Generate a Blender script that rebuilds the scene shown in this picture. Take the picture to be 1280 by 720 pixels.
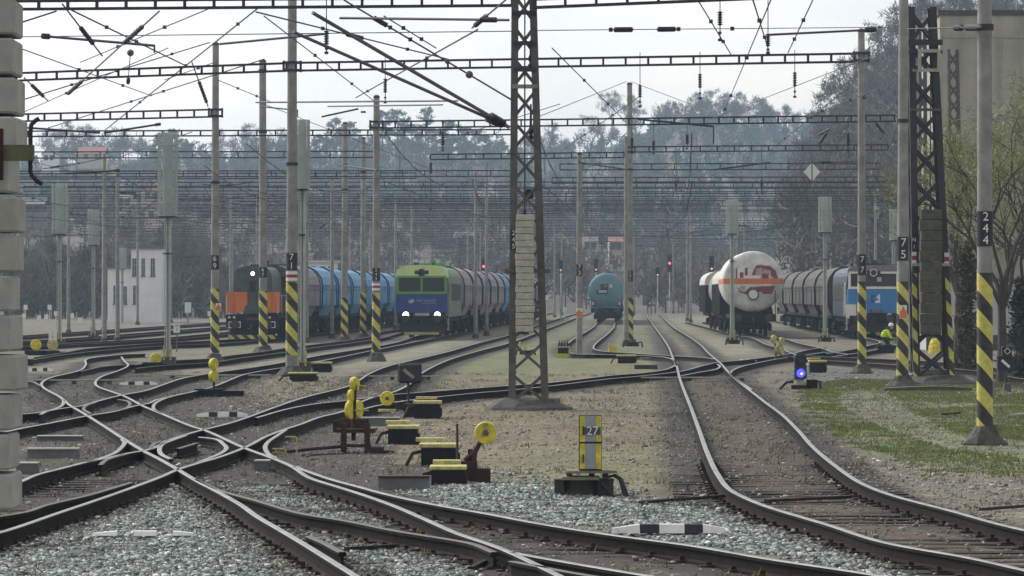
import bpy, bmesh, math, random
import numpy as np
from mathutils import Vector, Matrix
from mathutils.kdtree import KDTree

for _o in list(bpy.data.objects):
    bpy.data.objects.remove(_o)
sc = bpy.context.scene
COL = sc.collection
RND = random.Random(11)
NR = np.random.RandomState(5)
rad = math.radians

# ------------------------------------------------------------------ camera, sky, sun, exposure
F, H, YH = 4800.0, 2.4, 368.0            # focal length in photo pixels, eye height over the rail heads, horizon row
GZ = -0.16                               # ground level, rail heads are z = 0
cd = bpy.data.cameras.new('camera'); cam = bpy.data.objects.new('camera', cd); COL.objects.link(cam)
cd.sensor_width = 36.0; cd.lens = 36.0 * F / 1280.0
cam.location = (0, 0, H); cam.rotation_euler = (rad(90) + math.atan(8 / F), 0, 0)
cd.clip_start = 0.5; cd.clip_end = 9000
sc.camera = cam
w = bpy.data.worlds.new('World'); sc.world = w; w.use_nodes = True
wn, wl = w.node_tree.nodes, w.node_tree.links
sky = wn.new('ShaderNodeTexSky'); sky.sky_type = 'NISHITA'; sky.sun_disc = False
SUN_EL, SUN_ROT = 42, 311
sky.sun_elevation = rad(SUN_EL); sky.sun_rotation = rad(SUN_ROT)
sky.air_density = 1.0; sky.dust_density = 2.0; sky.ozone_density = 1.0
hsv = wn.new('ShaderNodeHueSaturation'); hsv.inputs['Saturation'].default_value = 0.10
wl.new(sky.outputs['Color'], hsv.inputs['Color']); 
ctc = wn.new('ShaderNodeTexCoord'); cmp_ = wn.new('ShaderNodeMapping'); cmp_.inputs['Scale'].default_value = (1, 1, 3.2)
cno = wn.new('ShaderNodeTexNoise'); cno.inputs['Scale'].default_value = 9; cno.inputs['Detail'].default_value = 5; cno.inputs['Roughness'].default_value = 0.5
crp = wn.new('ShaderNodeValToRGB')                       # thin overcast: soft brighter and greyer cloud patches
crp.color_ramp.elements[0].position = 0.3; crp.color_ramp.elements[0].color = (0.70, 0.73, 0.77, 1)
crp.color_ramp.elements[1].position = 0.7; crp.color_ramp.elements[1].color = (0.93, 0.92, 0.88, 1)
cmx = wn.new('ShaderNodeMix'); cmx.data_type = 'RGBA'; cmx.blend_type = 'MULTIPLY'; cmx.inputs[0].default_value = 1.0
wl.new(ctc.outputs['Generated'], cmp_.inputs[0]); wl.new(cmp_.outputs[0], cno.inputs['Vector']); wl.new(cno.outputs['Fac'], crp.inputs['Fac'])
wl.new(hsv.outputs['Color'], cmx.inputs[6]); wl.new(crp.outputs['Color'], cmx.inputs[7]); wl.new(cmx.outputs[2], wn['Background'].inputs['Color'])
wn['Background'].inputs['Strength'].default_value = 0.15
sd = bpy.data.lights.new('sun', 'SUN'); sun = bpy.data.objects.new('sun', sd); COL.objects.link(sun)
sd.energy = 1.6; sd.angle = rad(24); sd.color = (1.0, 0.97, 0.92)
sun.rotation_euler = (rad(90 - SUN_EL), 0, rad(180 - SUN_ROT))
sun.location = (0, 0, 60)
sc.view_settings.view_transform = 'Standard'; sc.view_settings.look = 'None'
sc.view_settings.gamma = 1; sc.view_settings.exposure = 0.66
sc.render.engine = 'CYCLES'
sc.cycles.volume_bounces = 1; sc.cycles.max_bounces = 6; sc.cycles.diffuse_bounces = 3
sc.cycles.transparent_max_bounces = 8
HAZE_DENSITY = 0.00028

# ------------------------------------------------------------------ helpers
def on(px, py, z=0.0):                   # photo pixel -> point on a level plane
    d = F * (H - z) / (py - YH)
    return Vector(((px - 640) * d / F, d, z))
def at(px, py, d):                       # photo pixel -> point at a distance
    return Vector(((px - 640) * d / F, d, H - (py - YH) * d / F))
def dist(py, z=GZ): return F * (H - z) / (py - YH)
def zat(py, d): return H - (py - YH) * d / F

MATS = {}
def mat(name, col, rough=0.75, metal=0.0, noise=0.22, scale=4.0, bump=0.0, emit=None, tint2=None, coat=0.0):
    if name in MATS: return MATS[name]
    m = bpy.data.materials.new(name); m.use_nodes = True
    n, l = m.node_tree.nodes, m.node_tree.links
    b = n['Principled BSDF']
    b.inputs['Roughness'].default_value = rough; b.inputs['Metallic'].default_value = metal
    c = (*col, 1)
    if emit:
        b.inputs['Emission Color'].default_value = (*emit[0], 1); b.inputs['Emission Strength'].default_value = emit[1]
    if noise > 0:
        tc = n.new('ShaderNodeTexCoord'); t = n.new('ShaderNodeTexNoise')
        t.inputs['Scale'].default_value = scale; t.inputs['Detail'].default_value = 6; t.inputs['Roughness'].default_value = 0.65
        l.new(tc.outputs['Object'], t.inputs['Vector'])
        r = n.new('ShaderNodeValToRGB')
        lo = tint2 if tint2 else tuple(x * (1 - noise) for x in col)
        hi = tuple(min(1, x * (1 + noise * 0.7)) for x in col)
        r.color_ramp.elements[0].position = 0.33; r.color_ramp.elements[0].color = (*lo, 1)
        r.color_ramp.elements[1].position = 0.68; r.color_ramp.elements[1].color = (*hi, 1)
        l.new(t.outputs['Fac'], r.inputs['Fac']); l.new(r.outputs['Color'], b.inputs['Base Color'])
        if bump:
            bp = n.new('ShaderNodeBump'); bp.inputs['Strength'].default_value = bump; bp.inputs['Distance'].default_value = 0.02
            l.new(t.outputs['Fac'], bp.inputs['Height']); l.new(bp.outputs['Normal'], b.inputs['Normal'])
    else:
        b.inputs['Base Color'].default_value = c
    MATS[name] = m
    return m

def stripe_mat(name, period, slope, c1, c2, offs=0.0):
    """painted slanting warning stripes, worn at the edges"""
    if name in MATS: return MATS[name]
    m = bpy.data.materials.new(name); m.use_nodes = True
    n, l = m.node_tree.nodes, m.node_tree.links
    b = n['Principled BSDF']; b.inputs['Roughness'].default_value = 0.6
    tc = n.new('ShaderNodeTexCoord'); sp = n.new('ShaderNodeSeparateXYZ'); l.new(tc.outputs['Object'], sp.inputs[0])
    def mth(op, a, bb):
        k = n.new('ShaderNodeMath'); k.operation = op
        for i, s in enumerate((a, bb)):
            if isinstance(s, (int, float)): k.inputs[i].default_value = s
            elif s is not None: l.new(s, k.inputs[i])
        return k.outputs[0]
    v = mth('ADD', mth('MULTIPLY', sp.outputs['X'], slope), sp.outputs['Z'])
    v = mth('FRACT', mth('ADD', mth('DIVIDE', v, period), offs), None)
    v = mth('GREATER_THAN', v, 0.5)
    t = n.new('ShaderNodeTexNoise'); t.inputs['Scale'].default_value = 9; t.inputs['Detail'].default_value = 6
    l.new(tc.outputs['Object'], t.inputs['Vector'])
    mx = n.new('ShaderNodeMix'); mx.data_type = 'RGBA'
    mx.inputs[6].default_value = (*c1, 1); mx.inputs[7].default_value = (*c2, 1); l.new(v, mx.inputs[0])
    mr = n.new('ShaderNodeMapRange'); mr.inputs[1].default_value = 0.35; mr.inputs[2].default_value = 0.72
    mr.inputs[3].default_value = 0.0; mr.inputs[4].default_value = 0.38
    l.new(t.outputs['Fac'], mr.inputs[0])
    m2 = n.new('ShaderNodeMix'); m2.data_type = 'RGBA'; m2.inputs[7].default_value = (0.13, 0.12, 0.09, 1)
    l.new(mr.outputs[0], m2.inputs[0]); l.new(mx.outputs[2], m2.inputs[6]); l.new(m2.outputs[2], b.inputs['Base Color'])
    MATS[name] = m
    return m

class MB:
    def __init__(s): s.v, s.f, s.m = [], [], []
    def add(s, vs, fs, m=0):
        o = len(s.v); s.v += [tuple(p) for p in vs]
        for q in fs: s.f.append([i + o for i in q]); s.m.append(m)
        return s
    def box(s, c, d, m=0, rz=0.0, rx=0.0, ry=0.0, taper=1.0):
        x, y, z = d[0] / 2, d[1] / 2, d[2] / 2
        vs = [Vector((a * x * (taper if c_ > 0 else 1), b * y * (taper if c_ > 0 else 1), c_ * z)) for c_ in (-1, 1) for b in (-1, 1) for a in (-1, 1)]
        M = Matrix.Rotation(rz, 3, 'Z') @ Matrix.Rotation(ry, 3, 'Y') @ Matrix.Rotation(rx, 3, 'X')
        vs = [M @ p + Vector(c) for p in vs]
        return s.add(vs, [(0, 2, 3, 1), (4, 5, 7, 6), (0, 1, 5, 4), (2, 6, 7, 3), (0, 4, 6, 2), (1, 3, 7, 5)], m)
    def bar(s, a, b, w, h=None, m=0):    # square bar between two points
        a, b = Vector(a), Vector(b); h = h or w
        t = (b - a).normalized(); u = Vector((0, 0, 1)) if abs(t.z) < 0.95 else Vector((0, 1, 0))
        sx = t.cross(u).normalized(); sz = sx.cross(t)
        vs = [p + sx * i * w / 2 + sz * j * h / 2 for p in (a, b) for j in (-1, 1) for i in (-1, 1)]
        return s.add(vs, [(0, 2, 3, 1), (4, 5, 7, 6), (0, 1, 5, 4), (2, 6, 7, 3), (0, 4, 6, 2), (1, 3, 7, 5)], m)
    def ext(s, poly, a, b, axis='y', m=0):   # extrude a 2-D polygon along an axis
        def P(u, v, t):
            return (u, t, v) if axis == 'y' else ((u, v, t) if axis == 'z' else (t, u, v))
        n = len(poly)
        vs = [P(u, v, a) for u, v in poly] + [P(u, v, b) for u, v in poly]
        fs = [list(range(n)), list(range(2 * n - 1, n - 1, -1))] + [(i, (i + 1) % n, n + (i + 1) % n, n + i) for i in range(n)]
        return s.add(vs, fs, m)
    def tube(s, pts, r, n=8, m=0, cap=True):
        pts = [Vector(p) for p in pts]; k = len(pts)
        rs = r if isinstance(r, (list, tuple)) else [r] * k
        vs = []; fs = []
        prev = None
        for i, p in enumerate(pts):
            t = (pts[min(i + 1, k - 1)] - pts[max(i - 1, 0)])
            if t.length < 1e-9: t = Vector((0, 0, 1))
            t.normalize()
            if prev is None:
                u = Vector((0, 0, 1)) if abs(t.z) < 0.9 else Vector((0, 1, 0))
                sx = t.cross(u).normalized()
            else:
                sx = (prev - t * prev.dot(t)).normalized()
            prev = sx; sy = sx.cross(t)
            for j in range(n):
                a = 2 * math.pi * j / n
                vs.append(p + (sx * math.cos(a) + sy * math.sin(a)) * rs[i])
        for i in range(k - 1):
            for j in range(n):
                fs.append((i * n + j, i * n + (j + 1) % n, (i + 1) * n + (j + 1) % n, (i + 1) * n + j))
        if cap: fs += [list(range(n)), list(range(k * n - 1, (k - 1) * n - 1, -1))]
        return s.add(vs, fs, m)
    def lathe(s, prof, c=(0, 0, 0), n=16, axis='z', m=0):
        c = Vector(c); vs = []; fs = []; k = len(prof)
        for r, h in prof:
            for j in range(n):
                a = 2 * math.pi * j / n
                u, v = r * math.cos(a), r * math.sin(a)
                vs.append(c + Vector((u, v, h) if axis == 'z' else ((u, h, v) if axis == 'y' else (h, u, v))))
        for i in range(k - 1):
            for j in range(n):
                fs.append((i * n + j, i * n + (j + 1) % n, (i + 1) * n + (j + 1) % n, (i + 1) * n + j))
        fs += [list(range(n)), list(range(k * n - 1, (k - 1) * n - 1, -1))]
        return s.add(vs, fs, m)
    def build(s, name, mats, parent=None, loc=(0, 0, 0), smooth=False, rz=0.0, recalc=True, bevel=0.0):
        me = bpy.data.meshes.new(name)
        me.from_pydata(s.v, [], s.f)
        for mm in (mats if isinstance(mats, (list, tuple)) else [mats]): me.materials.append(mm)
        me.polygons.foreach_set('material_index', s.m)
        if recalc:
            bm = bmesh.new(); bm.from_mesh(me); bmesh.ops.recalc_face_normals(bm, faces=bm.faces)
            if bevel > 0:
                bmesh.ops.bevel(bm, geom=bm.edges[:] , offset=bevel, segments=1, affect='EDGES')
            bm.to_mesh(me); bm.free()
        if smooth:
            me.polygons.foreach_set('use_smooth', [True] * len(me.polygons))
            try: me.set_sharp_from_angle(angle=rad(40))
            except Exception: pass
        o = bpy.data.objects.new(name, me); COL.objects.link(o)
        o.location = loc; o.rotation_euler = (0, 0, rz)
        if parent is not None: o.parent = parent
        return o

def np_mesh(name, verts, faces, mats, col=None, matidx=None, parent=None, smooth=False):
    """verts (n,3), faces (m,k) as arrays; col per vertex"""
    me = bpy.data.meshes.new(name)
    nv, nf, k = len(verts), len(faces), faces.shape[1]
    me.vertices.add(nv); me.vertices.foreach_set('co', np.asarray(verts, np.float32).ravel())
    me.loops.add(nf * k); me.loops.foreach_set('vertex_index', np.asarray(faces, np.int32).ravel())
    me.polygons.add(nf); me.polygons.foreach_set('loop_start', np.arange(0, nf * k, k, dtype=np.int32))
    if matidx is not None: me.polygons.foreach_set('material_index', np.asarray(matidx, np.int32))
    if smooth: me.polygons.foreach_set('use_smooth', np.ones(nf, bool))
    for mm in (mats if isinstance(mats, (list, tuple)) else [mats]): me.materials.append(mm)
    me.update(calc_edges=True)
    if col is not None:
        a = me.color_attributes.new('tint', 'FLOAT_COLOR', 'POINT')
        c = np.ones((nv, 4), np.float32); c[:, :3] = col
        a.data.foreach_set('color', c.ravel())
    o = bpy.data.objects.new(name, me); COL.objects.link(o)
    if parent is not None: o.parent = parent
    return o

def tag(o, label=None, cat=None, group=None, kind=None):
    if label: o['label'] = label
    if cat: o['category'] = cat
    if group: o['group'] = group
    if kind: o['kind'] = kind
    return o
def thing(name, label, cat, loc=(0, 0, 0), rz=0.0, group=None):
    o = bpy.data.objects.new(name, None); COL.objects.link(o)
    o.location = loc; o.rotation_euler = (0, 0, rz); o.empty_display_size = 0.2
    return tag(o, label, cat, group)
def dup(o, parent=None):
    c = o.copy(); COL.objects.link(c)
    if parent is not None: c.parent = parent
    for ch in list(o.children): dup(ch, c)
    return c
def dup_thing(o, loc, rz, label, group=None):
    c = dup(o); c.location = loc; c.rotation_euler = (0, 0, rz); c['label'] = label
    if group: c['group'] = group
    return c

def text(name, s, size, m, parent, loc, rz=0.0, depth=0.004, space=1.0):
    """upright lettering facing -Y"""
    cu = bpy.data.curves.new(name, 'FONT'); cu.body = s; cu.size = size; cu.align_x = 'CENTER'; cu.align_y = 'CENTER'
    cu.extrude = depth; cu.space_line = space; cu.resolution_u = 3
    tmp = bpy.data.objects.new(name, cu)
    me = bpy.data.meshes.new_from_object(tmp)
    bpy.data.objects.remove(tmp); bpy.data.curves.remove(cu)
    me.materials.append(m)
    o = bpy.data.objects.new(name, me); COL.objects.link(o)
    o.parent = parent; o.location = loc; o.rotation_euler = (rad(90), 0, rz)
    return o

def vnoise(x, y, s, seed=0):
    x = x / s + seed * 17.3; y = y / s + seed * 7.7
    xi, yi = np.floor(x).astype(np.int64), np.floor(y).astype(np.int64); xf, yf = x - xi, y - yi
    def h(a, b):
        n = (a * 374761393 + b * 668265263 + seed * 1442695) & 0x7fffffff
        n = ((n ^ (n >> 13)) * 1274126177) & 0x7fffffff
        return ((n ^ (n >> 16)) & 0xffff) / 65535.0
    u, v = xf * xf * (3 - 2 * xf), yf * yf * (3 - 2 * yf)
    return (h(xi, yi) * (1 - u) + h(xi + 1, yi) * u) * (1 - v) + (h(xi, yi + 1) * (1 - u) + h(xi + 1, yi + 1) * u) * v
def fbm(x, y, s, seed=0, o=4):
    t = 0; a = 0.5; n = 0
    for i in range(o):
        t = t + a * vnoise(x, y, s / 2 ** i, seed + i); n += a; a *= 0.55
    return t / n
def inpoly(px, py, poly):
    r = np.zeros(px.shape, bool); j = len(poly) - 1
    for i in range(len(poly)):
        xi, yi = poly[i]; xj, yj = poly[j]
        c = ((yi > py) != (yj > py)) & (px < (xj - xi) * (py - yi) / ((yj - yi) or 1e-9) + xi)
        r ^= c; j = i
    return r

# ------------------------------------------------------------------ materials
M_HEAD = mat('rail_head_steel', (0.25, 0.25, 0.24), 0.5, 0.1, 0.35, 2)
M_HEAD_DULL = mat('rail_head_worn', (0.10, 0.088, 0.075), 0.7, 0.0, 0.25, 3)
M_RAIL = mat('rail_side_rust', (0.017, 0.013, 0.010), 0.85, 0, 0.45, 5)
M_SLEEPER = mat('sleeper_tarred', (0.040, 0.036, 0.033), 0.9, 0, 0.5, 6, 0.4)
M_PLATE = mat('rusty_fastening', (0.040, 0.026, 0.019), 0.9, 0, 0.5, 12)
M_CONC = mat('weathered_concrete', (0.36, 0.35, 0.31), 0.9, 0, 0.25, 5, 0.3)
M_CONC_POLE = mat('concrete_pole', (0.29, 0.285, 0.265), 0.9, 0, 0.3, 2.5, 0.2)
M_CONC_DK = mat('dark_concrete', (0.085, 0.08, 0.07), 0.95, 0, 0.4, 6, 0.5)
M_STEEL_DK = mat('dark_painted_steel', (0.030, 0.030, 0.034), 0.7, 0, 0.3, 5)
M_STEEL_OLD = mat('old_grey_steel', (0.105, 0.10, 0.088), 0.8, 0, 0.4, 4)
M_BEAM = mat('beam_steel', (0.028, 0.026, 0.034), 0.7, 0, 0.3, 3)
M_WIRE = mat('wire_dark', (0.05, 0.05, 0.055), 0.7, 0, 0.0)
M_TUBE = mat('galvanised_tube', (0.13, 0.125, 0.13), 0.6, 0.2, 0.2, 3)
M_INS = mat('insulator_glaze', (0.022, 0.018, 0.026), 0.7, 0, 0.0)
M_BLACK = mat('black_paint', (0.014, 0.014, 0.022), 0.6, 0, 0.2, 6)
M_WHITE = mat('white_paint', (0.78, 0.77, 0.73), 0.6, 0, 0.12, 8)
M_WHITE_DIRTY = mat('white_paint_dirty', (0.60, 0.59, 0.54), 0.8, 0, 0.3, 14)
M_YEL = mat('yellow_paint', (0.70, 0.60, 0.03), 0.55, 0, 0.28, 11, 0, None, (0.40, 0.32, 0.04))
M_YEL_PALE = mat('pale_yellow_paint', (0.56, 0.52, 0.17), 0.7, 0, 0.25, 9, 0, None, (0.26, 0.23, 0.12))
M_RED = mat('red_paint', (0.32, 0.03, 0.06), 0.6, 0, 0.2, 8)
M_ORANGE = mat('orange_paint', (0.70, 0.19, 0.05), 0.6, 0, 0.15, 3)
M_RUST = mat('rust', (0.050, 0.025, 0.017), 0.95, 0, 0.5, 9, 0.5)
M_TEAL = mat('pale_teal_paint', (0.36, 0.50, 0.45), 0.7, 0, 0.18, 3)
M_TEALGREY = mat('teal_grey_pole', (0.42, 0.46, 0.42), 0.7, 0, 0.2, 3)
M_CAGE = mat('cage_grey', (0.44, 0.47, 0.45), 0.7, 0, 0.15, 3)
M_GLASS = mat('dark_glass', (0.02, 0.028, 0.026), 0.12, 0, 0.0)
M_RUBBER = mat('black_rubber', (0.012, 0.012, 0.013), 0.7, 0, 0.0)
M_BOX = mat('machine_box_black', (0.017, 0.019, 0.023), 0.65, 0, 0.3, 8)
M_UNDER = mat('underframe_dirt', (0.022, 0.022, 0.026), 0.85, 0, 0.4, 3)
M_PALE_BAR = mat('pale_galvanised', (0.40, 0.39, 0.35), 0.6, 0.1, 0.25, 6)
for _m in (M_RAIL, M_SLEEPER, M_PLATE, M_BOX, M_UNDER): _m.node_tree.nodes['Principled BSDF'].inputs['Specular IOR Level'].default_value = 0.12
S_POLE = stripe_mat('yellow_black_stripes', 0.62, 1.15, (0.68, 0.61, 0.13), (0.014, 0.014, 0.016))
S_PANEL = stripe_mat('zigzag_stripes', 0.55, 1.0, (0.62, 0.56, 0.14), (0.02, 0.02, 0.02))
# ------------------------------------------------------------------ railway tracks
YK = 0.033                                # far yard tracks drift this much to the right per metre
RAILPTS = []
def yard(x0, d): return x0 + YK * (d - 213)
def spline(pts):
    """Catmull-Rom through plane points, resampled finely near, coarser far"""
    P = [Vector((p[0], p[1], 0)) for p in pts]
    P = [P[0] * 2 - P[1]] + P + [P[-1] * 2 - P[-2]]
    out = []
    for i in range(1, len(P) - 2):
        a, b, c, d = P[i - 1], P[i], P[i + 1], P[i + 2]
        t0 = 0; t1 = max((b - a).length, .01) ** .5; t2 = t1 + max((c - b).length, .01) ** .5; t3 = t2 + max((d - c).length, .01) ** .5
        n = max(2, int((c - b).length / max(0.25, 0.006 * b.y)))
        n = min(n, 60)
        for j in range(n):
            t = t1 + (t2 - t1) * j / n
            A1 = a * ((t1 - t) / (t1 - t0)) + b * ((t - t0) / (t1 - t0)); A2 = b * ((t2 - t) / (t2 - t1)) + c * ((t - t1) / (t2 - t1))
            A3 = c * ((t3 - t) / (t3 - t2)) + d * ((t - t2) / (t3 - t2))
            B1 = A1 * ((t2 - t) / (t2 - t0)) + A2 * ((t - t0) / (t2 - t0)); B2 = A2 * ((t3 - t) / (t3 - t1)) + A3 * ((t - t1) / (t3 - t1))
            out.append(B1 * ((t2 - t) / (t2 - t1)) + B2 * ((t - t1) / (t2 - t1)))
    out.append(P[-2].copy())
    return out
PROF = [(-.068, -.158), (.068, -.158), (.066, -.140), (.012, -.128), (.012, -.046), (.036, -.036), (.037, -.006), (.030, 0), (-.030, 0), (-.037, -.006), (-.036, -.036), (-.012, -.046), (-.012, -.128), (-.066, -.140)]
HEADF = {6, 7, 8}
def rail(px, parent, name='rail', far=None, world=False, dz=0.0, head=None, dull=False):
    pts = [(q.x, q.y) for q in (on(*p) for p in px)] if not world else list(px)
    if far: pts = pts + list(far) if pts[-1][1] > pts[0][1] else list(far)[::-1] + pts
    c = spline(pts)
    k = len(PROF); vs = []; fs = []; mi = []
    for i, p in enumerate(c):
        t = c[min(i + 1, len(c) - 1)] - c[max(i - 1, 0)]; t.normalize(); s = Vector((t.y, -t.x, 0))
        for u, z in PROF: vs.append(p + s * u + Vector((0, 0, z + dz)))
        RAILPTS.append((p.x, p.y))
    for i in range(len(c) - 1):
        for j in range(k):
            fs.append((i * k + j, i * k + (j + 1) % k, (i + 1) * k + (j + 1) % k, (i + 1) * k + j)); mi.append(1 if j in HEADF else 0)
    b = MB(); b.v = [tuple(v) for v in vs]; b.f = [list(f) for f in fs] + [list(range(k)), list(range(len(vs) - 1, len(vs) - k - 1, -1))]; b.m = mi + [0, 0]
    return b.build(name, [M_RAIL, M_HEAD_DULL if dull else M_HEAD], parent), c
def track(label, loc=(0, 0, 0), group='railway tracks of the yard'):
    return thing('railway_track', label, 'railway track', loc, 0, group)
def far_rail(x0, side, d0):               # world points of a straight yard rail beyond d0
    return [(yard(x0, d) + side * .7525, d) for d in (d0, d0 + 40, d0 + 120, 420, 560, 700) if d >= d0]
def sleepers(parent, A, B, d0, d1, step=0.62, over=0.5, jit=0.04):
    """sleepers between two rail centre lines, one mesh each"""
    me = None
    la = np.array([(p.x, p.y) for p in A]); lb = np.array([(p.x, p.y) for p in B])
    oa = la[:, 1].argsort(); ob = lb[:, 1].argsort(); la, lb = la[oa], lb[ob]
    d = d0; rnd = random.Random(3)
    while d < d1:
        xa, xb = np.interp(d, la[:, 1], la[:, 0]), np.interp(d, lb[:, 1], lb[:, 0])
        xa2, xb2 = np.interp(d + 1, la[:, 1], la[:, 0]), np.interp(d + 1, lb[:, 1], lb[:, 0])
        th = -math.atan(((xa2 + xb2) - (xa + xb)) / 2)
        if me is None:
            b = MB(); b.box((0, 0, -.1), (1, .25, .2)); b.box((-.29, 0, .008), (.12, .17, .018), 1); b.box((.29, 0, .008), (.12, .17, .018), 1)
            for sx in (-.29, .29):
                for e in (-.035, .035): b.box((sx + e, 0, .03), (.014, .05, .05), 1)
            o = b.build('sleeper', [M_SLEEPER, M_PLATE], parent); me = o.data
        else:
            o = bpy.data.objects.new('sleeper', me); COL.objects.link(o); o.parent = parent
        wd = abs(xb - xa) / .58
        o.location = ((xa + xb) / 2, d, -.158 + rnd.uniform(-.006, .004)); o.scale = (wd, 1, 1); o.rotation_euler = (0, 0, th * .55 + rnd.uniform(-jit, jit) * .4)
        d += step * rnd.uniform(.94, 1.06)

# the track that runs from the lower right through the slip crossing and bends away on the left
tA = track('shiny track crossing the foreground from bottom centre to the stacked weights on the left')
R1 = [(181, 442), (156, 442.8), (133, 445), (112.5, 447.6), (107, 450), (107.5, 455), (101, 462), (88, 466), (66, 471), (54.7, 476), (52, 481), (57.8, 486.4), (75, 495.8), (87.5, 506), (106, 517), (130, 532), (150, 545), (176.6, 561.4), (199, 573), (222, 586), (247, 601), (274, 615), (302, 631), (321, 644.6), (352, 662.7), (378, 678), (412, 699), (447, 721), (485, 748)]
R2 = [(152, 445.8), (155, 450.5), (160, 456.7), (148, 463), (128, 470), (120, 476), (122, 482.5), (140.6, 489.5), (156, 495), (180, 507.5), (203, 517), (239, 532), (258, 538), (305, 559), (345.6, 574), (366, 583), (388, 597), (422.5, 608), (454, 618), (493, 632), (527, 646.5), (574, 667), (610, 679), (636, 689), (680, 709.6), (715, 727), (760, 750)]
_, c1 = rail(R1, tA); _, c2 = rail(R2, tA)
sleepers(tA, c1, c2, 30.5, 52)
rail([(100, 464), (114, 461), (128, 458), (156, 456), (168, 455.5)], tA, 'check_rail', dull=True)
rail([(26, 474.7), (40.6, 477), (51, 482)], tA, 'check_rail', dull=True)
# branch of the same turnout running off to the lower right
tB = track('track branching off to the bottom right corner past the striped white and black marker')
R3 = [(368, 582.5), (380, 587), (415, 599), (454, 609.5), (480, 616.6), (542, 630), (605, 641), (680, 655), (760, 667.5), (867, 682), (960, 698), (1080, 716), (1150, 728), (1260, 748)]
R4 = [(245, 599), (258, 605), (275, 612.5), (320, 625), (380, 642), (430, 650), (495, 663), (545, 671), (588, 678.5), (618, 690)]
R4b = [(640, 690), (690, 699), (760, 711), (840, 724), (960, 744)]
_, c3 = rail(R3, tB); _, c4 = rail(R4, tB, dull=True); _, c4b = rail(R4b, tB)
rail([(386, 670), (405, 678), (420, 686), (428, 690)], tB, 'check_rail', dull=True)
rail([(640, 701), (720, 716), (790, 727)], tB, 'check_rail', dull=True)
sleepers(tB, c4b + c4, c3, 31, 44.5, over=.4)
# track from the lower left over the crossing, splitting to the middle and the right
tC = track('track rising from the lower left edge through the crossing towards the central lattice mast')
X5 = [(-60, 679), (0, 665), (75, 640), (140, 618), (200, 596), (222, 586.5), (246, 579), (274, 571), (308, 558), (333, 545), (357, 536), (375.6, 530), (400, 521), (427, 514.5), (447.5, 503.6), (466, 496.6), (491, 490), (510, 481), (529, 465), (560, 450), (600, 438), (635, 429)]
X3 = [(-40, 622), (22, 603), (47, 592.7), (75, 585.6), (109, 577), (134, 572), (156, 567), (187.5, 561), (211, 550), (249, 538), (264, 534.5), (289, 528), (313, 520), (344, 508.5), (382, 496), (435, 482.5), (449, 475), (461.6, 467), (485, 457.5), (516, 450), (560, 439.5), (600, 428), (635, 419)]
_, c5 = rail(X5, tC, far=far_rail(-.15, 1, 268)); _, c6 = rail(X3, tC, far=far_rail(-.15, -1, 268))
sleepers(tC, c6, c5, 38, 53)
rail([(-20, 648), (30, 640), (58, 631), (109, 619), (150, 607), (163, 603)], tC, 'check_rail', dull=True)
rail([(125, 581), (134, 574), (156, 567.5)], tC, 'check_rail', dull=True)
rail([(188, 560.6), (195.6, 553), (211, 549.7)], tC, 'check_rail', dull=True)
rail([(214, 573.5), (203, 568), (199.5, 562.5), (203, 555), (215, 550), (232, 544)], tC, 'slip_rail')
rail([(250, 546), (268, 548), (279, 554), (283, 560), (276, 566), (262, 572), (247, 578)], tC, 'slip_rail')
rail([(222, 560.5), (234, 557), (246, 553.5)], tC, 'check_rail', dull=True)
rail([(320, 522), (357, 511.5), (391, 505), (432, 500.5), (463, 496.6)], tC, 'closure_rail')
rail([(345.6, 573), (336, 567), (331.6, 558), (336, 551), (345, 545), (357, 537)], tC, 'closure_rail')
# left connection curve
tD = track('curved connecting track joining the slip crossing from beside the stacked weights')
rail([(153, 549), (156, 552), (153, 557.5), (141, 567), (120, 574), (109, 577)], tD, 'closure_rail')
rail([(79.7, 500), (78, 506), (69, 510.6), (44, 516), (20, 518), (-30, 522)], tD)
rail([(-30, 548), (25, 535.6), (62.5, 528.6), (106, 520), (115.6, 518.5), (140.6, 514.5), (169, 507), (185, 504), (197, 499), (211, 496)], tD)
rail([(50, 518), (62, 513), (87, 509), (100, 507.5), (119, 502), (148, 494.5), (180, 488.5), (200, 482)], tD)
rail([(114, 517), (107, 513), (104.5, 510.5), (108, 506.7), (119, 502.8)], tD, 'slip_rail', dull=True)
rail([(148, 499), (158, 500.5), (162.5, 505), (156, 510), (141, 514)], tD, 'slip_rail', dull=True)
# track of the green locomotive
tE = track('track leading from the left crossing up to the green and blue locomotive')
rail([(200, 482), (227, 473), (255, 467.7), (280, 464), (327, 457.3), (363, 451), (400, 444), (450, 436), (490, 429)], tE, far=far_rail(-5.0, -1, 222))
rail([(203, 516.5), (195, 513), (192, 510), (194.5, 503.5), (211, 496.2), (242.5, 489), (267.5, 482.5), (289, 474), (305, 468), (336, 462), (360, 458.5), (407, 450), (460, 439), (510, 429)], tE, far=far_rail(-5.0, 1, 215))
# dark track beside it, empty
tF = track('dark empty track passing behind the striped mast between the two hopper trains')
rail([(168, 456), (180, 454), (215, 450.5), (264, 448), (282, 445), (327, 439.5), (363, 434), (430, 426), (460, 421.5)], tF, far=far_rail(-8.6, -1, 240), dull=True)
rail([(169, 460.5), (200, 457), (262, 453), (300, 447.5), (350, 441), (400, 433.5), (440, 428.5), (478, 422.5)], tF, far=far_rail(-8.6, 1, 240), dull=True)
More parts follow.
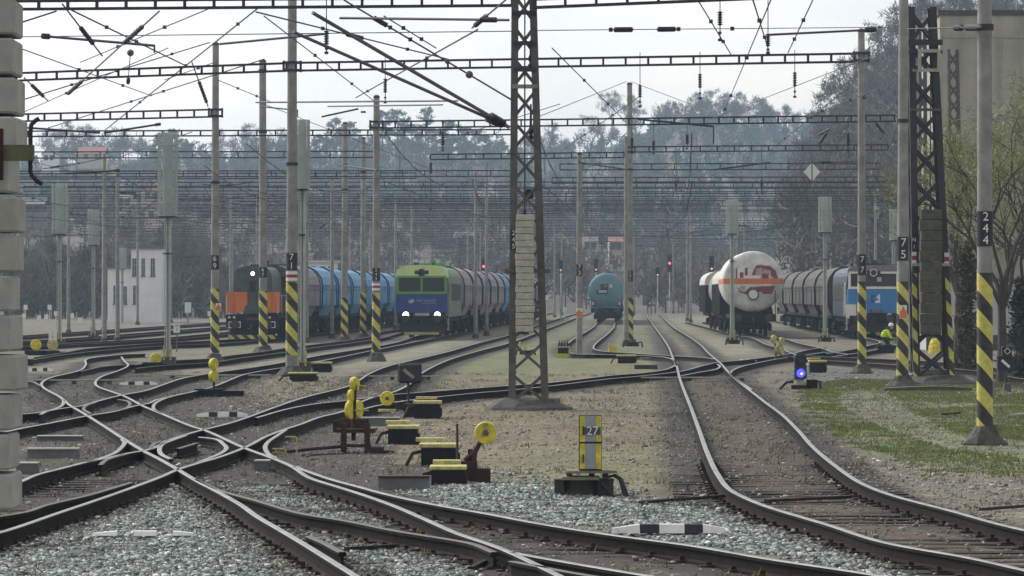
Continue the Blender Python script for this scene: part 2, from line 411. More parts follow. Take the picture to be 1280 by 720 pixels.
# track of the orange locomotive and those left of it
tG = track('track under the orange and grey locomotive and its wagons')
rail([(27, 449), (83, 440), (109, 435.6), (156, 431.7), (200, 428.6), (245, 426.5)], tG, far=[(-14.3, 214), (-13.3, 240)] + far_rail(-13.1, -1, 300), dull=True)
rail([(27, 452), (82, 443), (150, 436), (217, 431.5), (270, 429.5)], tG, far=[(-12.4, 220)] + far_rail(-13.1, 1, 300), dull=True)
for i, (x0, lb) in enumerate(((-18.6, 'first empty track left of the orange locomotive'), (-23.4, 'second empty track left of the orange locomotive, passing in front of the white house'), (-28.4, 'outermost empty track along the dark trees on the left'))):
    t = track(lb)
    s = .05
    for sd_ in (-1, 1):
        pts = [(yard(x0, d) + sd_ * .7525 - 6.5 * max(0, (215 - d) / 60) ** 1.6, d) for d in (150, 165, 180, 200, 215, 240, 300, 420, 560, 700)]
        rail(pts, t, world=True, dull=True)
# the crossover towards the right
tH = track('long crossover track from the yellow lidded machine boxes to the main track')
rail([(463, 496.6), (485, 493.5), (516, 491), (560, 487.5), (600, 484.5), (640, 481.5), (685, 478.2), (727, 473.5), (765, 469), (803, 466), (828, 462.5), (842, 457.5), (846, 453)], tH)
rail([(454, 511), (475.6, 506), (510, 500.3), (560, 494.5), (600, 490.5), (640, 487.2), (685, 482.5), (730, 477), (765, 473), (803, 469.6), (850, 464), (880, 456.5), (899, 452.5), (922.5, 450.5), (960, 446), (991, 441.5), (1010, 437), (1032, 434)], tH)
rail([(849, 470), (875, 465), (893, 462), (900, 457.5), (897, 455)], tH, 'closure_rail')
rail([(940, 487), (920, 473), (913, 465.5), (925.6, 458.5), (947.5, 453.2), (969, 449), (991, 446), (1030, 440.5), (1060, 437.5)], tH)
# blue tank wagon track
tI = track('track curving from the main track round to the pale blue tank wagon')
rail([(896, 449), (880, 446.8), (840, 444.5), (786, 441), (758, 439.3), (744, 436.5), (742.5, 432), (749, 425.5), (759.7, 417), (767.5, 408.5)], tI, far=far_rail(4.3, 1, 310))
rail([(846, 457), (842, 450), (836, 447.3), (820, 445.2), (774, 443.3), (731, 442.8), (712, 440.5), (706, 435), (713.6, 426), (730, 416), (742.5, 408)], tI, far=far_rail(4.3, -1, 310))
# main track
tM = track('shiny main track sweeping from the right foreground up between the tank wagons')
ML = [(1420, 744), (1280, 712), (1210, 696.5), (1110, 678.5), (1035, 655.5), (960, 633), (930, 621), (912, 611), (897, 592), (884, 565), (875, 540), (864, 510), (853, 482), (849, 470), (846, 457.5), (841, 446.6), (836, 434), (828, 421.6), (817.5, 407.5), (809.7, 396.6)]
MR = [(1420, 687), (1280, 662), (1185, 637), (1120, 620), (1080, 605), (1042, 580), (1015, 557), (1000, 540), (980, 520), (960, 505), (929, 481), (916, 470), (908, 462), (903, 456), (897, 450.5), (886.6, 442), (875.6, 431), (860, 420), (844, 410.6), (830, 398)]
_, cml = rail(ML, tM, far=far_rail(8.8, -1, 500)[:1] + far_rail(8.8, -1, 560)); _, cmr = rail(MR, tM, far=far_rail(8.8, 1, 500)[:1] + far_rail(8.8, 1, 560))
sleepers(tM, cml, cmr, 32.5, 58)
# white tank wagon track and the blue locomotive's
tJ = track('track in front of the white tank wagon joining the crossover')
rail([(1000, 445), (985, 439.5), (979, 435.6), (960, 431), (938, 421.5)], tJ, far=[(14.0 - .7525 + .018 * (d - 222), d) for d in (222, 240, 280, 340)])
rail([(1062, 443), (1041, 439.5), (1029, 435.6), (1000, 429), (982, 423.6)], tJ, far=[(14.0 + .7525 + .018 * (d - 222), d) for d in (222, 240, 280, 340)])
tK = track('track crossing behind the right hand lattice mast towards the blue locomotive')
rail([(1420, 478), (1280, 466), (1224, 456.5), (1145, 450.5), (1090, 448), (1040, 446), (1000, 444.5), (960, 446)], tK, dull=True)
rail([(1420, 487), (1280, 473.5), (1224, 463.5), (1126, 456.5), (1040, 451), (1000, 449.5)], tK, dull=True)
rail([(1032, 442), (1060, 437.5), (1085, 432), (1100, 427)], tK, far=far_rail(20.3, -1, 240))
rail([(1040, 446), (1090, 438), (1115, 432), (1130, 426)], tK, far=far_rail(20.3, 1, 240))

# point operating rods, thin bars lying across the tracks
for (xa, xb, py, lb) in ((39, 150, 475.3, 'thin pale point rod lying across the leftmost turnout'), (205, 339, 469, 'thin pale point rod lying under the pair of far yellow weights'),
                         (436, 549, 470.4, 'thin pale point rod lying behind the dark lantern with a white bar'), (783, 947, 472, 'thin pale point rod lying across the main track')):
    a, b_ = on(xa, py, -.05), on(xb, py, -.05)
    t = thing('point_rod', lb, 'point rod', ((a.x + b_.x) / 2, a.y, -.05), group='rods that move the points')
    L = b_.x - a.x
    MB().tube([(-L / 2, 0, 0), (L / 2, 0, 0)], .028, 6).build('rod', M_PALE_BAR, t)
    for k in range(3): MB().box((-L / 2 + L * (.08 + .4 * k), 0.05, -.06), (.12, .16, .09)).build('roller_block', M_STEEL_DK, t)

# ------------------------------------------------------------------ ground sheet
kd = KDTree(len(RAILPTS))
for i, p in enumerate(RAILPTS): kd.insert((p[0], p[1], 0), i)
kd.balance()
def ground_z(x, y):
    return GZ + (fbm(x, y, 2.2, 3, 4) - .5) * .05 + (fbm(x, y, .5, 9, 2) - .5) * .02
GRAVEL = [[(-200, 720), (0, 688), (60, 656), (150, 627), (212, 603), (232, 603), (300, 652), (345, 690), (400, 740), (-200, 760)],
          [(515, 616), (600, 600), (700, 612), (800, 628), (900, 642), (960, 656), (1060, 690), (1230, 735), (1150, 735), (1000, 701), (860, 679), (700, 655), (560, 631)],
          [(290, 616), (340, 606), (430, 628), (520, 655), (470, 660), (400, 642), (330, 625)],
          [(985, 462), (1100, 462), (1300, 482), (1300, 494), (1180, 486), (1050, 486), (990, 478)],
          [(370, 660), (430, 668), (540, 690), (620, 720), (520, 740), (440, 700)]]
GRASS = [[(1000, 480), (1060, 474), (1300, 478), (1300, 600), (1170, 590), (1070, 562), (1005, 520)],
         [(540, 462), (600, 440), (690, 402), (765, 398), (745, 432), (770, 452), (690, 462)], [(764, 404), (800, 404), (838, 444), (760, 440)], [(880, 404), (905, 404), (960, 428), (930, 430)],
         [(285, 430), (345, 430), (330, 441), (285, 441)]]
PATHG = [[(1050, 490), (1105, 488), (1140, 516), (1200, 543), (1320, 556), (1320, 580), (1190, 562), (1110, 538), (1050, 508)],
         [(1110, 596), (1300, 590), (1300, 655), (1200, 628)]]
BEIGE = [[(415, 450), (480, 438), (560, 424), (640, 400), (640, 414), (560, 434), (480, 458), (430, 466)], [(210, 470), (360, 452), (360, 446), (270, 452)], [(860, 440), (820, 400), (880, 395), (1000, 432), (900, 448)]]
TAN = [[(300, 470), (480, 476), (640, 495), (850, 482), (870, 560), (900, 622), (700, 602), (520, 600), (440, 570), (330, 540)], [(530, 466), (640, 430), (830, 445), (830, 466), (700, 476), (560, 484)]]
MOSS = [[(560, 466), (640, 428), (720, 440), (820, 450), (800, 466), (700, 474)], [(640, 570), (700, 555), (860, 570), (890, 612), (760, 612), (660, 600)], [(860, 500), (900, 500), (990, 620), (920, 600)]]
BROWNIN = [[(852, 470), (905, 470), (990, 540), (1060, 600), (1180, 660), (1280, 700), (1150, 690), (960, 632), (895, 590)]]
def ground_colour(x, y, z=None):
    px = 640 + F * x / y; py = YH + F * (H - GZ) / y
    j = (fbm(x, y, 1.6, 21, 4) - .5); px2 = px + j * 70 * (40 / y) * 2; py2 = py + (fbm(x, y * .25, .9, 33, 4) - .5) * 26 * np.clip((py - YH) / 160, .15, 1.3)
    n1, n2, n3 = fbm(x, y, 5, 41), fbm(x, y, .9, 51), fbm(x, y, .35, 61, 2)
    c = np.stack([.132 + .06 * (n1 - .5), .115 + .055 * (n1 - .5), .082 + .045 * (n1 - .5)], -1)
    def put(polys, col, amt=1.0, m=None):
        nonlocal c
        k = np.zeros(px.shape)
        for pl in polys:
            for dx, dy in ((0, 0), (10, 0), (-10, 0), (0, 4), (0, -4)): k = k + inpoly(px2 + dx, py2 + dy * np.clip((py - YH) / 120, .2, 1.5), pl) * .2
        k = np.clip(k, 0, 1) * amt
        if m is not None: k = k * m
        c = c * (1 - k[..., None]) + np.array(col) * k[..., None]
        return k
    put(TAN, (.150, .126, .072)); put(BEIGE, (.190, .180, .122), .9)
    put(MOSS, (.120, .140, .048), .85, np.clip((n2 - .40) * 5, 0, 1)); put(BROWNIN, (.064, .045, .026))
    put(GRASS[1:], (.105, .150, .048), .8, np.clip((n2 - .40) * 5, 0, 1))
    put(GRASS[:1], (.120, .150, .045), 1, np.clip((fbm(x, y, 3.5, 71) - .26) * 4, .35, 1))
    put(PATHG, (.165, .155, .125), .6, np.clip((n2 - .25) * 5, 0, 1))
    g = put(GRAVEL, (.105, .108, .10))
    rust = np.clip((fbm(x, y, 1.3, 81) - .56) * 6, 0, 1) * (y < 110)
    c = c * (1 - .55 * rust[..., None]) + np.array((.095, .055, .040)) * (.55 * rust[..., None])
    dr = np.array([kd.find((a, b, 0))[2] for a, b in zip(x.ravel(), y.ravel())]).reshape(x.shape)
    wd = .46 + .34 * n2 - .42 * inpoly(px2, py2, BROWNIN[0])
    k = np.clip((wd + .28 - dr) / .42, 0, 1) * np.where(g > .5, .80, .96)
    far = np.clip((y - 200) / 250, 0, .45)
    k = k * (1 - far)
    c = c * (1 - k[..., None]) + np.array((.024, .020, .016)) * k[..., None]  # dark bed along the rails: oil, plus rail-side shade put into the colour
    c = c * (.8 + .42 * n3)[..., None]
    # oily ballast of the crossing area
    ow = inpoly(px2, py2, [(27, 470), (170, 455), (330, 500), (430, 520), (700, 690), (1000, 740), (380, 740), (240, 610), (27, 650)]) & (g < .5)
    st = fbm(x - YK * y, y * .12, .5, 95, 3)
    c = c * (.74 + .52 * st)[..., None]
    kk = ow * .92 * np.clip((fbm(x, y, 2.5, 91) - .05) * 4, 0, 1)
    c = c * (1 - kk[..., None]) + np.array((.030, .024, .019)) * kk[..., None]
    return c, g, dr
rows = [24.0]
while rows[-1] < 760: rows.append(rows[-1] * (1.0045 if rows[-1] < 240 else 1.01))
rows = np.array(rows); nu = 420
u = np.linspace(-.235, .235, nu)
Yg = np.repeat(rows[:, None], nu, 1); Xg = u[None, :] * (Yg + 16)
Zg = ground_z(Xg, Yg)
gc, gg, gd = ground_colour(Xg, Yg)
Zg = Zg - np.clip((.9 - gd) / .9, 0, 1) * .012
nr = len(rows)
idx = np.arange(nr * nu).reshape(nr, nu)
fc = np.stack([idx[:-1, :-1], idx[:-1, 1:], idx[1:, 1:], idx[1:, :-1]], -1).reshape(-1, 4)
def ground_mat():
    m = bpy.data.materials.new('yard_ground'); m.use_nodes = True
    n, l = m.node_tree.nodes, m.node_tree.links; b = n['Principled BSDF']; b.inputs['Roughness'].default_value = .95
    a = n.new('ShaderNodeAttribute'); a.attribute_name = 'tint'
    tc = n.new('ShaderNodeTexCoord')
    t = n.new('ShaderNodeTexNoise'); t.inputs['Scale'].default_value = 14; t.inputs['Detail'].default_value = 5; t.inputs['Roughness'].default_value = .7
    v = n.new('ShaderNodeTexVoronoi'); v.inputs['Scale'].default_value = 16
    l.new(tc.outputs['Object'], t.inputs['Vector']); l.new(tc.outputs['Object'], v.inputs['Vector'])
    mr = n.new('ShaderNodeMapRange'); mr.inputs[1].default_value = .3; mr.inputs[2].default_value = .72; mr.inputs[3].default_value = .62; mr.inputs[4].default_value = 1.45
    l.new(t.outputs['Fac'], mr.inputs[0])
    mx = n.new('ShaderNodeMix'); mx.data_type = 'RGBA'; mx.blend_type = 'MULTIPLY'; mx.inputs[0].default_value = 1
    l.new(a.outputs['Color'], mx.inputs[6]); l.new(mr.outputs[0], mx.inputs[7])
    sp = n.new('ShaderNodeSeparateColor'); l.new(v.outputs['Color'], sp.inputs[0])
    m2 = n.new('ShaderNodeMapRange'); m2.inputs[3].default_value = .62; m2.inputs[4].default_value = 1.4; l.new(sp.outputs[0], m2.inputs[0])
    m3 = n.new('ShaderNodeMix'); m3.data_type = 'RGBA'; m3.blend_type = 'MULTIPLY'; m3.inputs[0].default_value = 1
    l.new(mx.outputs[2], m3.inputs[6]); l.new(m2.outputs[0], m3.inputs[7]); l.new(m3.outputs[2], b.inputs['Base Color'])
    bp = n.new('ShaderNodeBump'); bp.inputs['Strength'].default_value = .6; bp.inputs['Distance'].default_value = .03
    l.new(t.outputs['Fac'], bp.inputs['Height']); l.new(bp.outputs['Normal'], b.inputs['Normal'])
    return m
M_GROUND = ground_mat()
g = np_mesh('ground', np.stack([Xg, Yg, Zg], -1).reshape(-1, 3), fc, M_GROUND, gc.reshape(-1, 3), smooth=True)
tag(g, 'dirt, gravel and thin grass of the railway yard', 'ground', kind='structure')
b = MB(); b.add([(-1500, -60, -.26), (1500, -60, -.26), (1500, 2600, -.26), (-1500, 2600, -.26)], [(0, 1, 2, 3)])
tag(b.build('terrain', mat('far_soil', (.10, .093, .075), .95, 0, .3, .05)), 'flat soil stretching out under and beyond the yard', 'terrain', kind='structure')

# loose stones
def stone_mat():
    m = bpy.data.materials.new('loose_stone'); m.use_nodes = True
    n, l = m.node_tree.nodes, m.node_tree.links; b = n['Principled BSDF']; b.inputs['Roughness'].default_value = .9
    a = n.new('ShaderNodeAttribute'); a.attribute_name = 'tint'; l.new(a.outputs['Color'], b.inputs['Base Color'])
    return m
M_STONE = stone_mat()
CUBE = np.array([(a, b_, c_) for c_ in (-1, 1) for b_ in (-1, 1) for a in (-1, 1)], float)
CF = np.array([(0, 2, 3, 1), (4, 5, 7, 6), (0, 1, 5, 4), (2, 6, 7, 3), (0, 4, 6, 2), (1, 3, 7, 5)])
def stones(name, x, y, size, col, flat=.72):
    n = len(x); V = np.repeat(CUBE[None], n, 0) * .5
    V = V * NR.uniform(.55, 1.1, (n, 8, 3))
    V[..., 2] *= flat
    a, e, r = NR.uniform(0, 6.28, n), NR.normal(0, .45, n), NR.normal(0, .45, n)
    ca, sa = np.cos(a)[:, None], np.sin(a)[:, None]; ce, se = np.cos(e)[:, None], np.sin(e)[:, None]
    V[..., 1], V[..., 2] = V[..., 1] * ce - V[..., 2] * se, V[..., 1] * se + V[..., 2] * ce
    V[..., 0], V[..., 1] = V[..., 0] * ca - V[..., 1] * sa, V[..., 0] * sa + V[..., 1] * ca
    V = V * size[:, None, None]
    V[..., 0] += x[:, None]; V[..., 1] += y[:, None]; V[..., 2] += (ground_z(x, y) + size * .16)[:, None]
    fcs = (CF[None] + (np.arange(n) * 8)[:, None, None]).reshape(-1, 4)
    return np_mesh(name, V.reshape(-1, 3), fcs, M_STONE, np.repeat(col, 8, 0))
def scatter(polys, dens, dmax=1e9, dmin=0):
    X, Y = [], []
    for pl in polys:
        q = [on(a, b_, GZ) for a, b_ in pl]
        x0, x1, y0, y1 = min(p.x for p in q), max(p.x for p in q), max(dmin, min(p.y for p in q)), min(dmax, max(p.y for p in q))
        if y1 <= y0: continue
        n = int((x1 - x0) * (y1 - y0) * dens); x, y = NR.uniform(x0, x1, n), NR.uniform(y0, y1, n)
        jx = (fbm(x, y, 1.1, 5) - .5) * 1.1
        ok = inpoly(640 + F * (x + jx * .5) / y, YH + F * (H - GZ) / (y + jx * 2.0), pl)
        X.append(x[ok]); Y.append(y[ok])
    return np.concatenate(X), np.concatenate(Y)
def raild(x, y): return np.array([kd.find((a, b_, 0))[2] for a, b_ in zip(x, y)])
x, y = scatter(GRAVEL[:3] + GRAVEL[4:], 520, 62)
xe, ye = scatter([[(-200, 690), (0, 670), (150, 612), (240, 590), (430, 640), (620, 700), (620, 760), (-200, 760)], [(490, 600), (600, 585), (720, 600), (840, 622), (980, 648), (1080, 686), (1260, 740), (1120, 735), (900, 690), (700, 660), (540, 632)]], 75, 62)
x, y = np.concatenate([x, xe]), np.concatenate([y, ye])
dr = raild(x, y); ok = (dr > .08 + NR.uniform(0, .36, len(x))) & (fbm(x, y, .8, 15, 3) + NR.normal(0, .05, len(x)) > .36); x, y = x[ok], y[ok]; drg = dr[ok]
n = len(x); base = np.array([(.22, .255, .24), (.38, .41, .39), (.085, .095, .09), (.62, .63, .60), (.26, .235, .19), (.17, .235, .215)])
col = base[NR.choice(6, n, p=[.34, .21, .20, .08, .09, .08])] * NR.uniform(.7, 1.3, (n, 1))
rs = (np.clip((.62 - drg) / .4, 0, 1) * (.35 + .65 * NR.rand(n)))[:, None]; col = col * (1 - .8 * rs) + np.array((.085, .058, .042)) * .8 * rs
tag(stones('gravel', x, y, NR.uniform(.017, .042, n) * np.where(NR.rand(n) < .10, 1.6, 1), col), 'loose grey green ballast stones between the foreground rails', 'gravel', kind='stuff')
x1, y1 = scatter([[(-300, 760), (1600, 760), (1300, 440), (0, 440)]], 26, 100)
x2, y2 = scatter([[(985, 462), (1100, 462), (1300, 482), (1300, 494), (1180, 486), (1050, 486), (990, 478)], [(230, 470), (520, 470), (420, 520), (300, 520)], [(1000, 560), (1280, 600), (1280, 660), (1080, 605)]], 45, 130)
x, y = np.concatenate([x1, x2]), np.concatenate([y1, y2])
dr = raild(x, y); ok = dr > .1; x, y = x[ok], y[ok]; n = len(x)
base = np.array([(.24, .22, .18), (.36, .34, .30), (.15, .13, .11), (.52, .50, .46), (.17, .12, .09)])
col = base[NR.choice(5, n, p=[.40, .26, .14, .10, .10])] * NR.uniform(.75, 1.2, (n, 1))
tag(stones('scattered_stones', x, y, NR.uniform(.012, .036, n) * np.where(NR.rand(n) < .05, 2.2, 1), col, .45), 'small stones and litter lying about on the dirt', 'stones', kind='stuff')
# grass tufts on the right bank
x, y = scatter(GRASS[:1], 110, 125)
keep = (fbm(x, y, 3.5, 71) * .6 + fbm(x, y, .7, 72) * .4 + NR.normal(0, .10, len(x)) > .44) & (~inpoly(640 + F * x / y, YH + F * (H - GZ) / y, PATHG[0]) | (NR.rand(len(x)) < .16)); x, y = x[keep], y[keep]
n = len(x); nb = 6
ang = NR.uniform(0, 6.28, (n, nb)); ln = NR.uniform(.02, .055, (n, nb)); lean = NR.uniform(.1, .6, (n, nb))
bx = x[:, None] + NR.normal(0, .04, (n, nb)); by = y[:, None] + NR.normal(0, .04, (n, nb)); bz = ground_z(bx, by)
dx, dy = np.cos(ang), np.sin(ang); wv = .006
V = np.stack([np.stack([bx - dy * wv, by + dx * wv, bz], -1), np.stack([bx + dy * wv, by - dx * wv, bz], -1), np.stack([bx + dx * ln * lean, by + dy * ln * lean, bz + ln], -1)], 2)
fcs = np.arange(n * nb * 3).reshape(-1, 3)
gcol = np.array([(.13, .18, .04), (.19, .215, .06), (.095, .145, .033), (.25, .23, .10)])[NR.choice(4, n * nb, p=[.4, .27, .2, .13])]
tag(np_mesh('grass', V.reshape(-1, 3), fcs, M_STONE, np.repeat(gcol, 3, 0)), 'short green grass on the bank around the striped pole on the right', 'grass', kind='stuff')

# weeds and dead stalks in the dirt
x, y = scatter([[(-100, 760), (1380, 760), (1300, 430), (0, 430)]], 3.2, 125)
kp = (fbm(x, y, 2.2, 77) > .52) & (raild(x, y) > .12); x, y = x[kp], y[kp]; n = len(x); nb = 7
ang = NR.uniform(0, 6.28, (n, nb)); ln = NR.uniform(.03, .11, (n, nb)); lean = NR.uniform(.3, 1.2, (n, nb))
bx = x[:, None] + NR.normal(0, .05, (n, nb)); by = y[:, None] + NR.normal(0, .05, (n, nb)); bz = ground_z(bx, by); dx, dy = np.cos(ang), np.sin(ang)
V = np.stack([np.stack([bx - dy * .007, by + dx * .007, bz], -1), np.stack([bx + dy * .007, by - dx * .007, bz], -1), np.stack([bx + dx * ln * lean, by + dy * ln * lean, bz + ln], -1)], 2)
wc = np.repeat(np.array([(.10, .12, .04), (.17, .145, .08), (.08, .065, .04), (.13, .15, .05)])[NR.choice(4, n)], nb, 0)
tag(np_mesh('weeds', V.reshape(-1, 3), np.arange(n * nb * 3).reshape(-1, 3), M_STONE, np.repeat(wc, 3, 0)), 'thin weeds and dead stalks growing in the yard dirt', 'weeds', kind='stuff')
# ------------------------------------------------------------------ hills and woods behind the yard
def leafcol_mat(name, rough=.9):
    m = bpy.data.materials.new(name); m.use_nodes = True
    n, l = m.node_tree.nodes, m.node_tree.links; b = n['Principled BSDF']; b.inputs['Roughness'].default_value = rough
    a = n.new('ShaderNodeAttribute'); a.attribute_name = 'tint'; l.new(a.outputs['Color'], b.inputs['Base Color'])
    return m
M_LEAF = leafcol_mat('foliage'); M_BARK = mat('bark', (.075, .065, .055), .95, 0, .4, 3)
M_HILL = mat('leaf_litter_slope', (.115, .105, .085), .95, 0, .4, .06)
def hill(name, label, d0, d1, prof, base_y, nx=160, nt=40, xr=(-700, 2000)):
    """terrain rising from d0 to d1; prof gives the crest row for each photo column"""
    px = np.linspace(xr[0], xr[1], nx); top = np.interp(px, [p[0] for p in prof], [p[1] for p in prof])
    t = np.linspace(0, 1.25, nt)
    D = d0 + (d1 - d0) * t[:, None] + 0 * px[None]
    ztop = zat(top, d1)
    sh = np.clip(t, 0, 1) ** 1.15
    Z = base_y + (ztop[None] - base_y) * sh[:, None] - np.clip(t[:, None] - 1, 0, 1) * 60
    X = (px[None] - 640) * D / F
    Z = Z + (fbm(X, D, 60, 7) - .5) * 5 * (sh[:, None])
    idx = np.arange(nt * nx).reshape(nt, nx)
    fc = np.stack([idx[:-1, :-1], idx[:-1, 1:], idx[1:, 1:], idx[1:, :-1]], -1).reshape(-1, 4)
    o = np_mesh(name, np.stack([X, D, Z], -1).reshape(-1, 3), fc, M_HILL, smooth=True)
    tag(o, label, 'hill', kind='structure')
    def zf(pxv, d):
        tt = np.clip((d - d0) / (d1 - d0), 0, 1); tp = np.interp(pxv, [p[0] for p in prof], [p[1] for p in prof])
        return base_y + (zat(tp, d1) - base_y) * tt ** 1.15 + (fbm((pxv - 640) * d / F, d, 60, 7) - .5) * 5 * tt ** 1.15
    return zf
HZ1 = hill('hills', 'far wooded ridge behind the whole yard', 720, 1350, [(-700, 205), (20, 208), (120, 200), (250, 205), (330, 196), (450, 190), (620, 196), (700, 196), (760, 186), (830, 160), (890, 150), (960, 156), (1010, 175), (1100, 150), (2000, 120)], -1.0)
HZ3 = hill('hillside', 'brown lower slope with houses on the left behind the yard', 470, 760, [(-700, 262), (250, 262), (450, 268), (640, 282), (800, 310), (950, 345), (1000, 372), (2000, 372)], -2.0)
HZ2 = hill('wooded_hill', 'steep bare wooded hill rising on the right', 330, 640, [(-700, 420), (880, 420), (960, 345), (1010, 262), (1050, 205), (1090, 165), (1140, 120), (1200, 85), (1320, 60), (2000, 20)], -1.0)

def twig_quads(c, rad_, hgt, n, size, up=.5, thin=1.0):
    """n small bent faces filling an egg round c"""
    v = NR.normal(0, 1, (n, 3)); v /= np.linalg.norm(v, axis=1)[:, None]; v *= (NR.rand(n) ** .42)[:, None]
    # clumps: pull the points towards a few limb ends
    k = max(4, n // 14); cl = NR.normal(0, 1, (k, 3)); cl /= np.linalg.norm(cl, axis=1)[:, None]; cl *= NR.uniform(.45, 1, (k, 1))
    w_ = NR.randint(0, k, n); v = v * .42 + cl[w_] * .66
    p = np.asarray(c) + v * np.array([rad_, rad_, hgt])
    a = NR.normal(0, 1, (n, 3)); a[:, 2] += up; a += v * .7; a /= np.linalg.norm(a, axis=1)[:, None]
    b_ = np.cross(a, NR.normal(0, 1, (n, 3))); b_ /= np.linalg.norm(b_, axis=1)[:, None]
    L = size * NR.uniform(.5, 1.3, (n, 1)); W = L * NR.uniform(.3, .6, (n, 1)) * thin
    return np.stack([p - b_ * W * .5, p + b_ * W * .5, p + a * L + b_ * W * .2, p + a * L - b_ * W * .3], 1)
def woods(name, label, zf, rng, count, cols, hrange, nq, qs, conifer=0.0):
    V, C = [], []
    for i in range(count):
        d = rng[2] + (rng[3] - rng[2]) * RND.random() ** .8; px = RND.uniform(rng[0], rng[1])
        z = float(zf(np.array([px]), np.array([d]))[0]); x = (px - 640) * d / F; h = RND.uniform(*hrange)
        con = RND.random() < (conifer(px) if callable(conifer) else conifer)
        c = np.array(cols[-1] if con else cols[RND.randrange(len(cols) - 1)]) * RND.uniform(.7, 1.3)
        if con: q = twig_quads((x, d, z + h * .55), h * .22, h * .5, nq, qs, -.1)
        else:
            q = twig_quads((x, d, z + h * .60), h * .34, h * .42, int(nq * 1.9), qs * 1.25, 1.1, .36)
        V.append(q); C.append(np.repeat(c[None] * NR.uniform(.7, 1.35, (len(q), 1)), 4, 0))
        tw = h * .018
        V.append(np.array([[(x - tw, d, z - .5), (x + tw, d, z - .5), (x + tw * .5, d, z + h * .7), (x - tw * .5, d, z + h * .7)]])); C.append(np.repeat(np.array([[.10, .09, .08]]), 4, 0))
    V = np.concatenate(V); C = np.concatenate(C)
    o = np_mesh(name, V.reshape(-1, 3), np.arange(len(V) * 4).reshape(-1, 4), M_LEAF, C)
    return tag(o, label, 'wood', kind='stuff')
woods('far_wood', 'mass of hazy trees covering the far ridge', HZ1, (-120, 1120, 760, 1345), 1500,
      [(.10, .09, .095), (.115, .10, .10), (.085, .10, .09), (.06, .10, .085), (.03, .10, .085)], (6.5, 11), 80, 1.25,
      conifer=lambda p: .55 if 620 < p < 1010 else .35)
woods('slope_wood', 'brown bare thicket covering the lower slope', HZ3, (-120, 960, 480, 760), 750,
      [(.12, .10, .085), (.10, .09, .08), (.135, .115, .095), (.08, .085, .065)], (3.5, 8), 60, .8, .05)
woods('bare_wood', 'grey bare trees covering the steep hill on the right', HZ2, (990, 1420, 345, 640), 620,
      [(.105, .095, .084), (.125, .11, .095), (.09, .086, .075), (.05, .08, .05)], (8, 13), 130, .75, .06)

# single trees: three kinds, each a tapered trunk with limbs and a crown of small leaf and twig faces
def limb(b, p, dirv, ln, r, depth, tips):
    n = 3; pts = [Vector(p)]; dv = Vector(dirv).normalized()
    for i in range(n):
        dv = (dv + Vector((RND.gauss(0, .14), RND.gauss(0, .14), RND.gauss(.05, .1)))).normalized(); pts.append(pts[-1] + dv * ln / n)
    b.tube(pts, [r, r * .82, r * .66, r * .5], 5, cap=False)
    if depth == 0: tips.append((pts[-1], dv)); return
    for k in range(RND.choice((2, 3, 3))):
        a = RND.uniform(0, 6.28); s = RND.uniform(.45, .9)
        u = dv.orthogonal().normalized(); u.rotate(Matrix.Rotation(a, 3, dv))
        limb(b, pts[RND.choice((2, 3))], dv + u * s, ln * RND.uniform(.55, .78), r * .55, depth - 1, tips)
def bare_tree(name, label, h, cols, group, twigs=10, tw=.45, droop=0.0, depth=4, spread=1.0):
    t = thing(name, label, 'tree', group=group)
    b = MB(); tips = []
    b.tube([(0, 0, -.3), (.03 * h * .1, 0, h * .12), (0, 0, h * .28)], [h * .022, h * .017, h * .014], 8, cap=False)
    for k in range(6):
        a = k * 1.05 + RND.uniform(-.3, .3)
        limb(b, (0, 0, h * RND.uniform(.2, .3)), (math.cos(a) * .55 * spread, math.sin(a) * .55 * spread, 1), h * .27, h * .009, depth - 1, tips)
    limb(b, (0, 0, h * .28), (0, 0, 1), h * .32, h * .012, depth, tips)
    b.build('trunk', M_BARK, t)
    P = np.array([tuple(p) for p, _ in tips]); n = len(P)
    p = np.repeat(P, twigs, 0) + NR.normal(0, h * .022, (n * twigs, 3))
    a = NR.normal(0, 1, (n * twigs, 3)); a[:, 2] += .8 - droop * 3.2; a /= np.linalg.norm(a, axis=1)[:, None]
    c_ = np.cross(a, NR.normal(0, 1, (n * twigs, 3))); c_ /= np.linalg.norm(c_, axis=1)[:, None]
    L = tw * NR.uniform(.5, 1.4, (n * twigs, 1)); W = L * (.05 if tw < .3 else .07)
    q = np.stack([p - c_ * W, p + c_ * W, p + a * L + c_ * W * .3, p + a * L - c_ * W * .3], 1)
    cc = np.array(cols)[NR.randint(0, len(cols), n * twigs)] * NR.uniform(.75, 1.3, (n * twigs, 1))
    np_mesh('crown', q.reshape(-1, 3), np.arange(len(q) * 4).reshape(-1, 4), M_LEAF, np.repeat(cc, 4, 0), parent=t)
    return t
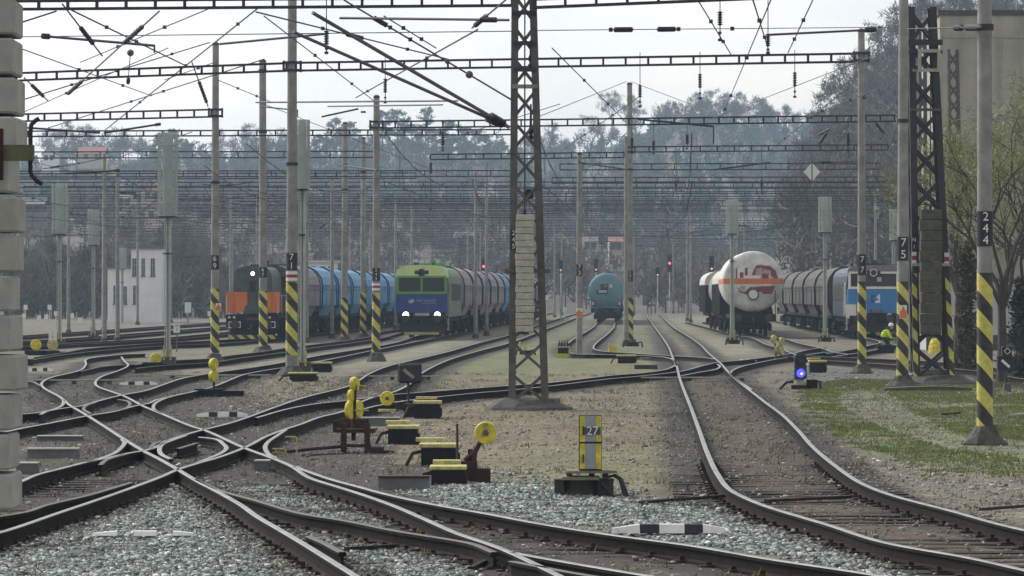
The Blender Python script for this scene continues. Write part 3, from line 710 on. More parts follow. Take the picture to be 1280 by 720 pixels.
def pine_tree(name, label, h, group, wide=.24):
    t = thing(name, label, 'tree', group=group)
    b = MB(); b.tube([(0, 0, -.5), (.1, 0, h * .5), (0, .1, h * .95)], [h * .018, h * .013, h * .004], 7)
    V = []
    for k in range(26):
        z = h * RND.uniform(.42, .97); a = RND.uniform(0, 6.28); r = h * wide * (1.15 - ((z / h - .42) / .58) ** 1.5 * .75) * RND.uniform(.45, 1)
        e = Vector((math.cos(a) * r, math.sin(a) * r, z + r * .15)); b.tube([(0, 0, z - r * .2), e], [h * .006, h * .002], 4, cap=False)
        V.append(twig_quads(e, h * .085, h * .045, 46, h * .035, .2))
        V.append(twig_quads(e * .6 + Vector((0, 0, z * .4)), h * .06, h * .035, 24, h * .035, .2))
    b.build('trunk', M_BARK, t)
    V = np.concatenate(V); cc = np.array([(.040, .085, .062), (.055, .105, .075), (.03, .07, .055)])[NR.randint(0, 3, len(V))] * NR.uniform(.75, 1.25, (len(V), 1))
    np_mesh('crown', V.reshape(-1, 3), np.arange(len(V) * 4).reshape(-1, 4), M_LEAF, np.repeat(cc, 4, 0), parent=t)
    return t
pp = [pine_tree('pine_tree', 'tall blue green pine on the far ridge', 17, 'pines on the far ridge', w_) for w_ in (.22, .28, .2)]
spots = [(478, 140), (497, 138), (515, 146), (532, 136), (545, 150), (560, 148), (580, 152), (594, 150), (608, 164), (420, 152), (438, 150), (400, 168), (372, 172), (345, 168), (626, 172), (565, 168), (450, 166), (218, 158), (200, 170), (235, 168), (505, 160), (590, 172)]
for i, (px, ty) in enumerate(spots):
    d = 1180 + (i * 37) % 130; h = RND.uniform(15, 19)
    z = zat(ty, d) - h
    o = pp[i % 3] if i < 3 else dup(pp[i % 3])
    o.location = ((px - 640) * d / F, d, z); o.rotation_euler = (0, 0, i * 1.3)
    lb = 'blue green pine standing among the others on the far ridge left of the lattice mast'
    if i in (17, 18, 19): lb = 'dark round headed pine on the far ridge behind the tall teal signal on the left'
    o['label'] = lb
grey = [(.11, .10, .092), (.092, .085, .08), (.125, .11, .10)]
bt = [bare_tree('bare_tree', 'x', 12, grey, 'bare trees on the ridge lines', 9, .9) for _ in range(3)]
k = 0
for px, ty, d in [(765, 118, 1270), (790, 126, 1280), (740, 150, 1260), (840, 130, 1280), (868, 122, 1290), (885, 118, 1270), (905, 120, 1300), (930, 122, 1290), (955, 128, 1300), (985, 135, 1290), (1010, 146, 1280), (690, 160, 1270), (665, 166, 1260), (280, 168, 1260), (310, 160, 1250), (110, 160, 1260), (80, 158, 1250), (150, 165, 1260), (60, 168, 1270),
                  (1042, 118, 625), (1060, 88, 630), (1078, 74, 622), (1095, 52, 634), (1110, 40, 628), (1128, 12, 630), (1148, 8, 632), (1170, -12, 620), (1195, -5, 630), (1215, -20, 625), (1245, -12, 630), (1268, -18, 620), (1052, 140, 600), (1035, 152, 610), (1085, 100, 590)]:
    o = bt[k] if k < 3 else dup(bt[k % 3])
    h = 12; far = d > 1000
    s = 1.0 if far else .95
    o.location = ((px - 640) * d / F, d, zat(ty, d) - h * s * .93); o.rotation_euler = (0, 0, k * .9); o.scale = (s, s, s)
    o['label'] = 'bare winter tree on the skyline of the far ridge' if far else 'bare winter tree on the skyline of the steep hill on the right'
    k += 1
# dark belt of bare trees behind the left tracks
gb = 'bare trees in the dark belt behind the left tracks'
ht = [bare_tree('bare_tree', 'grey bare tree in the dark belt behind the left tracks', 11, [(.115, .105, .09), (.10, .09, .08), (.13, .12, .10)], gb, 11, .75, 0, 4, .8) for _ in range(3)]
k = 0
for px in range(10, 1060, 17):
    if 640 < px < 660: continue
    for rr in range(2):
        d = RND.uniform(585, 660) if px > 250 else RND.uniform(400, 470); s = RND.uniform(.55, .95) * (.8 if px > 480 else 1)
        if 125 < px < 205 and d < 470: d += 60
        o = ht[k] if k < 3 else dup(ht[k % 3])
        o.location = ((px + RND.uniform(-8, 8) - 640) * d / F, d, -.8); o.rotation_euler = (0, 0, RND.uniform(0, 6)); o.scale = (s, s, s)
        o['label'] = 'grey bare tree in the belt of trees closing off the yard'; o['group'] = 'bare trees closing off the yard'
        k += 1

zflat = lambda px, d: np.full(np.shape(px), -.5)
woods('undergrowth', 'grey brown undergrowth and thin saplings closing off the yard on the left', zflat, (-160, 300, 395, 480), 420, [(.10, .092, .08), (.12, .11, .095), (.085, .08, .07), (.06, .075, .05)], (2.2, 7), 70, .6, .05)
woods('undergrowth', 'pale brown undergrowth at the far end of the yard', zflat, (280, 1080, 585, 700), 520, [(.15, .135, .115), (.13, .12, .10), (.17, .15, .13), (.07, .09, .06)], (2.5, 6.5), 60, .7, .05)
# ------------------------------------------------------------------ houses and buildings
M_ROOF = mat('red_roof_tiles', (.33, .13, .11), .9, 0, .2, 1)
M_ROOFG = mat('grey_roof', (.16, .15, .16), .9, 0, .2, 1)
M_WALLW = mat('white_render', (.84, .84, .83), .9, 0, .1, .6)
M_WALLC = mat('cream_render', (.55, .50, .42), .9, 0, .15, .6)
M_LGREYW = mat('window_frame_grey', (.4, .4, .4), .6, 0, 0)
M_WIN = mat('window_dark', (.06, .07, .075), .3, 0, 0)
def house(label, px, y_eave, d, wdt, hgt, wall, roof, gable=True, wins=2, cat='house', name='house'):
    z = zat(y_eave, d); t = thing(name, label, cat, ((px - 640) * d / F, d, z - hgt), 0, 'houses on the slopes')
    b = MB(); b.box((0, 4, hgt / 2 - 1), (wdt, 8, hgt + 2))
    if gable: b.ext([(-wdt / 2, hgt), (wdt / 2, hgt), (0, hgt + wdt * .38)], 0.02, 7.98)
    b.build('wall', wall, t)
    r = MB()
    if gable:
        for s in (-1, 1):
            r.ext([(s * wdt * .56, hgt - wdt * .07), (0, hgt + wdt * .38), (0, hgt + wdt * .38 + .25), (s * wdt * .58, hgt - wdt * .07 + .1)], -.5, 8.5)
    else:
        r.ext([(-.6, hgt - .05), (4, hgt + wdt * .25), (8.6, hgt - .05), (4, hgt + wdt * .25 + .2)], -wdt * .54, wdt * .54, 'x')
    r.build('roof', roof, t)
    for i in range(wins):
        q = MB(); q.box(((i + .5 - wins / 2) * wdt / max(wins, 1) * .8, -.03, hgt * .6), (.9, .06, 1.2)); q.build('window', M_WIN, t)
    return t
house('white gabled house high on the far slope beside the weight stack', 61, 192, 900, 3.2, 2.4, M_WALLW, M_ROOFG)
house('wide house with a pink red roof on the far slope left', 114, 192, 910, 6.2, 1.6, M_WALLC, M_ROOF, False)
for i, (px, y, d, wd, wl_, rf) in enumerate([(190, 238, 700, 4, M_WALLC, M_ROOF), (155, 248, 690, 3, M_WALLC, M_ROOFG), (62, 246, 690, 5, M_ROOFG, M_ROOFG), (40, 255, 640, 4, M_ROOFG, M_ROOFG), (195, 262, 640, 4, M_WALLC, M_ROOF),
                                         (580, 296, 640, 3.2, M_WALLW, M_ROOFG), (610, 300, 640, 2.5, M_WALLC, M_ROOF), (738, 302, 640, 2.6, M_WALLW, M_ROOFG), (700, 298, 650, 3, M_WALLC, M_ROOFG), (770, 302, 650, 2.4, M_WALLC, M_ROOF)]):
    house('tiny hazy house seen between the wires on the %s slope' % ('left brown' if px < 300 else 'middle'), px, y, d, wd, 1.9, wl_, rf, i % 2 == 0, 2)
# white two-storey railway building on the left
d = 345; z0 = -.3
t = thing('railway_building', 'white two storey building with tall narrow windows left of the orange locomotive', 'building', ((165 - 640) * d / F, d, z0))
sx = d / F; zt = zat(311, d) - z0
b = MB(); b.box((18 * sx, 4, zt / 2), (38 * sx, 8, zt)); b.box((-16 * sx, 4.5, zt * .37), (32 * sx, 7, zt * .74)); b.build('wall', M_WALLW, t)
b = MB(); b.box((18 * sx, 4, zt + .12), (41 * sx, 8.6, .24)); b.box((-16 * sx - .12, 4.5, zt * .74 + .1), (32 * sx, 7.6, .2)); b.build('roof', M_ROOFG, t)
for (px, y0, y1, wd) in ((168, 323, 345, 5), (179, 323, 345, 4), (191, 323, 345, 5), (169, 357, 380, 5), (143, 357, 380, 5), (155, 358, 380, 4)):
    q = MB(); yq = -.02 if px > 155 else .98; q.box(((px - 165) * sx, yq, zat((y0 + y1) / 2, d) - z0), (wd * sx, .06, (y1 - y0) * sx)); wq = q.build('window', M_WIN, t)
    q = MB(); q.box(((px - 165) * sx, yq - .05, zat((y0 + y1) / 2, d) - z0), (.05, .05, (y1 - y0) * sx)); q.box(((px - 165) * sx, yq - .052, zat((y0 + y1) / 2, d) - z0 + .2), (wd * sx, .05, .05)); q.build('frame', M_LGREYW, wq); MB().box(((px - 165) * sx, yq - .06, zat(y1, d) - z0 - .04), (wd * sx + .15, .14, .07)).build('sill', M_ROOFG, wq)
# small pale building behind the blue hoppers
d = 420; sx = d / F
t = thing('signal_cabin', 'small flat white cabin showing above the grey and blue hopper wagons', 'building', ((402 - 640) * d / F, d, -.3))
b = MB(); zt = zat(328, d) + .3; b.box((0, 3, zt / 2), (34 * sx, 6, zt)); b.build('wall', M_WALLW, t)
b = MB(); b.box((0, 3, zt + .1), (40 * sx, 7, .22)); b.build('roof', M_WHITE_DIRTY, t)
for px in (392, 403, 413): q = MB(); q.box(((px - 402) * sx, -.03, zat(339, d) + .3), (6 * sx, .06, 12 * sx)); q.build('window', M_WIN, t)
# big concrete building on the right
d = 185; sx = d / F
t = thing('concrete_building', 'tall blank beige concrete building behind the trees on the right edge', 'building', ((1175 - 640) * sx, d, GZ))
def streak_mat():
    m = mat('stained_concrete', (.46, .43, .345), .95, 0, .2, .5)
    n, l = m.node_tree.nodes, m.node_tree.links
    b = n['Principled BSDF']; src = b.inputs['Base Color'].links[0].from_socket
    tc = n.new('ShaderNodeTexCoord'); mp = n.new('ShaderNodeMapping'); mp.inputs['Scale'].default_value = (1.1, 1.1, .06)
    t_ = n.new('ShaderNodeTexNoise'); t_.inputs['Scale'].default_value = 1.3; t_.inputs['Detail'].default_value = 8
    l.new(tc.outputs['Object'], mp.inputs[0]); l.new(mp.outputs[0], t_.inputs['Vector'])
    mr = n.new('ShaderNodeMapRange'); mr.inputs[1].default_value = .35; mr.inputs[2].default_value = .7; mr.inputs[3].default_value = .74; mr.inputs[4].default_value = 1.1
    l.new(t_.outputs['Fac'], mr.inputs[0])
    mx = n.new('ShaderNodeMix'); mx.data_type = 'RGBA'; mx.blend_type = 'MULTIPLY'; mx.inputs[0].default_value = 1
    l.new(src, mx.inputs[6]); l.new(mr.outputs[0], mx.inputs[7]); l.new(mx.outputs[2], b.inputs['Base Color'])
    return m
M_STREAK = streak_mat()
zt = zat(19, d) - GZ
b = MB(); b.box((5.5, 5, zt / 2), (11, 10, zt)); b.build('wall', M_STREAK, t)
b = MB(); b.box((5.5, 5, zt + .12), (11.2, 10.2, .24)); b.build('coping', M_CONC_DK, t)
b = MB(); b.box((5.5, -.015, zat(46, d) - GZ), (11, .05, .10))
for xx in (2.9, 6.3): b.box((xx, -.02, zt * .48), (.10, .05, zt * .9))
b.build('joint_band', M_CONC, t)
t = thing('low_wall_building', 'low pale grey walled shed in front of the tall concrete building', 'shed', ((1150 - 640) * 176 / F + 1.0, 176, GZ))
b = MB(); zt = zat(352, 176) - GZ; b.box((3.4, 2, zt / 2), (8.2, 4, zt)); b.build('wall', mat('pale_shed', (.50, .50, .48), .9, 0, .18, .8), t)
b = MB(); b.box((3.4, 2, zt + .08), (8.6, 4.4, .16)); b.build('roof', M_ROOFG, t)
b = MB(); b.box((3.4, -.04, .35), (8.24, .06, .7)); b.build('plinth', M_CONC_DK, t)

# willows, ivy column and conifer on the right
wcol = [(.27, .29, .10), (.24, .25, .09), (.30, .30, .13), (.17, .17, .08)]
for i, (px, d, h, lb) in enumerate(((1252, 112, 8.2, 'yellow green willow with hanging twigs behind the pole numbered 244'), (1198, 140, 8.5, 'sparse yellow green willow between the lattice mast and the pole numbered 244'), (1290, 120, 8.5, 'yellow green willow cut off by the right edge'))):
    o = bare_tree('willow_tree', lb, h, wcol, 'willows by the concrete building', 34, .22, 0, 4, .7)
    o.location = ((px - 640) * d / F, d, GZ); o.rotation_euler = (0, 0, i * 2.1)
def leaf_mass(name, label, cat, loc, blobs, cols, n, size, up):
    t = thing(name, label, cat, loc)
    V = np.concatenate([twig_quads(c, r, h, n, size, up) for c, r, h in blobs])
    cc = np.array(cols)[NR.randint(0, len(cols), len(V))] * NR.uniform(.7, 1.3, (len(V), 1))
    np_mesh('foliage', V.reshape(-1, 3), np.arange(len(V) * 4).reshape(-1, 4), M_LEAF, np.repeat(cc, 4, 0), parent=t)
    b = MB(); top = max(c[2] + h * .7 for c, r, h in blobs)
    b.tube([(0, 0, -.2), (.05, 0, top * .5), (0, 0, top)], [.16, .13, .05], 7); b.build('trunk', M_BARK, t)
    return t
p = at(1209, 440, 128)
leaf_mass('ivy_tree', 'dark olive ivy covered trunk left of the pole numbered 244', 'tree', (p.x, p.y, GZ), [((0, 0, .4), .55, .7), ((.05, 0, 1.3), .5, .8), ((-.05, 0, 2.2), .45, .8), ((.1, 0, 3.0), .45, .8), ((-.1, 0, 3.7), .35, .7)], [(.055, .065, .028), (.07, .075, .032), (.04, .05, .022)], 420, .16, .2)
p = at(1276, 440, 118)
leaf_mass('dark_conifer', 'dark green conifer at the right edge beside the point lantern', 'tree', (p.x, p.y, GZ), [((0, 0, .5), .8, .6), ((.1, 0, 1.2), .62, .6), ((0, .1, 1.9), .48, .6), ((0, 0, 2.5), .3, .5)], [(.02, .04, .025), (.028, .05, .03), (.016, .032, .02)], 420, .15, -.1)
p = at(1262, 440, 124)
leaf_mass('dark_shrub', 'low dark shrub left of the dark conifer', 'shrub', (p.x, p.y, GZ), [((0, 0, .3), .6, .4), ((.5, 0, .4), .5, .5)], [(.02, .04, .025), (.03, .05, .028)], 260, .13, .2)

# ------------------------------------------------------------------ haze
b = MB(); b.box((0, 1150, 37.9), (2600, 2500, 78.2))
hz = b.build('haze', mat('haze_air', (1, 1, 1)))
hm = bpy.data.materials.new('haze_volume'); hm.use_nodes = True
nn = hm.node_tree.nodes; nn.remove(nn['Principled BSDF'])
pv = nn.new('ShaderNodeVolumePrincipled'); pv.inputs['Color'].default_value = (.66, .82, 1.0, 1); pv.inputs['Density'].default_value = HAZE_DENSITY
pv.inputs['Anisotropy'].default_value = 0.0
hm.node_tree.links.new(pv.outputs[0], nn['Material Output'].inputs['Volume'])
hz.data.materials.clear(); hz.data.materials.append(hm)
tag(hz, 'thin pale damp air lying over the yard', 'haze', kind='stuff')
# ------------------------------------------------------------------ catenary masts
GM = 'concrete masts carrying the overhead line'
def cone_foot(t, r, h=.32):
    b = MB(); n = 9
    prof = [(r * 2.9, -.12), (r * 2.7, .03), (r * 1.9, h * .55), (r * 1.35, h)]
    b.lathe(prof, n=n)
    for i, v in enumerate(b.v): b.v[i] = (v[0] * RND.uniform(.85, 1.15), v[1] * RND.uniform(.85, 1.15), v[2] * RND.uniform(.9, 1.1))
    return b.build('footing', M_CONC_DK, t)
def mast(label, px, by, ztop, wpx, plate=None, rw=None, stripe=None, foot=True, wtop=None, material=None, d=None, brk=(), band=(), group=GM):
    """round tapering mast; plate = (y0, y1, text), rw = red-white band rows, stripe = warning stripe rows"""
    d = d or dist(by); s = F / d; X = (px - 640) / s
    t = thing('catenary_mast', label, 'mast', (X, d, GZ), 0, group)
    t.rotation_euler = (0, RND.uniform(-.0035, .0035), 0)
    r0 = wpx / s / 2; zt = ztop - GZ; r1 = r0 * .72 if wtop is None else wtop / s / 2
    R_ = lambda z: r0 + (r1 - r0) * z / zt
    b = MB()
    zs = [(-.1), .5, zt * .3, zt * .6, zt]
    b.lathe([(R_(max(z, 0)), z) for z in zs], n=18)
    b.build('pole', material or M_CONC_POLE, t, smooth=True)
    if ztop < 14.5:
        MB().lathe([(r1 * 1.06, zt - .02), (r1 * 1.06, zt + .06), (r1 * .5, zt + .1)], n=14).build('pole_cap', M_CONC_DK, t)
    Z = lambda y: zat(y, d) - GZ
    def sleeve(name, y0, y1, m, e=.004):
        a, c = Z(y1), Z(y0)
        return MB().lathe([(R_(a) + e, a), (R_(c) + e, c)], n=18).build(name, m, t, smooth=True)
    if stripe:
        sleeve('warning_stripes', stripe[0], stripe[1], S_POLE)
    if rw:
        h_ = (rw[1] - rw[0]) / 3
        o = sleeve('marker_band', rw[0], rw[1], M_WHITE, .006); MB().lathe([(R_(Z(rw[0] + 2 * h_)) + .009, Z(rw[0] + 2 * h_)), (R_(Z(rw[0] + h_)) + .009, Z(rw[0] + h_))], n=18).build('red_ring', M_RED, o, smooth=True)
    if plate:
        y0, y1, tx = plate; zc = Z((y0 + y1) / 2); hh = (y1 - y0) / s; ww = 2 * R_(zc) * 1.06
        b = MB()
        rr = R_(zc) + .012
        pts = [(rr * math.sin(a), -rr * math.cos(a)) for a in np.linspace(-1.35, 1.35, 11)]
        for i in range(10):
            (x0, yy0), (x1, yy1) = pts[i], pts[i + 1]
            b.add([(x0, yy0, zc - hh / 2), (x1, yy1, zc - hh / 2), (x1, yy1, zc + hh / 2), (x0, yy0, zc + hh / 2)], [(0, 1, 2, 3)])
        pl = b.build('number_plate', M_BLACK, t)
        sz = min(ww * .95, hh / len(tx) * 1.0)
        for i, ch in enumerate(tx):
            text('digit', ch, sz * 1.05, M_WHITE, pl, (0, -rr - .008, zc + hh / 2 - (i + .5) * hh / len(tx)))
    for yb in band:
        z = Z(yb); MB().lathe([(R_(z) + .03, z - .05), (R_(z) + .03, z + .05)], n=14).build('clamp_ring', M_STEEL_DK, t)
    for yb in brk:
        z = Z(yb); q = MB(); q.box((0, 0, z + .12), (2 * R_(z) + .16, 2 * R_(z) + .12, .07)); q.box((0, 0, z - .12), (2 * R_(z) + .16, 2 * R_(z) + .12, .07))
        for sx in (-1, 1): q.box((sx * (R_(z) + .12), 0, z), (.07, .14, .36))
        q.build('beam_bracket', M_STEEL_DK, t)
    if foot: cone_foot(t, r0)
    return t
mast('concrete mast with plate 69 and striped foot left of the orange locomotive', 268.5, 453, 11.8, 11, (319, 337, '69'), None, (361, 441), wtop=8, brk=(141,), band=(228,))
mast('concrete mast with plate 67 and striped foot standing before the orange locomotive', 329, 441, 12.6, 10.5, (334, 347, '67'), None, (364, 434), wtop=8.5, band=(88, 165))
mast('thick concrete mast with plate 71, red and white band and striped foot', 364.5, 470, 13.2, 15, (316, 338, '71'), (339, 351), (353, 444), wtop=10.5, brk=(83,), band=(205,))
mast('slender mast with faded stripes before the blue hopper wagons', 430.5, 428, 11.5, 9, None, None, (372, 422), wtop=6, band=(206, 237))
mast('thin dark mast directly left of the red and white banded mast near the green locomotive', 454, 424, 11.3, 8, None, None, (365, 420), wtop=5.5, band=(140, 215))
mast('concrete mast with plate 243 and striped foot left of the green locomotive', 470, 452, 9.9, 10.5, (335, 351, '243'), (354, 363), (366, 440), wtop=7.5, brk=(156,))
mast('grey unstriped mast with plate 73 left of the pale blue tank wagon', 724, 444, 8.3, 8.5, (330, 345, '73'), None, None, foot=False, wtop=6)
mast('concrete mast with plate 241 and striped foot right of the pale blue tank wagon', 787.5, 432, 12.9, 8.5, (338, 352, '241'), None, (372, 424), foot=True, wtop=6.5, brk=(187,), band=(212,))
mast('concrete mast with thin black plate and striped foot before the blue locomotive', 1077.5, 467, 10.9, 11, (318, 344, '77'), None, (352, 458), wtop=8.5, brk=(71,))
mast('tall thick mast with plate 75 and striped foot, left of the dark lattice mast', 1128, 484, 13.0, 15, (296, 326, '75'), None, (352, 480), foot=True, wtop=11, band=(151,))
mast('nearest tall concrete mast on the right with black plate 244 and broad stripes', 1231, 556, 9.5, 20, (264, 308, '244'), None, (341, 548), wtop=17.5, band=(34,))
# small orange and white warning signs on masts
def warn_sign(label, px, py, by, wpx, hpx, dz=0.0):
    d = dist(by) - .22; s = F / d; p = at(px, py, d)
    t = thing('warning_sign', label, 'sign', p, 0, 'small warning signs clamped to masts')
    MB().box((0, 0, 0), (wpx / s, .012, hpx / s)).build('sign_plate', M_WHITE, t)
    MB().box((0, -.01, -hpx / s * .18), (wpx / s * .94, .008, hpx / s * .55)).build('sign_panel', M_ORANGE, t)
    b = MB(); b.ext([(-wpx / s * .3, hpx / s * .06), (wpx / s * .3, hpx / s * .06), (0, hpx / s * .46)], -.016, -.008); b.build('sign_triangle', M_ORANGE, t)
warn_sign('white and orange warning sign on the grey mast left of the pale blue tank wagon', 724, 391, 444, 8, 11)
warn_sign('orange triangle warning sign on the mast with plate 75', 1129, 390, 484, 9, 17)
warn_sign('pinkish triangle warning sign on the striped mast with plate 69', 273, 384, 453, 7, 10)

# ------------------------------------------------------------------ lattice masts
def lattice(label, xl, xr, by, topz, xl2, xr2, m, bays, leg=.085, name='lattice_mast', foot=True, brace=.07, d=None):
    d = d or dist(by); s = F / d
    X = ((xl + xr) / 2 - 640) / s
    t = thing(name, label, 'lattice mast', (X, d, GZ), 0)
    w0 = (xr - xl) / s / 2; w1 = (xr2 - xl2) / s / 2; H_ = topz - GZ; off = ((xl2 + xr2) - (xl + xr)) / 2 / s
    def c(sx, sy, z):
        k = z / H_; return Vector((off * k + sx * (w0 + (w1 - w0) * k), sy * (w0 + (w1 - w0) * k) * .85, z))
    for sx in (-1, 1):
        for sy in (-1, 1):
            b = MB(); lg = leg
            for (ax, ay) in ((1, 0), (0, 1)):
                a0, a1 = c(sx, sy, -.1), c(sx, sy, H_)
                vs = []
                for p in (a0, a1):
                    ox, oy = -sx, -sy
                    if ax: vs += [p + Vector((0, 0, 0)), p + Vector((ox * lg, 0, 0)), p + Vector((ox * lg, oy * .012, 0)), p + Vector((0, oy * .012, 0))]
                    else: vs += [p + Vector((0, oy * .0125, 0)), p + Vector((0, oy * lg, 0)), p + Vector((ox * .012, oy * lg, 0)), p + Vector((ox * .012, oy * .0125, 0))]
                b.add(vs, [(0, 1, 2, 3), (4, 5, 6, 7), (0, 1, 5, 4), (1, 2, 6, 5), (2, 3, 7, 6), (3, 0, 4, 7)])
            b.build('leg', m, t)
    b = MB(); zs = np.linspace(.12, H_ - .1, bays + 1)
    for i in range(bays):
        za, zb = zs[i], zs[i + 1]
        for sy in (-1, 1):
            b.bar(c(-1, sy, za) + Vector((.03, -sy * .015, 0)), c(1, sy, zb) + Vector((-.03, -sy * .015, 0)), .012, brace); b.bar(c(1, sy, za) + Vector((-.03, -sy * .03, 0)), c(-1, sy, zb) + Vector((.03, -sy * .03, 0)), .012, brace)
        for sx in (-1, 1):
            b.bar(c(sx, -1, za) + Vector((-sx * .015, .03, 0)), c(sx, 1, zb) + Vector((-sx * .015, -.03, 0)), .012, brace); b.bar(c(sx, 1, za) + Vector((-sx * .03, -.03, 0)), c(sx, -1, zb) + Vector((-sx * .03, .03, 0)), .012, brace)
    b.build('cross_bracing', m, t)
    if foot:
        b = MB(); b.lathe([(w0 * 2.15, -.12), (w0 * 2.0, .06), (w0 * 1.55, .16), (w0 * 1.3, .26)], n=10)
        for i, v in enumerate(b.v): b.v[i] = (v[0] * RND.uniform(.92, 1.08) * 1.1, v[1] * RND.uniform(.9, 1.1), v[2] * RND.uniform(.85, 1.1))
        b.build('footing', M_CONC_DK, t)
    return t, d, s, c
def weights(label, px, y0, y1, n, wpx, d, m, rodtop, name='counterweight_stack', gap=.90):
    s = F / d; h = (y1 - y0) / s; p = at(px, y1, d)
    t = thing(name, label, 'weights', p, 0, 'concrete tension weights hanging from masts')
    hh = h / n
    for i in range(n):
        b = MB(); wj = wpx / s * RND.uniform(.96, 1.02)
        b.box((RND.uniform(-.012, .012), RND.uniform(-.01, .01), hh * (i + .5)), (wj, wj * .8, hh * gap), rz=RND.uniform(-.03, .03))
        b.build('weight', m, t, bevel=hh * .055)
    b = MB(); b.tube([(0, 0, -.08), (0, 0, rodtop - p.z)], .016, 6); b.box((0, 0, -.03), (.18, .18, .05)); b.box((0, -.04, h + .05), (.07, .07, .1))
    b.build('hanger_rod', M_STEEL_DK, t)
    return t
L1, d1, s1, c1_ = lattice('grey steel lattice mast with plate 245 standing in the centre of the picture', 635.5, 686, 512, 10.6, 640, 668, M_STEEL_OLD, 15, .16, brace=.055)
weights('stack of pale concrete weights hanging on the central lattice mast with plate 245', 656, 268, 415, 18, 23, d1 - .56, mat('pale_weight_concrete', (.46, .44, .37), .9, 0, .22, 6, .3), 9.0)
# number plate and fittings on the central lattice mast
zc = zat(300, d1) - GZ; k = c1_(-1, -1, zc)
pl = MB().box((k.x + .085, k.y - .014, zc), (.13, .012, 26 / s1)).build('number_plate', M_BLACK, L1)
for i, ch in enumerate('245'): text('digit', ch, .15, M_WHITE, pl, (k.x + .085, k.y - .026, zc + (1 - i) * 8.3 / s1))
for y, w_, m in ((109, 30, M_CONC_POLE), (55, 26, M_STEEL_DK), (17, 28, M_STEEL_DK), (88, 26, M_STEEL_DK), (339, 54, M_STEEL_OLD)):
    z = zat(y, d1) - GZ; a = c1_(-1, -1, z); e = c1_(1, -1, z)
    MB().box(((a.x + e.x) / 2, a.y - .04, z), (w_ / s1 * 1.05, .06, 5 / s1)).build('cross_plate', m, L1)
b = MB(); a = c1_(0, 0, 0)
for y0, y1 in ((50, 85), (130, 175)):
    z0_, z1_ = zat(y1, d1) - GZ, zat(y0, d1) - GZ
    b.lathe([(.02, z0_), (.07, z0_ + .06), (.03, z0_ + .12), (.07, z0_ + .2), (.03, z0_ + .3), (.02, z1_)], c=(.05, 0, 0), n=8)
b.build('tension_insulator', M_INS, L1)
b = MB(); b.lathe([(.075, -.03), (.075, -.02), (.11, -.03), (.12, 0), (.11, .03), (.075, .02), (.075, .03)], c=(.0, 0, zat(243, d1) - GZ), n=16, axis='y'); b.build('pulley_wheel', M_STEEL_DK, L1)
L2, d2, s2, c2_ = lattice('black lattice mast with concrete weights inside, between the masts with plates 75 and 244', 1140, 1191, 480, 10.6, 1134, 1169, M_STEEL_DK, 11, .19, brace=.075)
weights('dark stack of concrete weights hanging on the black lattice mast on the right', 1163, 262, 418, 12, 27, d2 - .72, mat('olive_concrete', (.095, .09, .066), .95, 0, .35, 6, .5), 8.6, gap=.975)
zc = zat(309, d2) - GZ; k = c2_(-1, -1, zc)
pl = MB().box((k.x + .065, k.y - .012, zc), (.13, .012, 32 / s2)).build('number_plate', M_BLACK, L2)
for i, ch in enumerate('N11'): text('digit', ch, .15, M_WHITE, pl, (k.x + .065, k.y - .024, zc + (1 - i) * 9 / s2))
for sx in (-1, 1):
    z0_, z1_ = zat(332 if sx > 0 else 330, d2) - GZ, zat(316 if sx > 0 else 315, d2) - GZ; k = c2_(sx, -1, (z0_ + z1_) / 2)
    o = MB().box((k.x - sx * .06, k.y - .012, (z0_ + z1_) / 2), (.13, .012, z1_ - z0_)).build('marker_band', M_WHITE, L2)
    MB().box((k.x - sx * .06, k.y - .022, (z0_ + z1_) / 2), (.13, .01, (z1_ - z0_) * .36)).build('red_ring', M_RED, o)
    za, zb = zat(470, d2) - GZ, zat(342, d2) - GZ; ka, kb = c2_(sx, -1, za), c2_(sx, -1, zb)
    MB().bar(Vector((ka.x - sx * .06, ka.y - .012, za)), Vector((kb.x - sx * .06, kb.y - .012, zb)), .14, .012).build('warning_stripes', S_POLE, L2)
for y, w_, m in ((54, 47, M_STEEL_DK), (66, 46, M_STEEL_DK), (89, 30, M_CONC_POLE), (138, 40, M_STEEL_OLD), (331, 48, M_PALE_BAR)):
    z = zat(y, d2) - GZ; a = c2_(-1, -1, z); e = c2_(1, -1, z)
    MB().box(((a.x + e.x) / 2, a.y - .05, z), (w_ / s2, .06, (7 if y < 60 else 3.5) / s2)).build('cross_plate', m, L2)
b = MB(); z = zat(77, d2) - GZ; a = c2_(.3, -1, z)
for sx in (-12, 12): b.box((a.x + sx / s2, a.y - .16, z), (4 / s2, .08, 26 / s2))
for dz_ in (-12, 12): b.box((a.x, a.y - .16, z + dz_ / s2), (28 / s2, .07, 4 / s2))
b.build('switch_frame', M_PALE_BAR, L2)
t = thing('concrete_block', 'low mossy concrete block at the foot of the black lattice mast', 'block', on(1165, 480, GZ) + Vector((0, .3, 0)))
b = MB(); b.ext([(-.7, -.1), (.75, -.1), (.7, .28), (.45, .42), (-.4, .42), (-.65, .25)], -.6, .6); b.build('block', mat('mossy_concrete', (.17, .165, .135), .95, 0, .4, 5, .6), t)
t = thing('concrete_block', 'broken concrete slab lying flat before the foot of the black lattice mast', 'block', on(1160, 489, GZ))
b = MB(); b.ext([(-1.15, -.1), (1.1, -.1), (1.12, .1), (.2, .14), (-.5, .12), (-1.2, .08)], -.35, .35); b.build('block', M_CONC_DK, t)
L3, d3, s3, c3_ = lattice('slim grey lattice mast before the concrete building, right of the black one', 1189, 1206, 425, zat(115, dist(425)), 1184, 1198, M_STEEL_OLD, 19, .12, d=205 if False else dist(437))
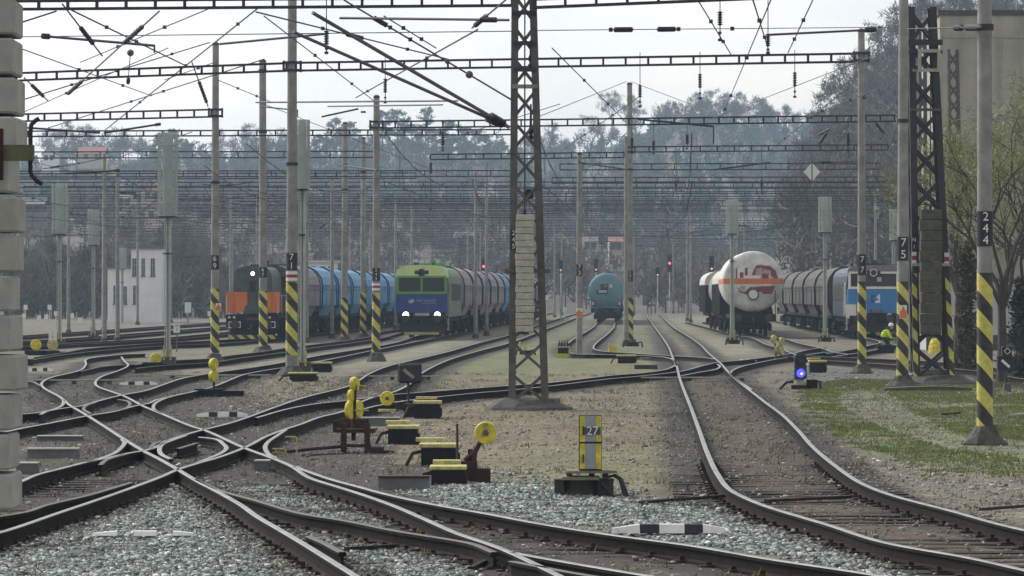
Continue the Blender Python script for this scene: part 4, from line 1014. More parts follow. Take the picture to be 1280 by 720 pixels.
L4, d4, s4, c4_ = lattice('hazy far lattice mast seen through the black lattice mast', 1147, 1160, 430, zat(40, dist(436)), 1148, 1158, M_STEEL_OLD, 16, .14, d=dist(436))

# stack of weights at the left edge, very near
DW = 13.0
weights('near column of big concrete tension weights filling the left edge of the picture', -42, -50, 637, 14, 132, DW, mat('weight_concrete', (.38, .375, .335), .92, 0, .2, 9, .35), 4.5)
t = thing('weight_guide', 'flat steel guide with bent dark rod clamped round the near weights on the left edge', 'guide')
a = at(42, 191, DW - .3)
b = MB(); b.box((a.x - .42, a.y, a.z), (.84, .05, 19 * DW / F)); b.build('guide_plate', mat('mossy_steel', (.12, .12, .075), .9, 0, .3, 12), t)
b = MB(); b.tube([at(x, y, DW - .24) for x, y in ((49, 148), (44, 151), (39, 156), (38, 166), (38, 215), (41, 221), (47, 227), (53, 230))], .0075, 8); b.build('guide_rod', M_STEEL_DK, t)
b = MB(); b.box(at(0, 193, DW - .33) , (.02, .03, .17)); b.build('guide_bolt', M_RUST, t)
mast('concrete mast outside the left edge that holds the near weights', -330, 0, 9.5, 96, d=13.6, wtop=80, group=GM)

# ------------------------------------------------------------------ gantry beams across the yard
GB = 'steel beams spanning the yard tracks'
M_BEAMF = mat('far_beam_haze_grey', (.05, .048, .055), .8, 0, .3, 3)  # beam steel lightened for the far rows, distance haze put into the colour
def beam(label, p0, p1, sep, pitch, detail=True, th=.055, name='gantry_beam'):
    """two flat chords with upright battens between two end points of the upper chord"""
    p0, p1 = Vector(p0), Vector(p1); L = (p1 - p0).length
    t = thing(name, label, 'gantry beam', p0, 0, GB); q = p1 - p0
    up = Vector((0, 0, -sep))
    if not detail:
        b = MB(); b.bar((0, 0, 0), q, .08, th); b.bar(up, q + up, .08, th)
        n = int(L / pitch)
        for i in range(n + 1): b.box(q * (i / n) + up / 2, (.05, .07, sep))
        return b.build('lattice_girder', M_BEAMF, t), t
    MB().bar((0, 0, 0), q, .22, th).build('chord', M_BEAM, t); MB().bar(up, q + up, .22, th).build('chord', M_BEAM, t)
    n = int(L / pitch); me = None
    for i in range(n + 1):
        if me is None:
            o = MB().box((0, 0, 0), (.06, .19, sep - th)).build('batten', M_BEAM, t); me = o.data
        else:
            o = bpy.data.objects.new('batten', me); COL.objects.link(o); o.parent = t
        o.location = q * (i / n) + up / 2
    return t
beam('nearest gantry beam along the top edge of the picture, left of the central lattice mast', at(-60, 2, 88), at(640, -3.5, 86), .185, .67)
beam('near gantry beam leaving the picture top to the right of the central lattice mast', at(668, -1, 85), at(980, -14, 84), .185, .67)
beam('second gantry beam crossing the whole picture, left part up to the mast with plate 71', at(20, 91.5, 119), at(358, 79, 116), .23, .67)
beam('second gantry beam crossing the whole picture, from the mast with plate 71 to the right mast', at(370, 78.5, 115.5), at(1068, 67, 111), .235, .67)
beam('third gantry beam, short left piece ending at the mast with plate 69', at(15, 143, 142), at(264, 137, 138), .26, .7)
beam('third gantry beam, right piece running from the central lattice mast to the mast with plate 75', at(474, 152, 142), at(1118, 144, 150), .24, .62)
beam('fourth gantry beam, left piece behind the tall teal signals', at(10, 164, 158), at(640, 162, 166), .22, .8)
beam('fourth gantry beam, middle piece ending at the mast with plate 241', at(538, 193, 180), at(780, 190.5, 182), .24, .8)
beam('fourth gantry beam, right piece starting at the mast with plate 241', at(790, 183.5, 182), at(1110, 181, 182), .25, .8)
fl = 'far gantry beam, one of the dense hazy row of beams low over the yard'
far_rows = [(190, 190, 10, 470), (200, 214, 10, 640), (205, 222, 690, 1110), (222, 228, 20, 1110), (238, 233, 30, 640), (246, 240, 640, 1110), (262, 246, 20, 1110), (280, 252, 300, 1110), (300, 259, 20, 1090), (322, 265, 240, 1080), (345, 272, 25, 1080), (370, 279, 60, 1075), (398, 286, 100, 1060), (430, 292, 140, 1050), (470, 299, 220, 1040), (520, 306, 350, 1030), (196, 205, 700, 1100), (212, 217, 20, 520), (230, 236, 640, 1110), (254, 243, 20, 640), (270, 249, 480, 1110), (290, 256, 20, 900), (310, 262, 640, 1090), (333, 268, 60, 700)]
for d, y, xa, xb in far_rows:
    _, t = beam(fl, at(xa, y, d), at(xb, y - .8, d * 1.002), .30, 1.1, False, .06)
# far masts in the rows behind
gf = 'far masts standing between the yard tracks'
mp = None
for i, (d, y, xa, xb) in enumerate(far_rows):
    for j, x0 in enumerate(() if i > 15 else (-35, -29.5, -20.8, -10.7, -2.4, 6.4, 11.7, 17.2, 24.3)):
        X = yard(x0, d); px = 640 + F * X / d
        if px < 25 or px > 1115 or (d < 300 and 860 < px < 1060) or (i * 3 + j * 2) % 5 not in (0, 2) or d < 215 and 520 < px < 700: continue
        if mp is None:
            mp = thing('far_mast', 'x', 'mast', (0, 0, 0), 0, gf)
            MB().lathe([(.13, 0), (.10, 5), (.08, 10)], n=8).build('pole', M_CONC_POLE, mp)
            MB().lathe([(.22, -.05), (.18, .2), (.15, .3)], n=8).build('footing', M_CONC_DK, mp); o = mp
        else: o = dup(mp)
        o.location = (X, d, GZ); o.scale = (1, 1, (zat(y, d) + RND.uniform(.2, 1.6) - GZ) / 10)
        o['label'] = 'far grey mast among the dense hazy rows of masts deep in the yard'

# ------------------------------------------------------------------ insulators, wires, arms
def ins_prof(r, h, n=6):
    p = [(.012, 0)]
    for i in range(n):
        z = h * (i + .5) / n; p += [(r * .45, z - h / n * .4), (r, z - h / n * .15), (r, z + h / n * .15), (r * .45, z + h / n * .4)]
    return p + [(.012, h)]
GI = 'insulator strings hanging from the beams'
def hanger(label, px, d, ytop, yi0, yi1, yend, r=.055):
    p = at(px, ytop, d); t = thing('insulator_string', label, 'insulator', p, 0, GI); Z = lambda y: zat(y, d) - p.z
    MB().tube([(0, 0, .15), (0, 0, Z(yi0))], .012, 5).build('hanger_rod', M_WIRE, t)
    MB().lathe(ins_prof(r, Z(yi0) - Z(yi1)), c=(0, 0, Z(yi1)), n=10).build('insulator', M_INS, t)
    b = MB(); b.tube([(0, 0, Z(yi1)), (0, 0, Z(yend))], .014, 5); b.box((0, 0, Z(yend)), (.09, .05, .06)); b.box((0, 0, (Z(yi1) + Z(yend)) / 2), (.07, .05, .05)); b.build('clamp', M_STEEL_DK, t)
    return t
for px, d, a, b_, c, e, lb in ((800, 113, 72, 106, 122, 133, 'dark insulator hanging from the second gantry beam, first right of the central lattice mast'), (875, 112.5, 71, 92, 110, 123, 'dark insulator hanging from the second gantry beam, second right of the central lattice mast'),
                               (993.5, 112, 69, 90, 108, 121, 'dark insulator hanging from the right end of the second gantry beam'), (481.5, 115, 78, 98, 116, 128, 'dark insulator hanging from the second gantry beam left of the central lattice mast'),
                               (900, 85, -5, 14, 32, 50, 'large insulator hanging at the top edge, right of the centre'), (960, 90, 0, 42, 58, 66, 'insulator at the top edge left of the thin tube arm'),
                               (408, 86, 3, 38, 56, 66, 'insulator hanging below the nearest beam beside the mast with plate 71'),
                               (553.5, 150, 155, 164, 182, 188, 'slim insulator hanging over the pines left of the central lattice mast'), (859, 152, 150, 168, 180, 186, 'insulator below the third beam over the main track'), (817, 152, 150, 176, 188, 192, 'insulator below the third beam beside the mast with plate 241'),
                               (1060, 152, 146, 166, 182, 190, 'insulator below the third beam near the right hand masts'), (790, 152, 150, 172, 186, 191, 'insulator directly above the mast with plate 241'),
                               (538.5, 180, 198, 203, 217, 262, 'insulator hanging at the free end of the fourth beam'), (952, 183, 186, 226, 234, 240, 'small insulator in front of the steep wooded hill'), (845, 183, 186, 226, 233, 238, 'small insulator over the main track far back')):
    hanger(lb, px, d, a, b_, c, e, .06 if d < 130 else .075)
GW = 'overhead wires strung over the yard'
def sagpts(a, b, sag, n=14):
    return [a + (b - a) * (i / n) - Vector((0, 0, sag * 4 * (i / n) * (1 - i / n))) for i in range(n + 1)]
def wire(label, p0, p1, d0, d1, r=.021, sag=0.0, ins=(), ball=(), clamps=(), drops=0):
    a, b = at(*p0, d0), at(*p1, d1)
    t = thing('overhead_wire', label, 'wire', a, 0, GW)
    pts = [p - a for p in sagpts(a, b, sag)]
    MB().tube(pts, r, 5).build('wire', M_WIRE, t)
    q = b - a; u = q.normalized()
    for f0, f1 in ins:
        x0, x1 = q * f0, q * f1
        prof = ins_prof(.062, (x1 - x0).length, 7); bb = MB(); bb.lathe(prof, n=9)
        M = u.to_track_quat('Z', 'Y').to_matrix()
        bb.v = [tuple(M @ Vector(v) + x0 - Vector((0, 0, sag * 4 * f0 * (1 - f0)))) for v in bb.v]; bb.build('insulator', M_INS, t)
    for f, rr in ball:
        c = q * f - Vector((0, 0, sag * 4 * f * (1 - f)))
        bb = MB(); bb.lathe([(.01, -rr)] + [(rr * math.cos(k), rr * math.sin(k)) for k in np.linspace(-1.4, 1.4, 9)] + [(.01, rr)], c=c, n=14); bb.build('balance_ball', M_STEEL_OLD, t, smooth=True)
    for f in clamps:
        c = q * f - Vector((0, 0, sag * 4 * f * (1 - f))); MB().box(c, (.09, .06, .09)).build('clamp', M_STEEL_DK, t)
    return t
wire('thin wire rising from the weights on the left to the mast with plate 69', (24, 126), (262, 53), 120, 137, ins=(), clamps=(.25, .78))
wire('wire with a long insulator running down from the nearest beam over the left tracks', (78, 5), (128, 70), 88, 100, ins=((.42, .74),))
wire('wire with a long insulator crossing the left tracks from upper right to lower left', (199, 14), (84, 118), 88, 118, ins=((.14, .32), (.80, .99)))
wire('thin wire falling from the nearest beam on the left to the second beam', (90, 13), (236, 84), 88, 117, clamps=(.24, .48))
wire('long level span wire across the left part, just under the nearest beam', (20, 46), (640, 39), 100, 98, r=.013)
wire('thin wire rising steeply to the right near the mast with plate 69', (132, 162), (325, 8), 150, 100, clamps=(.3, .62, .9))
wire('wire climbing from the left over the third beam towards the second beam', (60, 160), (330, 74), 150, 115, clamps=(.45, .6))
wire('short insulator wire left of the mast with plate 69', (240, 78), (260, 133), 118, 137, ins=((.4, .9),))
wire('wire with insulator hanging down from the second beam on the far left', (30, 97), (60, 126), 119, 128, ins=((.3, .8),))
wire('upper thin wire leaving the weights on the left edge', (20, 30), (70, 14), 86, 88)
wire('long wire falling from the top left to the small black insulator near the centre', (320, 15), (560, 74), 90, 112, ins=((.42, .5),), clamps=(.3, .75))
wire('wire with two grey balls falling from the top edge to the central lattice mast', (430, 0), (640, 125), 86, 84, ball=((.62, .055), (.75, .085)), clamps=(.28, .4), ins=((.18, .26),))
wire('wire rising to the right into the black insulator at the central lattice mast', (445, 122), (597, 37), 140, 84, clamps=(.15, .7))
wire('wire with black insulator tied to the central lattice mast from the upper right', (632, 0), (590, 35), 82, 90, ins=((.55, .9),))
wire('thick level stay between the top insulator and the central lattice mast', (425, 22.5), (636, 25), 86, 82, r=.03, ins=((.84, .93),))
wire('level wire with two small insulators right of the central lattice mast', (669, 38), (1112, 34), 83, 96, r=.010, ins=((.20, .245), (.315, .36)), clamps=(.19, .37, .52))
wire('wire falling from the mast with plate 241 to the left', (783, 102), (668, 148), 184, 130, r=.016)
wire('wire falling from the mast with plate 241 to the right', (789, 102), (905, 146), 184, 150, r=.016)
wire('steep contact wire of the main track rising out of the top edge', (902, 147), (966, -6), 150, 62, r=.012, clamps=(.15, .35, .7))
wire('thin wire rising from the third beam towards the thick mast with plate 75', (880, 152), (1107, 64), 150, 100, r=.012)
wire('short stay with dark clamps tied to the mast with plate 244', (1135, 36), (1226, 34), 92, 62.3, r=.012, ins=((.74, .80), (.86, .99)))
wire('wire falling from the second beam behind the slim masts', (330, 130), (560, 220), 150, 190, r=.014, clamps=(.3,))
wire('pale wire slanting over the pale blue tank wagon', (735, 250), (862, 196), 240, 185, r=.02)
wire('thin wire low over the left signals rising to the right', (150, 196), (240, 165), 170, 158)
wire('wire with insulator left of the banded mast, low over the blue hoppers', (400, 285), (470, 225), 200, 170, ins=((0, .12),))
wire('wire with insulator low over the left hopper wagons beside the mast with plate 67', (320, 280), (350, 255), 190, 160, ins=((.1, .5),))
for i, (a, b_, dd, e) in enumerate((((1040, 160), (1020, 170), 150, 160), ((1022, 183), (1036, 162), 160, 150), ((1092, 150), (1106, 168), 150, 160))):
    wire('short insulator wire under the third beam before the steep hill', a, b_, dd, e, ins=((.2, .8),))
wire('wire carrying a small dark ball beside the far right concrete mast', (1078, 121), (1081, 121), 118, 118, r=.02, ball=((.7, .085),))
wire('wire with a dark ball hanging over the left tracks', (160, 104), (163, 66), 118, 110, r=.014, ball=((1.0, .1),), ins=((.02, .14),))
for i, (p0, p1, e0, e1, lb) in enumerate((((24, 60), (190, 120), 90, 137, 'wire falling across the left sky from the weights'), ((100, 78), (268, 8), 119, 87, 'wire climbing from the second to the nearest beam on the left'), ((30, 140), (210, 60), 142, 110, 'wire climbing steadily over the far left sky'),
        ((272, 100), (340, 128), 137, 150, 'short wire between the masts with plates 69 and 67'), ((205, 100), (268, 78), 130, 118, 'wire rising to the second beam beside the mast with plate 69'), ((330, 20), (470, 128), 90, 140, 'wire falling past the mast with plate 71 towards the slim masts'),
        ((480, 20), (545, 60), 86, 95, 'wire below the nearest beam towards the black insulator'), ((540, 180), (700, 130), 180, 130, 'wire rising over the pines behind the central lattice mast'), ((700, 190), (800, 120), 180, 150, 'wire rising beside the mast with plate 241'),
        ((1000, 150), (1100, 110), 150, 110, 'wire rising over the steep hill to the thick mast with plate 75'), ((940, -4), (960, 60), 70, 112, 'thin wire dropping from the top edge left of the tube arm'), ((1018, -4), (985, 66), 84, 111, 'thin wire dropping from the top edge to the second beam on the right'),
        ((870, -4), (915, 70), 84, 111, 'faint wire falling from the top edge over the main track'), ((1060, 110), (960, 190), 115, 183, 'wire falling to the left over the steep hill'), ((690, 60), (780, 150), 100, 151, 'faint wire falling between the second and third beams right of the lattice mast'),
        ((30, 200), (200, 240), 175, 230, 'wire low over the left slope'), ((560, 215), (640, 240), 200, 246, 'wire low behind the central lattice mast'), ((800, 260), (900, 215), 240, 190, 'wire low over the main track'))):
    wire(lb, p0, p1, e0, e1, .016, clamps=(.35, .7))
for i in range(34):
    d0 = RND.uniform(185, 430); x0 = RND.uniform(30, 900); L = RND.uniform(60, 240); y0 = 368 - RND.uniform(4.6, 7.6) * F / d0 + 11; d1_ = d0 + RND.uniform(-25, 40)
    wire('thin far wire strung among the hazy beams over the yard', (x0, y0), (min(x0 + L, 1110), y0 + RND.uniform(-16, 16)), d0, d1_, .026, sag=RND.uniform(0, .5), ins=((.1, .22),) if i % 3 == 0 else (), clamps=(.5,))
# catenaries along the tracks: carrier, contact wire and droppers
def catenary(label, x0, dS, dE, step=48, zc=5.7, zm=7.1, k=YK):
    a = Vector((yard(x0, dS), dS, zc)); t = thing('track_catenary', label, 'contact line', a, 0, 'contact lines above the yard tracks')
    mb, cb, db = MB(), MB(), MB(); d = dS
    while d < dE:
        e = min(d + step, dE); z = .22 if int((d - dS) / step) % 2 else -.22
        p, q = Vector((yard(x0, d) + z, d, zm)), Vector((yard(x0, e) - z, e, zm))
        mp_ = [v - a for v in sagpts(p, q, .75, 8)]; mb.tube(mp_, .017, 4)
        cp = [Vector((yard(x0, d) + z, d, zc)) - a, Vector((yard(x0, e) - z, e, zc)) - a]; cb.tube(cp, .015, 4)
        for i in (1, 3, 5, 7):
            f = i / 8; MB().tube([mp_[i], cp[0] + (cp[1] - cp[0]) * f], .009, 3).build('dropper', M_WIRE, t)
        d = e
    mb.build('carrier_wire', M_WIRE, t); cb.build('contact_wire', M_WIRE, t)
for x0, dS, lb in ((-13.1, 150, 'orange locomotive'), (-8.6, 140, 'empty dark track beside the hopper wagons'), (-5.0, 120, 'green and blue locomotive'), (-.15, 112, 'middle track left of the pale blue tank wagon'), (4.3, 112, 'pale blue tank wagon'), (8.8, 112, 'main track'), (14.0, 150, 'white tank wagon'), (20.3, 150, 'blue locomotive on the right'), (-18.6, 150, 'first empty track on the left'), (-23.4, 150, 'second empty track on the left')):
    catenary('contact line running back over the ' + lb, x0, dS, 540)
# tube arms
GA = 'tube arms carrying the wires'
def arm(label, p0, p1, d0, d1, r, drop=None, ins0=None, m=None):
    a, b = at(*p0, d0), at(*p1, d1); t = thing('tube_arm', label, 'arm', a, 0, GA)
    MB().tube([Vector((0, 0, 0)), b - a], r, 8).build('tube', m or M_TUBE, t)
    if drop: MB().tube([b - a, at(*drop, d1) - a], r * .7, 6).build('drop_bracket', M_STEEL_DK, t)
    if ins0:
        q = b - a; x0, x1 = q * ins0[0], q * ins0[1]; bb = MB(); bb.lathe(ins_prof(.10 if d0 < 100 else .08, (x1 - x0).length, 7), n=10); M = q.normalized().to_track_quat('Z', 'Y').to_matrix()
        bb.v = [tuple(M @ Vector(v) + x0) for v in bb.v]; bb.build('insulator', M_INS, t)
    return t
arm('upper thick pale tube arm slanting down to the central lattice mast', (391, 16), (636, 159), 78, 82, .042, ins0=(.90, .97))
arm('lower thick pale tube arm slanting down to the central lattice mast', (367, 40), (632, 157), 78.5, 82, .036, ins0=(.91, .975))
arm('dark tube arm floating over the left tracks with its end bent down', (53, 45), (193, 57), 100, 98, .034, (193, 66), (.0, .06), M_STEEL_DK)
arm('dark tube arm between the mast with plate 69 and the mast with plate 71', (275, 55), (410, 42), 112, 108, .034, None, None, M_STEEL_DK)
arm('long level pale tube behind the slim masts, left of the central lattice mast', (320, 128), (572, 126), 140, 128, .03)
arm('second level pale tube just under the first behind the slim masts', (410, 133), (553, 131), 140, 128, .026)
arm('dark tube arm above the third beam left, sloping to the weights', (24, 159), (125, 166), 150, 150, .04, None, None, M_STEEL_DK)
arm('dark tube arm rising to the right over the left signals', (130, 166), (201, 155), 150, 150, .04, None, (.9, 1.0), M_STEEL_DK)
arm('dark slanting tube arm below the third beam on the right', (797, 149), (892, 158), 150, 150, .04, (892, 180), None, M_STEEL_DK)
arm('dark slanting tube arm with bent end above the second banded mast', (325, 133), (372, 138), 152, 148, .03, (372, 146), None, M_STEEL_DK)
arm('dark tube arm behind the mast with plate 71 left of the pines', (402, 146), (448, 136), 150, 150, .035, None, None, M_STEEL_DK)
arm('tube arm fixed to the grey mast with plate 73', (724, 203), (784, 212), 154, 185, .035, None, None, M_STEEL_DK)
arm('tube arm left of the steep hill rising to the right', (893, 212), (963, 203), 200, 200, .045, None, None, M_STEEL_DK)
arm('dark tube arm over the left slope low behind the teal signals', (82, 217), (150, 213), 175, 175, .045, None, (.9, 1.0), M_STEEL_DK)
arm('thin dark tube arm pointing at the top of the right concrete mast', (960, 43.5), (1095, 37), 112, 118, .034, None, (.9, .99), M_STEEL_DK)
arm('tube arm on the thin mast behind the banded mast', (424, 206), (472, 213), 195, 141, .04, None, None, M_STEEL_DK)
# white diamond board hanging over the tracks on the right
p = at(1015, 215, 128); t = thing('diamond_sign', 'white diamond board hanging over the tracks before the steep hill', 'sign', p)
for s in (-1, 1): MB().ext([(s * .02, -.29), (s * .02, .29), (s * .28, 0)], -.012, .012).build('board_half', M_WHITE, t)
b = MB(); b.tube([(0, 0, -.3), (0, 0, .36)], .016, 6); b.tube([(0, 0, .34), (.3, 0, .33)], .012, 5); b.lathe(ins_prof(.05, .36, 6), n=8); b.v[-8 * 26:] = [(v[2] + .3, v[1], v[0] + .33) for v in b.v[-8 * 26:]]; b.tube([(.66, 0, .33), (1.9, 0, .36)], .012, 5); b.build('holder', M_STEEL_DK, t)

# ------------------------------------------------------------------ tall signals seen from behind, with ladder cages
GS = 'tall teal signals seen from behind'
def tall_signal(label, px, by, ytop, ybot, wpx, base=True, taper=False):
    d = dist(by); s = F / d; t = thing('tall_signal', label, 'signal', ((px - 640) / s, d, GZ), 0, GS); Z = lambda y: zat(y, d) - GZ
    zt, zb = Z(ytop), Z(ybot); ww = wpx / s
    b = MB(); b.box((-.05, 0, zt / 2), (.06, .13, zt)); b.box((.05, 0, zt / 2), (.06, .13, zt)); b.box((0, .03, zt / 2), (.05, .05, zt))
    b.build('post', M_TEALGREY, t)
    MB().box((.02, -.10, (zt + zb) / 2), (ww * .52, .10, zt - zb)).build('signal_case', M_TEAL, t, bevel=.02)
    c = MB()
    nv = 15
    for i in range(nv):
        a = math.pi * i / (nv - 1); c.bar((-math.cos(a) * ww / 2, -.12 - math.sin(a) * .42, zb), (-math.cos(a) * ww / 2, -.12 - math.sin(a) * .42, zt), .034, .034)
    for k in range(int((zt - zb) / .5) + 1):
        z = zb + k * .5; c.tube([(-math.cos(a) * ww / 2, -.12 - math.sin(a) * .42, z) for a in np.linspace(0, math.pi, 9)], .018, 4)
    c.build('ladder_cage', M_CAGE, t)
    l_ = MB()
    for sx in (-.11, .11): l_.bar((sx, -.2, 0.2), (sx, -.2, zb), .02, .02)
    for k in range(int((zb - .2) / .3)): l_.bar((-.11, -.2, .35 + k * .3), (.11, -.2, .35 + k * .3), .016, .016)
    l_.build('ladder', M_TEALGREY, t)
    MB().box((0, -.2, zb - .03), (ww * .8, .5, .05)).build('platform', M_STEEL_DK, t); MB().box((0, -.1, zb * .75), (ww * .5, .2, .05)).build('step_bracket', M_STEEL_DK, t)
    if base:
        MB().box((0, -.02, .14), (.55, .45, .4)).build('base_block', M_CONC_DK, t)
        for sx in (-.12, .12): MB().box((sx, -.28, .48), (.07, .03, .5)).build('yellow_guard', M_YEL_PALE, t)
    return t
tall_signal('tallest teal signal, left of the orange locomotive, yellow edged box at its foot', 210, 458, 166, 270, 24)
tall_signal('teal signal half hidden behind the mast with plate 71', 378, 466, 150, 236, 18)
tall_signal('leftmost teal signal next to the stacked weights', 74.5, 432, 230, 292, 19)
tall_signal('small teal signal between the leftmost one and the white building', 117, 424, 262, 306, 14)
tall_signal('hazy teal signal directly before the white tank wagon', 915, 430, 250, 292, 15)
tall_signal('teal signal standing before the grey wagons left of the blue locomotive', 1031, 427, 246, 290, 16)
tall_signal('pointed little signal in front of the white building', 153, 404, 310, 336, 10, False)
tall_signal('teal signal behind the mast with plate 75', 1117, 424, 262, 300, 10)
# far light signals with glowing red lamps
GR = 'far light signals between the tracks'
M_REDL = mat('red_signal_lamp', (.6, .05, .06), .3, 0, 0, emit=((1, .08, .12), 2.2)); M_DIML = mat('dim_signal_lamp', (.6, .45, .4), .4, 0, 0, emit=((1, .6, .5), .35))
def light_signal(label, px, yc, d, lit, hpx=16, wpx=6):
    s = F / d; t = thing('light_signal', label, 'signal', ((px - 640) / s, d, GZ), 0, GR); z = zat(yc, d) - GZ; h = hpx / s; w_ = wpx / s
    b = MB(); nseg = max(3, int((z - h / 2) / .6))
    for i in range(nseg): b.lathe([(.065, (z - h / 2) * i / nseg), (.065, (z - h / 2) * (i + 1) / nseg)], n=8, m=i % 2)
    b.build('post', [M_WHITE_DIRTY, M_TEALGREY], t)
    MB().box((0, -.05, z), (w_, .12, h)).build('signal_head', M_BLACK, t, bevel=.03)
    for k, dz_ in enumerate((.3, 0, -.3)):
        on_ = (k == lit)
        o = MB().lathe([(w_ * .26, -.02), (w_ * .22, .02)], c=(0, -.125, z + dz_ * h), n=10, axis='y').build('lamp', (M_REDL if lit == 1 else M_DIML) if on_ else M_GLASS, t)
light_signal('light signal showing red above the hopper wagons behind the green locomotive', 604.5, 333, 330, 1, 20)
light_signal('light signal showing red over the main track', 837, 329, 395, 1, 22)
light_signal('dark light signal between the lattice mast and the grey mast with plate 73', 701, 333, 360, 2, 16, 5)
light_signal('dark light signal just above the pale blue tank wagon', 745, 332, 380, 2, 17, 5)
light_signal('light signal above the dark wagon with white cover', 889.5, 330, 340, 2, 20)
light_signal('short light signal left of the main track in the distance', 822, 340, 420, 2, 12, 5)
# ------------------------------------------------------------------ rolling stock
TH = -math.atan(YK)
GZL = -.02
M_GREEN = mat('fresh_green_paint', (.13, .36, .075), .5, 0, .15, 1.5)
M_LIME = mat('pale_lime_paint', (.66, .78, .36), .5, 0, .12, 2)
M_GREENSIDE = mat('faded_green_side', (.17, .24, .165), .6, 0, .25, 1.5)
M_NAVY = mat('navy_blue_paint', (.014, .055, .25), .45, 0, .3, 1.6)
M_CBLUE = mat('bright_blue_paint', (.03, .22, .52), .45, 0, .12, 2)
M_GREYROOF = mat('grey_loco_roof', (.20, .20, .20), .6, 0, .2, 2)
M_LGREY = mat('light_grey_paint', (.45, .45, .44), .6, 0, .15, 2)
M_HOODG = mat('dark_green_grey_paint', (.075, .095, .085), .6, 0, .35, 2)
M_OXIDE = mat('red_brown_paint', (.20, .055, .05), .65, 0, .25, 2)
M_LAMPW = mat('lit_headlight', (1, 1, 1), .3, 0, 0, emit=((1, .97, .92), 5.0))
M_LAMPD = mat('lamp_glass', (.5, .5, .47), .2, 0, 0)
M_GRILLE = mat('grille_dark', (.05, .06, .055), .7, 0, .3, 4)
GWAG = {'blue': mat('hopper_blue', (.12, .31, .55), .7, 0, .3, .8), 'mauve': mat('hopper_mauve_grey', (.29, .265, .295), .8, 0, .25, .8), 'grey': mat('hopper_grey', (.28, .285, .32), .8, 0, .25, .8), 'cyan': mat('hopper_pale_blue', (.15, .38, .58), .7, 0, .25, .8), 'dk': mat('covered_wagon_grey', (.085, .080, .072), .85, 0, .3, .8), 'rosy': mat('hopper_rosy_grey', (.34, .29, .30), .8, 0, .25, .8)}
def wheelset(t, y, r=.46):
    b = MB()
    for sx in (-1, 1):
        b.lathe([(r, sx * .70), (r, sx * .82)], c=(0, y, r), n=16, axis='x'); b.lathe([(r + .03, sx * .68), (r + .03, sx * .70)], c=(0, y, r), n=16, axis='x')
    b.tube([(-.8, y, r), (.8, y, r)], .08, 8)
    return b.build('wheelset', M_UNDER, t)
def bogie(t, y, wb=1.8, n=2):
    b = MB()
    for sx in (-1, 1):
        b.box((sx * .98, y, .62), (.16, wb + 1.0, .26))
        for i in range(n): b.box((sx * 1.0, y - wb / 2 + wb * i / (n - 1), .48), (.18, .36, .34))
        b.box((sx * 1.0, y, .46), (.2, .5, .22))
    b.box((0, y, .72), (1.9, .4, .22)); b.build('bogie', M_UNDER, t)
    for i in range(n): wheelset(t, y - wb / 2 + wb * i / (n - 1))
def buffers(t, y, sgn=-1, z=1.05):
    for sx in (-1, 1):
        MB().lathe([(.11, 0), (.10, sgn * .28), (.22, sgn * .30), (.24, sgn * .36), (.20, sgn * .39)], c=(sx * .875, y, z), n=14, axis='y').build('buffer', M_STEEL_DK, t)
    b = MB(); b.box((0, y + sgn * .12, z - .02), (.14, .3, .14)); b.tube([(0, y + sgn * .3, z), (0, y + sgn * .42, z - .16), (0, y + sgn * .36, z - .36)], .045, 6); b.build('coupling', M_STEEL_DK, t)
def arch(wd, z0, zs, zt, n=10, sh=.55):
    """loading-gauge outline: straight sides to zs, then a rounded roof to zt"""
    p = [(-wd, z0), (wd, z0), (wd, zs)]
    for i in range(1, n):
        a = math.pi * i / n; p.append((wd * (abs(math.cos(a)) ** sh) * (1 if math.cos(a) > 0 else -1), zs + (zt - zs) * math.sin(a) ** .8))
    return p + [(-wd, zs)]
def hopper(label, loc, col, group, L=11.6, kind='hopper', stripe=None):
    t = thing('hopper_wagon', label, 'wagon', loc, TH, group)
    b = MB(); w_ = 1.48
    body = [(-w_, 1.75), (w_, 1.75), (w_ + .02, 3.0), (w_ - .10, 3.45), (w_ - .42, 3.86), (.62, 4.08), (-.62, 4.08), (-w_ + .42, 3.86), (-w_ + .10, 3.45), (-w_ - .02, 3.0)]
    b.ext(body, .55, L - .55)
    b.ext([(-w_ * .75, 1.0), (w_ * .75, 1.0), (w_ * .96, 1.75), (-w_ * .96, 1.75)], 2.6, L - 2.6)
    b.build('body', GWAG[col], t)
    r = MB()
    for y in (.54, L - .54):
        n = len(body); r = MB()
        for i in range(1, n):
            p, q = body[i], body[(i + 1) % n]
            r.bar((p[0] * 1.012, y, p[1] + .01), (q[0] * 1.012, y, q[1] + .01), .06, .05)
        r.build('end_rib', M_UNDER, t)
    for y in (L * .3, L * .7):
        for sx in (-1, 1): MB().box((sx * (w_ + .02), y, 2.4), (.05, .08, 1.25)).build('side_rib', GWAG[col], t)
    for sx in (-1, 1): MB().box((sx * (w_ + .045), L / 2, 2.93), (.03, L - 1.2, .09)).build('side_band', stripe or M_NAVY, t); MB().box((sx * (w_ + .045), L / 2, 2.72), (.03, L - 1.2, .05)).build('side_band', stripe or M_NAVY, t)
    u = MB(); u.box((0, L / 2, 1.05), (2.5, L - .3, .18))
    for y in (.3, L - .3): u.box((0, y, 1.15), (2.6, .2, .5))
    u.build('underframe', M_UNDER, t)
    e = MB()
    for sx in (-.9, -.55): e.bar((sx, .12, 1.2), (sx, .5, 3.7), .05)
    for k in range(7): e.bar((-.9, .16 + k * .05, 1.5 + k * .33), (-.55, .16 + k * .05, 1.5 + k * .33), .04)
    e.build('ladder', M_LGREY, t)
    bogie(t, 1.9); bogie(t, L - 1.9); buffers(t, .2)
    return t
